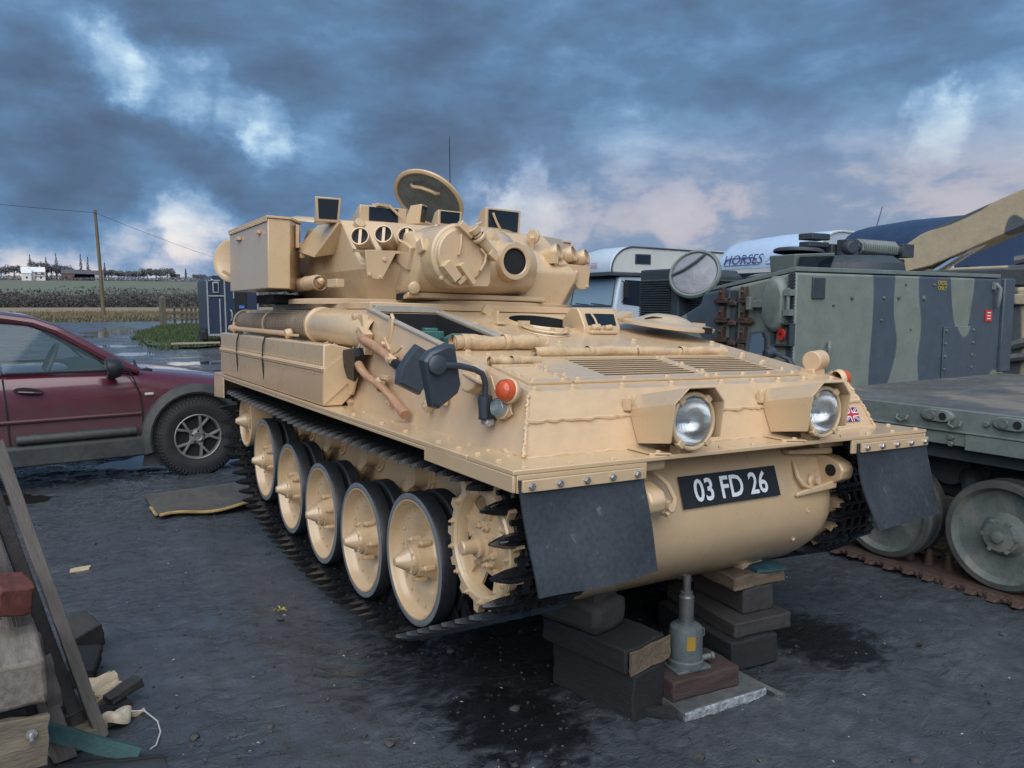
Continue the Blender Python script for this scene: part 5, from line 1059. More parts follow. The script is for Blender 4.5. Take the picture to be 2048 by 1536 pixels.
for a in ((2.55, 1.60, .016), (2.92, 1.60, .012), (3.10, 1.605, .018), (3.42, 1.60, .018), (2.9, 1.44, .010), (3.27, 1.37, .009), (3.18, 1.70, .010), (3.55, 1.70, .010), (2.35, 1.55, .012)):
    q = MB(); q.lathe([(a[2], 0), (a[2]*.9, .01), (0, .014)], frame((a[0], 1.40, a[1]), (0, -1, 0)), 12); cs_('stud', q, muddy, cab)
q = MB(); q.box((3.92, 1.392, 1.15), (.44, .012, .46)); hp = cs_('bolted_plate', q, scam, cab, .003)
for i in range(5):
    for s_ in (-1, 1): q = MB(); q.bolt((3.92+s_*.195, 1.386, .95+i*.10), (0, -1, 0), .012, .01); q.build('bolt', muddy, cab)
q = MB(); q.box((4.35, 1.394, 1.46), (.10, .004, .09)); cs_('red_notice', q, mat('notice_red', (.55, .03, .03), .5), cab)
q = MB()
for i in range(3): q.box((4.35, 1.390, 1.485-i*.024), (.05, .003, .008))
cs_('notice_print', q, white, cab)
q = MB(); q.tube([(4.40, 1.38, 1.72), (4.42, 1.35, 1.68), (4.41, 1.35, 1.60), (4.43, 1.37, 1.53)], .018); q.box((4.40, 1.385, 1.70), (.05, .03, .06)); q.tube([(2.30, 1.38, 1.30), (2.26, 1.35, 1.26), (2.27, 1.36, 1.18)], .014); q.box((2.27, 1.385, 1.18), (.04, .03, .14)); split_build(q, 'door_handle', sgrn, cab, (0, 0, 0), .004)
q = MB(); q.box((2.18, 1.393, 1.66), (.13, .012, .14)); cs_('hinge_pad', q, sdk, cab, .004)
yel = mat('stencil_yellow', (.45, .33, .04), .7)
for txt, z in (('DIESEL', 1.715), ('ONLY', 1.675)): text_mesh('stencil_text', txt, .045, yel, cab, Matrix.Translation((3.66, 1.396, z)) @ Matrix.Rotation(math.pi/2, 4, 'X'), depth=.0008)
# left side of the cab: oval hatch, stop-tap box, spare track links
q = MB(); ov = [(.085*math.cos(a), .125*math.sin(a)+(.05 if math.sin(a) > 0 else -.05)) for a in np.linspace(0, 2*math.pi, 28, endpoint=False)]
q.loft([[(x, 1.535+y*f, 1.555+z*f) for y, z in ov] for x, f in ((1.953, 1.06), (1.915, 1.06), (1.895, .96), (1.885, .85))]); oh = cs_('oval_hatch', q, sgrn, cab)
q = MB()
for z in (1.63, 1.50): q.box((1.915, 1.415, z), (.05, .05, .04)); 
q.cyl((1.905, 1.415, 1.48), (1.905, 1.415, 1.66), .012); q.build('hatch_hinge', sgrn, cab)
q = MB(); q.box((1.915, 1.66, 1.555), (.05, .10, .05)); q.box((1.90, 1.72, 1.56), (.06, .04, .09)); q.build('hatch_clamp', muddy, cab, bevel=.006)
q = MB()
for (y, z, dy, dz_) in ((1.47, 1.425, .16, .008), (1.47, 1.285, .16, .008), (1.395, 1.355, .008, .14), (1.545, 1.355, .008, .14)): q.box((1.93, y, z), (.05, dy, dz_))
q.build('tap_box', sdk, cab); q = MB(); q.lathe([(.012, 0), (.04, .0), (.04, .012), (.012, .012)], frame((1.925, 1.47, 1.355), (-1, .3, 0)), 12); q.build('stop_tap', mat('tap_red', (.5, .03, .02), .4), cab)
q = MB(); q.box((1.952, 1.435, 1.455), (.003, .05, .06)); q.build('white_notice', white, cab)
q = MB(); q.box((1.935, 1.90, 1.40), (.03, .05, .50)); q.build('link_holder', sdk, cab)
for i, z in enumerate((1.58, 1.44, 1.30, 1.18)):
    for s_ in (-1, 1):
        q = MB(); q.box((1.93, 1.90+s_*.10, z), (.045, .10, .035)); q.box((1.925, 1.90+s_*.10, z+.05), (.04, .04, .09)); q.hexa([(1.945, 1.90+s_*.13, z-.03), (1.915, 1.90+s_*.13, z-.03), (1.915, 1.90+s_*.13, z+.03), (1.945, 1.90+s_*.13, z+.03), (1.935, 1.90+s_*.19, z-.012), (1.925, 1.90+s_*.19, z-.012), (1.925, 1.90+s_*.19, z), (1.935, 1.90+s_*.19, z)]); q.ico((1.905, 1.90+s_*.10, z+.06), .016); q.build('spare_track_link', rust, cab, bevel=.004)
    q = MB(); q.ico((1.915, 1.90, z-.02), .045, (.5, 1.1, .6)); q.build('link_horn', rust, cab)
# roof furniture: ring, cupola with machine-gun cradle, open hatch, raised engine grille
q = MB(); q.lathe([(.72, 0), (.72, .05), (.66, .07), (.60, .07)], Matrix.Translation((3.42, 2.15, 1.735)), 44); cup = cp_('cupola_ring', q, sgrn)
q = MB(); q.lathe([(.52, .05), (.50, .14), (.42, .20), (0, .22)], Matrix.Translation((3.42, 2.15, 1.735)), 36); cs_('cupola', q, sdk, cup)
q = MB(); q.hexa([(2.66, 1.98, 1.80), (2.98, 1.92, 1.80), (2.98, 2.2, 1.80), (2.66, 2.2, 1.80), (2.62, 1.94, 1.93), (3.02, 1.88, 1.95), (3.0, 2.2, 1.95), (2.64, 2.2, 1.93)]); vis = cs_('vision_block', q, sgrn, cup, .008)
q = MB(); q.add([(2.67, 1.962, 1.815), (2.97, 1.907, 1.815), (2.99, 1.880, 1.925), (2.65, 1.935, 1.910)], [(0, 1, 2, 3)]); q.v = [(x, y-.012, z) for x, y, z in q.v]; cs_('vision_glass', q, mirglass, cup)
q = MB(); q.lathe([(.19, 0), (.19, .02), (.17, .03), (0, .035)], Matrix.Translation((2.86, 2.1, 1.955)) @ Matrix.Rotation(R(4), 4, 'Y'), 28); q.box((2.98, 2.05, 2.02), (.24, .10, .04)); q.box((2.98, 2.05, 2.08), (.22, .13, .05)); q.box((3.22, 2.05, 1.98), (.20, .12, .10)); q.build('cupola_hatch', sdk, car_, -CB, bevel=.006)
q = MB(); q.cyl((3.22, 1.93, 1.82), (3.22, 1.93, 1.98), .10, .07); q.box((3.22, 1.92, 2.0), (.14, .10, .12)); q.lathe([(.0, 0), (.045, .0), (.055, .02), (.055, .06), (.03, .08), (.03, .14)], frame((3.17, 1.84, 1.995), (.2, 1, 0)), 18); q.cyl((3.32, 1.93, 2.01), (3.92, 1.93, 2.0), .042, n=16); q.box((4.0, 1.95, 2.0), (.16, .12, .11)); q.cyl((3.25, 1.95, 1.94), (3.95, 1.97, 1.93), .03, n=12); q.box((3.6, 1.97, 1.88), (.8, .10, .10)); cr = q.build('gun_cradle', sdk, car_, -CB, bevel=.006)
q = MB(); q.tube([(3.34+.5*t/120, 1.93+.056*math.cos(t*.9), 2.01+.056*math.sin(t*.9)) for t in range(121)], .011, 6); q.build('recoil_spring', sgrn, cr)
HC2 = Vector((2.56, 2.92, 1.815)); n2 = Vector((-.80, -.42, .42)).normalized(); M2 = frame(HC2, n2)
q = MB(); q.lathe([(0, -.05), (.19, -.05), (.226, -.026), (.229, .0), (.216, .019), (.203, .019), (.194, .0)], M2, 44); hk = cp_('driver_hatch', q, sgrn)
q = MB(); q.lathe([(.192, .004), (.175, .012), (0, .015)], M2, 36); cs_('hatch_padding', q, mat('silver_padding', (.20, .205, .235), .6, var=.2, vscale=9, bump=.6, bscale=20), hk)
q = MB(); q.tube([M2 @ Vector(p) for p in ((-.16, .10, .02), (-.05, .075, .03), (.07, .075, .03), (.165, .09, .02))], .012); q.box(M2 @ Vector((.0, -.28, -.02)), (.10, .10, .08)); cs_('hatch_strap', q, sdk, hk)
gr = MB(); gr.prism([(3.05, 1.18), (3.05, 1.80), (3.12, 1.865), (3.55, 1.865), (3.55, 1.18)], 'x', 2.50, 3.30); gv = cp_('engine_cover', gr, sdk, .015)
q = MB()
for i in range(26): q.box((2.92, 3.038, 1.24+i*.021), (.66, .03, .008), (R(28), 0, 0))
for i in range(26): q.box((2.492, 3.34, 1.24+i*.021), (.03, .40, .008), (0, R(-28), 0))
gl_ = cs_('cover_louvre', q, sdk, gv); kind(gl_, 'stuff')
q = MB(); q.tube([(2.8, 3.2, 1.86), (2.72, 3.15, 1.93), (2.9, 3.1, 1.94), (3.0, 3.1, 1.87)], .010); cs_('cover_handle', q, sdk, gv, .006)
# running gear on the near side
def cwheel(y, z, x, mt=muddy):
    q = MB(); q.lathe([(.255, .004), (.245, -.015), (.235, -.035), (.19, -.045), (.12, -.05), (.10, -.03), (.092, .0), (.08, .004), (.078, .018), (.03, .02), (.03, .04), (.02, .045), (0, .045)], frame((0, 0, 0), (-1, 0, 0)), 44)
    for i in range(6): a = i*math.pi/3; q.lathe([(.012, 0), (.012, .014), (0, .016)], frame((-.004, .085*math.cos(a), .085*math.sin(a)), (-1, 0, 0)), 6)
    for i in range(12): a = i*math.pi/6; q.ico((.044, .205*math.cos(a), .205*math.sin(a)), .007)
    w_ = q.build('road_wheel', mt, car_, (x-CB.x, y-CB.y, z)); q = MB(); q.lathe([(.25, -.01), (.256, .006), (.285, .004), (.296, -.01), (.296, -.07), (.262, -.08), (.262, -.10), (.296, -.11), (.296, -.17), (.2, -.175)], frame((0, 0, 0), (-1, 0, 0)), 52); q.build('tyre', mudtyre, w_); return w_
for y in (-1.92, -1.26, -.60, .072, .735, 1.395, 2.05): cwheel(y, .335 if y < 2 else .4, 1.985)
q = MB(); q.lathe([(.20, -.10), (.20, .05), (.12, .06), (.12, .12), (0, .12)], frame((2.36, .5, .62), (-1, 0, 0)), 24); q.tube([(2.36, .45, .62), (2.15, .30, .50), (2.08, .07, .34)], .06); q.tube([(2.36, 1.1, .62), (2.15, .95, .50), (2.08, .735, .34)], .06); cp_('suspension_arm', q, sdk)
q = MB()
q.box((0, 0, .012), (.36, .095, .02)); q.box((.0, .055, .01), (.34, .03, .026))
for s_ in (-1, 1): q.hexa([(s_*.15, -.05, .0), (s_*.15, .05, .0), (s_*.215, .02, .004), (s_*.215, -.02, .004), (s_*.15, -.045, .03), (s_*.15, .045, .03), (s_*.21, .016, .012), (s_*.21, -.016, .012)])
q.ico((-.19, .06, .016), .013); CLK = q.mesh('track_link', rust, 30)
q = MB(); q.lathe([(.028, 0), (.024, .05), (.017, .085), (0, .095)], Matrix.Identity(4), 10); CHN = q.mesh('guide_horn', rust, 40)
for i in range(44):
    y = -1.95+i*.117; l_ = place('track_link', CLK, car_, (2.07-CB.x, y-CB.y, .018), (0, random.uniform(-.03, .03), random.uniform(-.02, .02))); place('guide_horn', CHN, l_, (0.03, 0, .022))

# ================================================================== sand and grey recovery vehicle behind it
tcam = camo('recovery_camo', (.40, .33, .22), (.085, .092, .10), .55, .60, (1, 1, 1), seed=5.1)
RB = Vector((7.0, 1.8, 0)); rv_ = empty('recovery_vehicle', RB, label='sand and grey camouflaged armoured recovery vehicle with a lifting jib', cat='tracked vehicle')
rp = lambda n, mb, m, bev=0: mb.build(n, m, rv_, -RB, bevel=bev)
q = MB(); q.prism([(-2.5, .55), (4.2, .55), (4.6, 1.0), (4.0, 1.72), (-2.5, 1.72)], 'x', 5.85, 8.3); hv = rp('hull', q, tcam, .03)
q = MB(); q.prism([(-2.5, 1.73), (3.3, 1.73), (3.1, 1.95), (-2.5, 1.97)], 'x', 6.3, 8.2); rp('upper_hull', q, tcam, .02)
q = MB(); q.box((5.82, .6, 1.60), (.04, 5.5, .10)); q.box((5.80, 2.15, 1.45), (.08, .12, .5)); q.box((5.80, 1.0, 1.45), (.08, .12, .5)); rp('side_rail', q, tcam, .01)
q = MB(); q.box((6.0, 2.45, 1.82), (.25, 1.6, .18)); rp('stowage_tray', q, mat('recovery_grey', (.06, .066, .07), .6, var=.2), .02)
q = MB(); ja, jb = Vector((6.35, 3.55, 1.96)), Vector((6.75, .20, 3.34)); dj = (jb-ja).normalized(); Mj = frame(ja, dj, (1, 0, 0)); Lj = (jb-ja).length
q.loft([[(x*w, y*hh, z) for x, y in ((-1, -1), (1, -1), (1, 1), (-1, 1))] for z, w, hh in ((0, .13, .10), (.5, .15, .19), (Lj, .15, .16))], True, True, Mj); rp('jib', q, tcam, .012)
q = MB(); q.cyl(ja+Vector((-.25, 0, 0)), ja+Vector((.3, 0, 0)), .12, n=18); q.prism([(3.9, 1.72), (3.2, 1.72), (3.4, 2.05), (3.6, 2.05)], 'x', 6.12, 6.2); q.prism([(3.9, 1.72), (3.2, 1.72), (3.4, 2.05), (3.6, 2.05)], 'x', 6.5, 6.58); q.box((6.4, 4.2, 1.85), (.5, .6, .25)); rp('jib_mount', q, tcam, .01)
q = MB(); q.tube([(6.2, 3.2, 1.75), (6.3, 2.9, 1.95), (6.45, 2.5, 2.25)], .045); q.build('jib_ram', chrome, rv_, -RB)
q = MB(); q.box((6.0, 1.2, 1.32), (.3, .45, .25)); q.tube([(5.85, 1.9, 1.15), (5.80, 1.6, 1.25), (5.80, 1.3, 1.18), (5.85, 1.0, 1.25)], .05); q.tube([(5.82, 1.95, 1.02), (5.78, 1.5, 1.10), (5.8, 1.0, 1.05)], .04); q.tube([(6.4, 2.2, 2.0), (6.5, 1.8, 2.08), (6.5, 1.4, 2.0), (6.5, 1.0, 2.1)], .05); rp('tow_cable', q, mat('cable_grey', (.11, .11, .11), .6, var=.3, vscale=12), 0)
for y in (-1.6, -.7, .2, 1.1, 2.0, 2.9):
    q = MB(); q.lathe([(.36, -.1), (.36, .1), (.30, .12), (.12, .10), (.1, .14), (0, .14)], frame((5.95, y, .40), (-1, 0, 0)), 28); rp('road_wheel', q, tcam)
q = MB(); q.prism([(-2.4, 0), (3.6, 0), (4.4, .5), (4.3, .62), (3.5, .04), (-2.4, .04)], 'x', 5.75, 6.25); rp('track', q, rust)

# ================================================================== row of horse lorries
wlor = mat('lorry_white', (.42, .50, .58), .35, var=.06, vscale=1.2, spot=2.5, spotcol=(.36, .42, .46)); wlor2 = mat('lorry_pale', (.38, .50, .66), .4, var=.06, vscale=1.2, spot=2.5, spotcol=(.3, .4, .52)); crm = mat('lorry_cream', (.52, .53, .50), .4, var=.06, vscale=1); nvl = mat('lorry_navy', (.022, .042, .092), .4, var=.12, vscale=1.2, spot=3, spotcol=(.04, .06, .1))
grey_t = mat('lorry_trim', (.05, .06, .065), .6, var=.1); wglass = glass('lorry_glass', (.22, .32, .40), .08, spec=.9)
def lorry(x0, y0, w, zt, zb, bodym, sidem, label, text=None, tcol=None, tsize=.3, ty=0, window=False, panels=False, cabm=None, green=False, arch=.0, L=6.5, tz=None, badge=False):
    r_ = empty('horse_lorry', (x0, y0, 0), label=label, cat='lorry', group='horse lorries parked in a row'); cabm = cabm or bodym
    # luton box: rounded front edge; local x back, y across (0..w)
    q = MB(); ra = .85
    prof_ = [(.0, zb)]+[(ra-ra*math.cos(a)*1.0, zt-.70+.70*math.sin(a)) for a in np.linspace(0.05, math.pi/2, 9)]+[(L, zt-.02), (L, .55), (2.3, .55), (2.3, zb-.06)]
    ring_ = lambda y, f, dz_: [(x+(1-f)*.25*(x < 1), y, z-dz_*(1 if z > zb+.3 else 0)) for x, z in prof_]
    q.loft([ring_(0, 1, arch*.0), ring_(.04, 1, -.02), ring_(w/2, 1, -.02), ring_(w-.25, 1, .04+arch*.3), ring_(w-.04, 1, .08+arch), ring_(w, 1, .12+arch)])
    bx_ = q.build('box_body', bodym, r_, bevel=.03)
    q = MB(); q.add([(x+.06 if x < .8 else x, -.006, z-.03 if z > zb+.2 else z+.03) for x, z in prof_[:11]]+[(L, -.006, .6), (2.35, -.006, .6), (2.35, -.006, zb)], [tuple(range(14))]); q.build('side_skin', sidem, r_)
    q = MB(); q.tube([(x+.05, -.012, z) for x, z in prof_[:10]]+[(L, -.012, zt-.07)], .028, 6); q.box((1.1, w/2, zb-.04), (2.2, w+.04, .09)); q.build('body_trim', grey_t if green else crm, r_)
    # cab under the overhang
    q = MB(); q.loft([[(xx, y, z) for xx, z in ((.32, .55), (.24, 1.1), (.24, 1.48), (.42, 2.38), (2.2, 2.40), (2.2, .55))] for y in (.06, w-.06)]); cb_ = q.build('cab', cabm, r_, bevel=.06)
    q = MB(); fx = lambda z: .24+(z-1.48)/.9*.18-.012
    q.add([(fx(1.53), .20, 1.53), (fx(1.53), w-.20, 1.53), (fx(2.30), w-.24, 2.30), (fx(2.30), .24, 2.30)], [(0, 1, 2, 3)]); q.build('windscreen', wglass, cb_)
    q = MB(); q.tube([(fx(1.5)-.01, .18, 1.50), (fx(2.33)-.01, .22, 2.33), (fx(2.33)-.01, w-.22, 2.33), (fx(1.5)-.01, w-.18, 1.50), (fx(1.5)-.01, .18, 1.50)], .022, 6); q.tube([(fx(1.52)-.02, .5, 1.53), (fx(1.6)-.02, 1.2, 1.58)], .012); q.tube([(fx(1.52)-.02, 1.3, 1.53), (fx(1.6)-.02, 2.0, 1.58)], .012); q.build('windscreen_seal', grey_t, cb_)
    q = MB(); q.add([(.55, .052, 1.55), (1.55, .052, 1.45), (1.60, .052, 2.25), (.62, .052, 2.28)], [(0, 1, 2, 3)]); q.build('door_window', mirglass, cb_)
    q = MB()
    for y in (.75, 1.35): q.box((.225, y, 1.38), (.02, .22, .10))
    q.box((.27, w/2, .85), (.04, w*.7, .3)); q.build('grille', blackm, cb_)
    if badge: q = MB(); q.lathe([(.10, 0), (.09, .01), (0, .012)], frame((.228, 1.05, 1.39), (-1, 0, 0)) @ Matrix.Diagonal((1, .55, 1, 1)) @ Matrix.Rotation(0, 4, 'Z'), 20); q.build('blue_badge', mat('badge_blue', (.03, .08, .35), .3), cb_)
    q = MB(); q.box((.52, -.12, 1.98), (.14, .10, .46)); q.tube([(.5, .05, 2.25), (.5, -.1, 2.2)], .015); q.tube([(.5, .05, 1.6), (.5, -.1, 1.75)], .015); q.build('door_mirror', blackm, cb_, bevel=.03)
    if window:
        q = MB(); q.box((1.25, -.02, 2.91), (.62, .03, .30)); wf = q.build('side_window', grey_t, r_, bevel=.06); q = MB(); q.box((1.25, -.038, 2.91), (.54, .012, .23)); q.build('pane', mirglass, wf)
    if panels:
        for yc in (w*.27, w*.73):
            q = MB(); P_ = [(yc-.52, zb+.12), (yc+.52, zb+.12), (yc+.52, zt-.62), (yc+.40, zt-.50), (yc-.40, zt-.50), (yc-.52, zt-.62)]
            fxx = lambda z: 0 if z < zt-.7 else ra-ra*math.cos(math.asin(min(1, (z-zt+.7)/.7)))
            q.tube([(fxx(z)-.004, y, z) for y, z in P_+P_[:1]], .022, 6); q.build('front_panel', bodym, r_)
    if text: text_mesh('lettering', text, tsize, mat('letter_'+text+label[:4], tcol, .5), r_, Matrix.Translation((-.03 if tz is None else tz[0], ty, zb+.22 if tz is None else tz[1])) @ Matrix(((0, 0, -1, 0), (-1, 0, 0, 0), (0, 1, 0, 0), (0, 0, 0, 1))), depth=.002, shear=.35, sx=1.05)
    for xx in (1.1, 5.0):
        q = MB(); q.lathe([(.2, -.14), (.44, -.14), (.48, -.1), (.48, .1), (.44, .14), (.2, .14), (.15, .05), (0, .05)], frame((xx, .12, .48), (0, -1, 0)), 28); q.build('wheel', tyre_m, r_)
    if green:
        q = MB()
        for k in range(3): q.tube([(.55+.15*k, .9+.5*k, zt-.18+.05*k), (.75+.2*k, 1.1+.5*k, zt-.10+.03*k)], .02, 5)
        q.build('algae_streak', mat('algae', (.20, .26, .10), .8), r_)
    return r_
lorry(12.35, 16.2, 2.45, 3.26, 2.49, wlor, crm, 'white horse lorry farthest left in the row, with curved cream side', 'HORSES', (.45, .18, .28), .22, 1.03, window=True, cabm=wlor, green=True, arch=.18, badge=True)
lorry(12.0, 8.9, 2.75, 3.14, 2.36, wlor2, wlor, 'pale blue-white horse lorry in the middle with large HORSES lettering', 'HORSES', (.045, .06, .19), .31, 1.95, panels=True)
lorry(11.4, 5.65, 2.3, 3.14, 2.18, nvl, nvl, 'navy blue horse lorry nearest the lifting jib', panels=True)
q = MB(); q.tube([(0, 0, 0), (.25, .05, .45)], .008, 5); o = q.build('roof_aerial', blackm, bpy.data.objects['horse_lorry.002'], (.7, 1.9, 3.05))
# low dry-stone wall glimpsed between turret and lorry
stn = mat('wall_stone', (.20, .20, .17), .85, var=.25, vscale=3, bump=.6); wl_ = empty('stone_wall', (7.5, 19.0, 0), (0, 0, R(35)), 'low grey stone wall behind the turret beside the white lorry', 'wall')
q = MB(); q.box((0, .1, .6), (4.4, .36, 1.2)); q.build('wall_core', stn, wl_)
SM = []
for k in range(4):
    q = MB(); q.box((0, 0, 0), (.30, .10, .13)); q.v = [(x*random.uniform(.85, 1.15), y*random.uniform(.8, 1.2), z*random.uniform(.85, 1.1)) for x, y, z in q.v]; SM.append(q.mesh('stone', stn))
for j in range(8):
    for i in range(13): place('stone', random.choice(SM), wl_, (-2.0+i*.33+(j % 2)*.16, -.11+random.uniform(-.02, .02), .10+j*.15), (0, random.uniform(-.06, .06), 0), .015, 1)
# ================================================================== dark red estate car
CH = R(4.0); carr = empty('estate_car', (-1.06, 5.55, 0), (0, 0, CH), 'dark red estate car with grey plastic cladding parked behind the tank', 'car')
# local: x forward from the front axle, y to the left (away from camera) from the right-hand body side, z up
m = bpy.data.materials.new('car_red'); m.use_nodes = True; q = NG(m.node_tree); b = m.node_tree.nodes['Principled BSDF']; tc = q.n('ShaderNodeTexCoord').outputs['Object']; s3 = q.n('ShaderNodeSeparateXYZ'); q.link(tc, s3.inputs[0])
mudf = q.mapr(q.math('ADD', s3.outputs[2], q.math('MULTIPLY', q.math('SUBTRACT', q.noise(tc, 3.2, 4, .55, .6), .5), .55)), .95, .50, .0, .62)
c = q.mix(mudf, (.092, .013, .026), (.070, .046, .050)); q.link(c, b.inputs['Base Color']); q.link(q.math('ADD', q.math('MULTIPLY', mudf, .42), .24), b.inputs['Roughness']); q.link(q.mapr(mudf, 0, .5, .8, .0), b.inputs['Coat Weight']); b.inputs['Coat Roughness'].default_value = .06; red = m
clad = mat('car_cladding', (.036, .042, .045), .6, var=.18, vscale=5, col2=(.06, .058, .055), bump=.06); cglass = glass('car_glass', (.10, .16, .17), .03, alpha=.34, spec=.9); cint = mat('car_interior', (.03, .034, .036), .7, var=.2)
W_ = 1.84
def bodyring(x, zs, zb, zt, tuck, t2=.0, y0=0.0):
    """one cross-section: sill, crease, belt, top; right half then mirrored"""
    pr = [(.16+y0, zs), (.03+y0, zs+.03), (.0+y0, zs+.16), (.012+y0, .60), (.0+y0, .72), (.018+y0, zb-.10), (.055+y0+tuck*.3, zb-.02), (.10+y0+tuck, zt)]
    return [(x, y, z) for y, z in pr]+[(x, W_-y, z) for y, z in pr[::-1]]
q = MB()
rings = [bodyring(-3.6, .45, .95, .98, .05, y0=.06), bodyring(-3.2, .25, .98, 1.0, .02, y0=.01), bodyring(-1.5, .25, .98, 1.0, .02), bodyring(-.55, .25, .965, .99, .03), bodyring(-.40, .25, .96, .985, .06), bodyring(-.1, .33, .90, .955, .12), bodyring(.25, .33, .85, .90, .18), bodyring(.50, .33, .80, .85, .20, y0=.03), bodyring(.75, .35, .70, .76, .22, y0=.09), bodyring(.90, .40, .60, .64, .2, y0=.2)]
q.loft(rings, True, True); body = q.build('body', red, carr, smooth=45)
sub = body.modifiers.new('sub', 'SUBSURF'); sub.levels = 2; sub.render_levels = 2
# greenhouse: roof, pillars, glass, interior
q = MB()
def rail(yoff): return [(-3.3, .24+yoff, 1.30), (-2.9, .22+yoff, 1.42), (-2.0, .20+yoff, 1.475), (-1.45, .20+yoff, 1.455), (-1.22, .19+yoff, 1.415), (-1.05, .17+yoff, 1.345)]
ra_ = rail(0); rb_ = [(x, W_-y, z) for x, y, z in ra_]; mid_ = [(x, W_/2, z+.05) for x, y, z in ra_]; m1_ = [(x, W_*.25, z+.035) for x, y, z in ra_]; m2_ = [(x, W_*.75, z+.035) for x, y, z in ra_]
q.loft([ra_, m1_, mid_, m2_, rb_], False, False); q.build('roof', red, carr, smooth=60)
for s_ in (0, 1):
    Y = (lambda y: y) if s_ == 0 else (lambda y: W_-y)
    q = MB(); q.tube([(x, Y(y-.008), z-.012) for x, y, z in ra_[2:]]+[(-.80, Y(.125), 1.17), (-.56, Y(.085), 1.01), (-.44, Y(.07), .965)], [.035, .036, .038, .04, .042, .045, .03], 8); q.build('roof_pillar', red, carr)
    q = MB(); q.loft([[(-1.47, Y(.060), .985), (-1.60, Y(.060), .985), (-1.60, Y(.075), .985), (-1.47, Y(.075), .985)], [(-1.57, Y(.185), 1.44), (-1.70, Y(.185), 1.45), (-1.70, Y(.20), 1.45), (-1.57, Y(.20), 1.44)]]); q.build('door_pillar', red, carr)
    q = MB(); q.add([(-1.45, Y(.072), .99), (-.70, Y(.078), .985), (-.62, Y(.085), 1.01), (-.82, Y(.128), 1.165), (-1.07, Y(.168), 1.315), (-1.25, Y(.182), 1.38), (-1.53, Y(.186), 1.41)], [tuple(range(7))]); q.build('side_glass', cglass, carr)
    q = MB(); q.add([(-3.1, Y(.075), .99), (-1.60, Y(.072), .99), (-1.68, Y(.186), 1.42), (-2.85, Y(.2), 1.36)], [(0, 1, 2, 3)]); q.build('rear_side_glass', cglass, carr)
    q = MB(); q.tube([(-1.44, Y(.062), .988), (-1.0, Y(.066), .984), (-.66, Y(.070), .982)], .010, 6); q.tube([(-.66, Y(.070), .982), (-.84, Y(.122), 1.165), (-1.08, Y(.16), 1.318), (-1.26, Y(.175), 1.385), (-1.55, Y(.178), 1.418)], .010, 6); q.build('window_seal', blackm, carr)
q = MB(); q.add([(-.50, .12, .985), (-.36, W_/2, 1.0), (-.50, W_-.12, .985), (-1.07, W_-.20, 1.345), (-1.10, W_/2, 1.40), (-1.07, .20, 1.345)], [(0, 1, 4, 5), (1, 2, 3, 4)]); q.build('windscreen', cglass, carr)
q = MB(); q.tube([(-.42, .25, .968), (-.38, .6, .985), (-.33, .95, .995)], .012); q.box((-.37, .55, .958), (.12, .7, .02)); q.build('wiper', blackm, carr)
q = MB(); q.prism([(-.5, .7), (-.5, .97), (-.75, 1.02), (-1.0, .98), (-1.0, .7)], 'y', .12, W_-.12); q.box((-1.45, .55, .70), (.55, .5, .5)); q.box((-1.72, .55, 1.02), (.14, .48, .55), (0, R(-12), 0)); q.box((-1.74, .55, 1.32), (.10, .26, .16)); q.box((-1.45, 1.3, .70), (.55, .5, .5)); q.box((-1.72, 1.3, 1.02), (.14, .48, .55), (0, R(-12), 0)); q.box((-1.74, 1.3, 1.32), (.10, .26, .16)); q.box((-2.6, W_/2, .75), (1.2, W_-.3, .4)); q.build('interior', cint, carr, bevel=.03)
q = MB(); Ms = frame((-1.10, .50, 1.03), (-1, 0, .45)); q.tube([Ms @ Vector((.185*math.cos(a), .185*math.sin(a), 0)) for a in np.linspace(0, 2*math.pi, 33)], .017, 8); q.box((0, 0, 0), (.34, .05, .02), M=Ms); q.box((0, 0, 0), (.05, .34, .02), M=Ms); q.build('steering_wheel', mat('wheel_grey', (.10, .105, .11), .6), carr)
q = MB(); q.loft([[(-.66+.05*math.cos(a), -.13+.10*math.sin(a)*f-.0, 1.01+.085*math.copysign(abs(math.sin(a+.8))**.7, math.sin(a+.8))*f) for a in np.linspace(0, 2*math.pi, 16, endpoint=False)] for f in (.01,)]*1+[[(x_, -.125+.095*math.cos(a)*f, 1.015+.085*math.sin(a)*f) for a in np.linspace(0, 2*math.pi, 18, endpoint=False)] for x_, f in ((-.72, .9), (-.715, 1.0), (-.66, 1.0), (-.62, .85), (-.605, .5))] if False else [[(x_, -.115+.105*math.cos(a)*f, 1.015+.088*math.sin(a)*f) for a in np.linspace(0, 2*math.pi, 18, endpoint=False)] for x_, f in ((-.735, .9), (-.73, 1.0), (-.68, 1.0), (-.63, .88), (-.60, .5))]); q.box((-.67, .02, .955), (.07, .16, .06)); mm = q.build('door_mirror', mat('mirror_black', (.02, .024, .028), .35, var=.1), carr, smooth=60)
q = MB(); q.lathe([(.075, 0), (0, 0)], frame((-.7365, -.115, 1.015), (-1, 0, 0)), 18); q.build('mirror_glass', mirglass, mm)
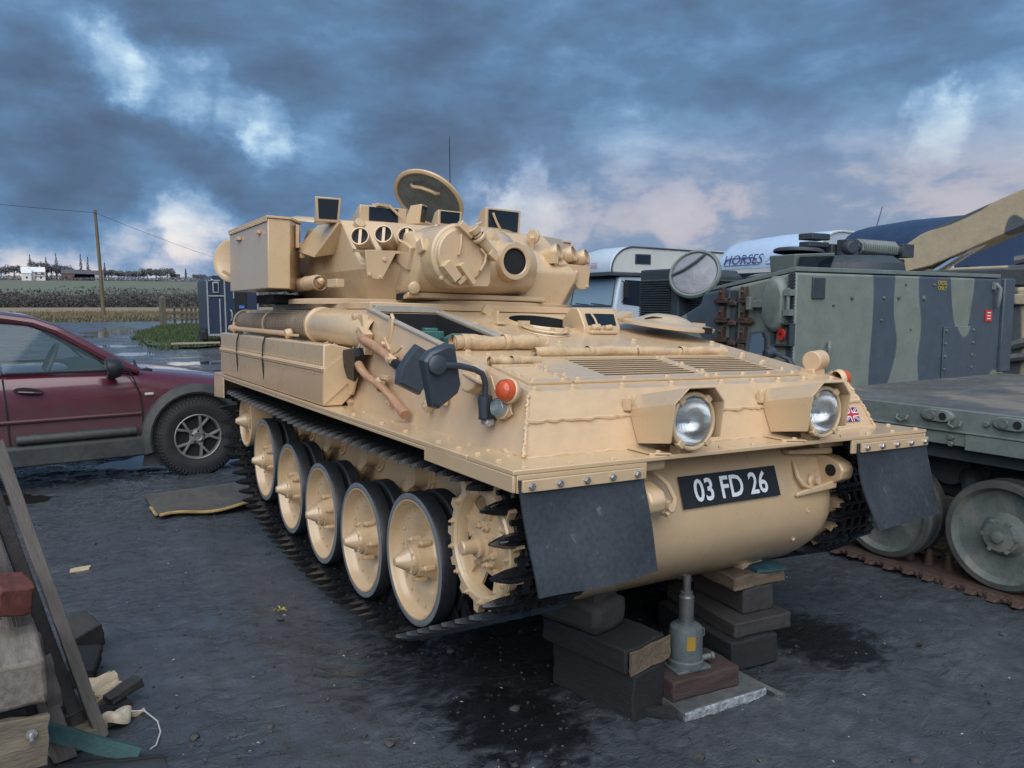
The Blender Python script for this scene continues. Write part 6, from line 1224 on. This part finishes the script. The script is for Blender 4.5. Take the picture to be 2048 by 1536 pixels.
# cladding, arch, door gaps, handle, trim
def arch(r0, r1, x0, a0, a1, n=18):
    q = MB(); rings = []
    for i in range(n+1):
        a = R(a0+(a1-a0)*i/n); c_, s_ = math.cos(a), math.sin(a)
        rings.append([(x0+r0*c_, .12, .36+r0*s_), (x0+r0*c_, -.040, .36+r0*s_), (x0+(r0+.02)*c_, -.052, .36+(r0+.02)*s_), (x0+(r1-.01)*c_, -.030, .36+(r1-.01)*s_), (x0+r1*c_, .0, .36+r1*s_), (x0+r1*c_, .06, .36+r1*s_)])
    q.loft(rings); return q
ar = arch(.385, .475, .0, -8, 196).build('wheel_arch', clad, carr); arch(.385, .475, -2.76, -16, 196).build('wheel_arch', clad, carr)
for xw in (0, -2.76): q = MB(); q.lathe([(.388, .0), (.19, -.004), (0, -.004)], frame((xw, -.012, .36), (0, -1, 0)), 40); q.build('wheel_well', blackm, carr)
q = MB(); q.prism([(-.03, .225), (-.035, .385), (-.01, .405), (.06, .405), (.06, .225)], 'x', -2.35, -.40); q.build('sill_cladding', clad, carr, bevel=.02)
q = MB(); q.prism([(-.018, .41), (-.045, .43), (-.048, .46), (-.03, .485), (.03, .49), (.03, .41)], 'x', -1.40, -.50); q.build('door_moulding', clad, carr, bevel=.012)
q = MB(); q.prism([(-.010, .585), (-.016, .60), (-.010, .615), (.03, .615), (.03, .585)], 'x', -3.0, -.455); q.build('body_crease', red, carr, bevel=.004)
q = MB(); q.tube([(-.53, .045, .975), (-.50, .008, .90), (-.46, -.004, .78), (-.44, .004, .60), (-.455, -.004, .44), (-.52, -.006, .36)], .006, 6); q.tube([(-1.46, .04, .97), (-1.45, -.002, .72), (-1.44, .0, .40)], .006, 6); q.build('door_gap', blackm, carr)
q = MB(); q.loft([[(-1.29+.10*math.cos(a)*f, yy, .845+.03*math.sin(a)*f-.15*.10*math.cos(a)*f) for a in np.linspace(0, 2*math.pi, 18, endpoint=False)] for yy, f in ((.03, .6), (.008, .9), (-.004, 1.0), (-.01, 1.06))]); hd = q.build('handle_recess', blackm, carr); q = MB(); q.tube([(-1.36, -.015, .845), (-1.28, -.028, .838), (-1.20, -.015, .828)], .014, 8, flat=.7); q.build('door_handle', red, carr); q = MB(); q.lathe([(.012, 0), (.011, .005), (0, .006)], frame((-1.385, .0, .868), (0, -1, 0)), 14); q.build('lock', chrome, carr)
q = MB(); q.box((-.385, -.004, .765), (.075, .014, .024)); q.build('side_repeater', mat('repeater_clear', (.5, .48, .42), .25), carr, bevel=.006)
q = MB(); q.prism([(-.31, .40), (-.27, .10), (-.46, .12), (-.42, .30)], 'y', .03, .05); q.build('mudflap', clad, carr)
# wheels
def cwheel2(x, y):
    q = MB(); F0 = frame((0, 0, 0), (0, -1, 0)); q.lathe([(.205, -.16), (.30, -.17), (.335, -.15), (.347, -.10), (.347, -.03), (.335, .005), (.30, .018), (.25, .012), (.208, .0), (.205, -.02)], F0, 64)
    for i in range(64):
        a = 2*math.pi*i/64
        for k, zz in enumerate((-.125, -.07, -.015)): q.box((.347, 0, zz), (.014, .018, .038), (0, 0, .4*(k-1)), M=F0 @ Matrix.Rotation(a+k*.05, 4, 'Z'))
        q.box((.328, 0, .006), (.03, .014, .02), M=F0 @ Matrix.Rotation(a+.03, 4, 'Z'))
    w_ = q.build('wheel', mat('car_tyre', (.020, .022, .025), .65, var=.2, vscale=9, bump=.1, spot=8, spotcol=(.045, .042, .04)), carr, (x, y, .352)); rimm = mat('alloy_rim', (.24, .24, .235), .42, .5, var=.2, vscale=10, spot=9, spotcol=(.06, .05, .045))
    q = MB(); q.lathe([(.208, .004), (.200, .008), (.192, .0), (.186, -.03), (.187, -.05)], F0, 48); q.lathe([(.075, -.03), (.06, -.005), (.035, .002), (.03, -.004), (0, -.004)], F0, 28)
    for i in range(10):
        a = 2*math.pi*(i//2)/5+(.17 if i % 2 else -.17); M_ = F0 @ Matrix.Rotation(a, 4, 'Z'); o2 = (.17 if i % 2 else -.17)
        q.hexa([tuple(M_ @ Vector(p)) for p in ((.055, -.012-o2*.15, -.04), (.055, .012-o2*.15, -.04), (.195, .013+o2*.05, -.04), (.195, -.013+o2*.05, -.04), (.055, -.010-o2*.15, -.006), (.055, .010-o2*.15, -.006), (.195, .011+o2*.05, .002), (.195, -.011+o2*.05, .002))])
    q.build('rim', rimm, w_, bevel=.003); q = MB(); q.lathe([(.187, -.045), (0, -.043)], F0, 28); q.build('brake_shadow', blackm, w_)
    for i in range(5): q = MB(); q.bolt(F0 @ Matrix.Rotation(2*math.pi*i/5+.3, 4, 'Z') @ Vector((.052, 0, -.008)), (0, -1, 0), .010, .012); q.build('wheel_nut', blackm, w_)
cwheel2(0, -.062); cwheel2(-2.76, -.062)
# ================================================================== timber blocking and bottle jack under the nose
def woodmat(name, col, dark=.5, sc=4, axis=(1, 8, 8), spotc=(.02, .02, .02)):
    return mat(name, col, .8, var=.28, vscale=sc, bump=.5, bscale=22, streak=axis, spot=7, spotcol=spotc)
oakd = woodmat('oily_timber', (.011, .012, .014), axis=(8, 1, 8)); oak = woodmat('sleeper_timber', (.034, .032, .032), axis=(8, 1, 8)); grey_w = woodmat('grey_weathered_wood', (.12, .106, .095), axis=(8, 8, 1)); pale_w = woodmat('split_pale_wood', (.42, .34, .23), spotc=(.2, .14, .08)); brn_w = woodmat('red_brown_timber', (.045, .028, .025), axis=(1, 8, 8)); end_w = woodmat('raw_end_wood', (.12, .09, .06), axis=(3, 3, 3))
def block(name, c, d, rot, m, label, cat='timber block', bev=.008, jit=.012, group=None):
    q = MB(); nx, ny, nz = 4, 4, 3; x, y, z = d
    q.box((0, 0, 0), d)
    bm = bmesh.new()
    me_ = q.mesh(name, m, 30); bm.from_mesh(me_); bmesh.ops.subdivide_edges(bm, edges=bm.edges[:], cuts=3, use_grid_fill=True)
    rs = random.Random(hash(label) % 9999)
    for v in bm.verts:
        for k in range(3):
            f = abs(v.co[k])/(d[k]/2); v.co[k] += rs.uniform(-1, 1)*jit*.35*(1 if f > .9 else .2)
    bm.to_mesh(me_); bm.free(); o = place(name, me_, None, c, rot, bev, 2); tag(o, label, cat, group); return o
block('timber_block', (-.43, .345, .094), (.19, .42, .186), (0, 0, R(11)), oakd, 'large dark timber at the bottom of the left stack under the nose')
block('timber_block', (-.435, .375, .237), (.24, .44, .096), (0, 0, R(10)), oakd, 'middle timber of the left stack with a raw splintered end')
block('end_grain', (-.385, .145, .237), (.235, .012, .085), (0, 0, R(10)), end_w, 'raw splintered end face on the middle timber of the left stack', 'wood end', .003, .01)
block('timber_block', (-.50, .52, .348), (.20, .46, .122), (0, 0, R(14)), oak, 'upper rounded grey timber of the left stack', bev=.03)
block('timber_wedge', (-.50, .52, .432), (.13, .40, .048), (R(2), 0, R(12)), oak, 'thin wedge of wood on top of the left stack against the hull')
block('timber_block', (.29, .46, .066), (.26, .52, .13), (0, 0, R(-6)), oakd, 'lowest dark timber of the right stack under the nose')
block('timber_block', (.36, .46, .168), (.31, .50, .07), (0, 0, R(-8)), oak, 'wide flat timber second from the ground in the right stack')
block('timber_block', (.375, .44, .262), (.17, .34, .115), (0, 0, R(-6)), oak, 'square timber block in the middle of the right stack')
block('timber_block', (.375, .42, .350), (.30, .30, .058), (0, 0, R(-4)), end_w, 'pale sawn plank near the top of the right stack')
block('blue_chip', (.44, .36, .388), (.15, .22, .014), (0, 0, R(-14)), mat('blue_paint_wood', (.02, .06, .085), .7, var=.3), 'thin blue painted offcut on the right stack', 'offcut')
block('timber_block', (.38, .46, .396), (.14, .24, .03), (0, 0, R(4)), pale_w, 'topmost pale wood packing of the right stack')
block('stone_slab', (-.10, .165, .022), (.42, .30, .042), (0, 0, R(-4)), mat('slate_slab', (.075, .078, .08), .6, var=.25, vscale=6, bump=.4), 'grey stone slab on the ground under the jack', 'slab', .004)
q = MB(); rs = random.Random(3); rings = []
for i in range(31):
    x = -.205+.0137*i; t_ = rs.uniform(.6, 1.1); rings.append([(x, -.002-.006*rs.random(), -.017*t_), (x, .004, -.019), (x, .004, .019), (x, -.001-.005*rs.random(), .016*t_)])
q.loft(rings); q.build('slab_edge', mat('chipped_edge', (.22, .24, .26), .6, var=.5, vscale=40, bump=.8), bpy.data.objects['stone_slab'], (.0, -.152, 0), smooth=0)
block('timber_block', (-.135, .185, .083), (.33, .20, .08), (0, 0, R(-5)), brn_w, 'reddish brown timber pad carrying the jack')
jk = empty('bottle_jack', (-.165, .185, .124), (0, 0, R(-8)), 'grey hydraulic bottle jack standing on a brown timber pad', 'jack')
jg = mat('jack_grey', (.085, .10, .105), .5, var=.2, vscale=14, spot=12, spotcol=(.05, .04, .035), bump=.1)
q = MB(); q.box((0, 0, .006), (.16, .13, .012)); q.build('base_plate', jg, jk, bevel=.003)
q = MB(); q.lathe([(.0, .012), (.072, .012), (.072, .035), (.066, .04), (.066, .15), (.062, .165), (.048, .175), (.034, .178), (.034, .186), (0, .186)], Matrix.Identity(4), 36); q.build('body', jg, jk)
q = MB(); q.lathe([(.030, .18), (.030, .285), (.026, .29), (.024, .292), (.024, .305), (.016, .307), (.016, .37), (0, .37)], Matrix.Identity(4), 24); q.build('ram', mat('ram_steel', (.12, .12, .12), .4, .5, var=.2, vscale=20), jk)
q = MB(); q.cyl((.06, -.02, .03), (.10, -.03, .035), .012); q.lathe([(.010, 0), (.016, 0), (.016, .012), (.010, .012)], frame((.10, -.03, .035), (1, -.2, .1)), 12); q.tube([(.066, -.01, .15), (.078, -.012, .145), (.08, -.012, .12), (.068, -.01, .11)], .004); q.build('release_valve', jg, jk)
q = MB(); A0 = -2.0; 
q.lathe([(.0668, .09), (.0668, .145)], Matrix.Identity(4), 14, a0=R(-122), a1=R(-92)); lb_ = q.build('warning_label', mat('label_worn', (.30, .19, .02), .6, var=.1, vscale=10, spot=24, spotcol=(.07, .08, .08)), jk)
q = MB(); q.tube([(.125, .165, .018), (.128, .05, .018), (.134, -.055, .018)], .014, 12); o = q.build('steel_bar', jg); tag(o, 'short grey steel tube lying beside the jack slab', 'tube')
block('wood_offcut', (.105, .0, .012), (.03, .05, .02), (0, 0, R(30)), oakd, 'small dark wood chip beside the steel tube', 'offcut')
block('timber_block', (-.36, .115, .02), (.16, .03, .035), (0, 0, R(-40)), oakd, 'thin dark batten lying between the left stack and the jack')

# ================================================================== scrap wood pile at the lower left
def plank(p0, p1, w, t, m, label, name='plank', up_=(0, 0, 1), cat='plank'):
    p0 = Vector(p0); p1 = Vector(p1); L = (p1-p0).length; q = MB(); nseg = 14; rings = []; rs = random.Random(len(label)*31)
    for i in range(nseg+1):
        ww = w*(1+rs.uniform(-.05, .03)); tt = t*(1+rs.uniform(-.08, .05)); z = L*i/nseg+(rs.uniform(-.015, .015) if i in (0, nseg) else 0); bow = .004*math.sin(i*.9)
        rings.append([(-ww/2, -tt/2+bow, z), (ww/2, -tt/2+bow, z+(rs.uniform(-.02, .02) if i in (0, nseg) else 0)), (ww/2, tt/2+bow, z), (-ww/2, tt/2+bow, z)])
    q.loft(rings); me_ = q.mesh(name, m, 30); o = place(name, me_, None, p0, bevel=.003); o.matrix_world = frame(p0, p1-p0, up_); tag(o, label, cat); return o
plank((-2.165, 1.03, .0), (-2.43, 1.28, 1.06), .042, .03, grey_w, 'outermost grey leaning board of the scrap pile', up_=(1, .2, 0))
plank((-2.225, 1.09, .0), (-2.485, 1.33, 1.02), .045, .026, oak, 'second dark leaning board of the scrap pile, behind the outermost', up_=(1, .2, 0))
plank((-2.285, .98, .0), (-2.53, 1.30, .96), .07, .03, grey_w, 'wide split grey leaning board of the scrap pile', up_=(1, .5, 0))
plank((-2.33, 1.12, .02), (-2.52, 1.36, .80), .07, .025, grey_w, 'inner narrow grey leaning board of the scrap pile', up_=(1, .6, 0))
for i in range(5):
    a = .2+.13*i; plank((-2.30-.045*i*.6, 1.03+.02*i, .14+.09*i), (-2.33-.05*i*.6, 1.06+.02*i, .34+.09*i), .05, .006, grey_w, ('lowest', 'second lowest', 'middle', 'second highest', 'highest')[i]+' peeling splinter on the leaning boards', 'wood_splinter', (1, .5, 0), 'splinter')
block('timber_block', (-2.415, 1.02, .60), (.105, .14, .10), (R(8), R(10), R(18)), mat('red_paint_wood', (.095, .028, .022), .75, var=.35, vscale=8, bump=.3, spot=9, spotcol=(.06, .05, .045)), 'red painted timber end wedged against the leaning boards')
block('timber_block', (-2.44, .95, .40), (.20, .50, .14), (R(-3), R(2), R(4)), mat('bleached_timber', (.19, .165, .14), .8, var=.35, vscale=6, bump=.6, spot=6, spotcol=(.10, .085, .07), streak=(8, 1, 8)), 'thick bleached square timber lying on the scrap pile', bev=.012)
block('timber_block', (-2.47, 1.02, .245), (.22, .50, .15), (0, 0, R(-4)), oakd, 'dark timber under the bleached square timber')
block('board_with_bolt', (-2.43, .70, .235), (.20, .03, .155), (R(-6), R(5), R(4)), woodmat('plywood_grey', (.15, .125, .09), axis=(1, 6, 6)), 'square grey board with a protruding bolt at the front of the pile', 'board', .003)
bb_ = MB(); bb_.cyl((.055, -.015, .03), (.055, -.05, .015), .007); bb_.lathe([(.016, 0), (.016, .006)], frame((.055, -.016, .03), (0, -1, 0)), 8, True); bb_.build('bolt', steel, bpy.data.objects['board_with_bolt'])
block('timber_block', (-2.185, 1.92, .075), (.125, .16, .12), (R(12), R(-14), R(20)), oak, 'tilted grey block standing behind the leaning boards')
block('timber_block', (-2.20, 1.62, .05), (.12, .20, .09), (R(5), R(8), R(-12)), oakd, 'dark block between the tilted block and the boards')
block('timber_block', (-2.27, 1.16, .075), (.17, .12, .06), (0, R(-8), R(14)), oak, 'short grey plank end at the foot of the leaning boards')
block('timber_block', (-2.25, 1.06, .03), (.18, .11, .055), (0, 0, R(20)), woodmat('sapwood', (.16, .14, .09)), 'squat yellowish block at the foot of the leaning boards')
block('wood_offcut', (-2.135, 1.40, .035), (.10, .11, .045), (R(10), R(-12), R(18)), pale_w, 'pale broken chunk of split wood beside the pile', 'offcut', .006, .03)
block('wood_offcut', (-2.075, 1.29, .055), (.135, .055, .032), (R(0), R(-10), R(28)), oak, 'short dark board resting across the pale chunk', 'offcut', .004)
block('wood_offcut', (-2.12, 1.24, .018), (.12, .06, .02), (0, 0, R(10)), oakd, 'thin dark chip beneath the short dark board', 'offcut', .003)
plank((-2.40, 1.00, .15), (-2.06, .80, .03), .055, .022, mat('green_paint_wood', (.025, .075, .075), .65, var=.35, vscale=7, bump=.3, spot=8, spotcol=(.12, .12, .09)), 'green painted board pointing out of the pile', up_=(0, .3, 1))
plank((-2.30, .86, .035), (-1.99, .775, .015), .03, .015, oakd, 'thin dark stick under the green board', 'stick', cat='stick')
q = MB(); rs = random.Random(4); rings = []
for k, (r_, z) in enumerate(((.055, .0), (.062, .02), (.058, .035), (.048, .04), (.035, .032), (.01, .03))):
    rings.append([(r_*(1+.18*math.sin(3*a+.6)+rs.uniform(-.06, .06))*math.cos(a), r_*.9*(1+.1*math.sin(2*a))*math.sin(a), z+.012*math.sin(a*2+1)) for a in np.linspace(0, 2*math.pi, 18, endpoint=False)])
q.loft(rings); o = q.build('broken_bowl', mat('dirty_white', (.55, .48, .36), .6, var=.2, vscale=14, spot=16, spotcol=(.14, .10, .07)), None, (-2.115, 1.13, .008), (R(-22), R(10), R(30)), smooth=50); tag(o, 'dirty white cracked plastic tub lying by the pile', 'tub')
q = MB(); q.tube([(-2.08, 1.16, .03), (-2.02, 1.14, .025), (-1.985, 1.06, .012), (-1.985, .98, .008), (-2.01, .90, .006), (-2.03, .885, .006)], .003, 6); o = q.build('thin_wire', mat('white_wire', (.5, .5, .48), .5)); tag(o, 'thin white wire curling from the cracked tub', 'wire')
block('wood_offcut', (-2.04, 1.165, .012), (.05, .022, .008), (0, 0, R(20)), pale_w, 'tiny pale splinter next to the cracked tub', 'offcut', .002)
q = MB(); n_ = 26; V = []
for j in range(n_+1):
    for i in range(n_+1):
        u, w = i/n_, j/n_; V.append((-2.62+.62*u, .42+.42*w, .012+.055*fbm(np.array([u*3.]), np.array([w*3.]), 1, 3, 8)[0]*(1-.7*u)+.03*(1-u)))
q.add(V, [(j*(n_+1)+i, j*(n_+1)+i+1, (j+1)*(n_+1)+i+1, (j+1)*(n_+1)+i) for j in range(n_) for i in range(n_)]); o = q.build('rubber_sheet', mat('old_rubber_sheet', (.035, .038, .042), .5, var=.2, vscale=6, bump=.2), smooth=60); tag(o, 'crumpled dark rubber sheet at the front of the scrap pile', 'rubber sheet')
# mat with pale edge beside the rear of the track
q = MB(); n_ = 20; V = []; c4 = [Vector((-1.60, 4.82, 0)), Vector((-1.585, 4.03, 0)), Vector((-.70, 4.12, 0)), Vector((-.55, 4.90, 0))]
for side in (0, 1):
    for j in range(n_+1):
        for i in range(n_+1):
            u, w = i/n_, j/n_; p = (c4[1].lerp(c4[2], u)).lerp(c4[0].lerp(c4[3], u), w); V.append((p.x, p.y+.02*math.sin(u*7)*(1-w), .024+.018*math.sin(u*9+1)*(1-w)**3+.006*math.sin(w*9)-(.016 if side else 0)))
N = (n_+1)**2; F = []
for j in range(n_):
    for i in range(n_): a = j*(n_+1)+i; F += [(a, a+1, a+n_+2, a+n_+1), (N+a, N+a+n_+1, N+a+n_+2, N+a+1)]
for k in range(n_): F += [(k, N+k, N+k+1, k+1), (k*(n_+1), (k+1)*(n_+1), N+(k+1)*(n_+1), N+k*(n_+1)), (n_*(n_+1)+k, n_*(n_+1)+k+1, N+n_*(n_+1)+k+1, N+n_*(n_+1)+k), (k*(n_+1)+n_, N+k*(n_+1)+n_, N+(k+1)*(n_+1)+n_, (k+1)*(n_+1)+n_)]
q.add(V, F); o = q.build('floor_mat', mat('muddy_mat', (.075, .072, .066), .7, var=.25, vscale=4, bump=.3, col2=(.10, .085, .07)), smooth=50); tag(o, 'muddy grey floor mat with worn yellow edge beside the rear track', 'mat')
q = MB(); ym = mat('worn_yellow', (.34, .24, .09), .75, var=.3, vscale=9, spot=8, spotcol=(.12, .10, .07))
q.tube([tuple(c4[1].lerp(c4[2], u)+Vector((0, -.01+.02*math.sin(u*7), .026+.018*math.sin(u*9+1)))) for u in np.linspace(0, 1, 24)], .014, 6, flat=.8); q.tube([tuple(c4[1].lerp(c4[0], u)+Vector((-.01, 0, .02))) for u in np.linspace(.12, .45, 8)], .013, 6, flat=.6); q.build('mat_edge', ym, o)
# small litter on the yard
for i, (px_, py_, s_) in enumerate(((-2.137, 3.115, 1.0),)):
    q = MB(); q.box((0, 0, .008), (.10, .045, .012), (0, 0, .1)); q.box((.01, .012, .016), (.09, .02, .006), (0, 0, .16)); o = q.build('wood_chip', pale_w, None, (px_, py_, .0), (R(4), 0, R(-12)), bevel=.002); tag(o, 'pale flat wood chip lying alone on the mud', 'wood chip')
q = MB()
for k in range(5):
    a = k*1.3; q.add([(0, 0, .006), (.035*math.cos(a), .035*math.sin(a), .012), (.055*math.cos(a+.25), .055*math.sin(a+.25), .004+.01*(k % 2)), (.03*math.cos(a+.5), .03*math.sin(a+.5), .014)], [(0, 1, 2, 3)])
q.v = [(x*.75, y*.75, z) for x, y, z in q.v]; o = q.build('fallen_leaf', mat('leaf_yellow', (.36, .30, .03), .6, var=.2, vscale=30), None, (-1.306, 1.885, .006), smooth=0); tag(o, 'small yellow leaf on the mud near the front wheels', 'leaf')
# loose stones and clods of the yard (nobody could count them)
V = []; q = MB(); rs = random.Random(11)
peb = []
for k in range(2600):
    d_ = 2.2+rs.random()**1.7*9; a = R(rs.uniform(-6, 68)); x = CAM.x+d_*math.sin(a); y = CAM.y+d_*math.cos(a); peb.append((x, y, rs.uniform(.002, .007) if rs.random() < .975 else rs.uniform(.010, .020)))
hz = gheight(np.array([p[0] for p in peb]), np.array([p[1] for p in peb]))
for (x, y, r_), z in zip(peb, hz): q.ico((x, y, z+r_*.3), r_, (1.2, 1, .7), 0, .7, rs)
o = q.build('loose_stones', mat('clod', (.045, .043, .042), .7, var=.5, vscale=9), smooth=50); kind(o, 'stuff'); tag(o, 'scattered dark stones and clods on the muddy yard', 'stones')
q = MB()
for k in range(160):
    d_ = 2.2+rs.random()*5; a = R(rs.uniform(-4, 66)); x = CAM.x+d_*math.sin(a); y = CAM.y+d_*math.cos(a); s_ = rs.uniform(.003, .010); t_ = rs.uniform(0, 6); z = .012
    q.add([(x+s_*math.cos(t_), y+s_*math.sin(t_), z), (x+s_*.5*math.cos(t_+1.7), y+s_*.5*math.sin(t_+1.7), z+.003), (x-s_*math.cos(t_), y-s_*math.sin(t_), z), (x-s_*.4*math.cos(t_+1.7), y-s_*.4*math.sin(t_+1.7), z+.002)], [(0, 1, 2, 3)])
o = q.build('pale_litter', mat('litter_pale', (.35, .33, .28), .7, var=.3, vscale=50), smooth=0); kind(o, 'stuff'); tag(o, 'tiny pale flecks of wood and paint on the mud', 'litter')
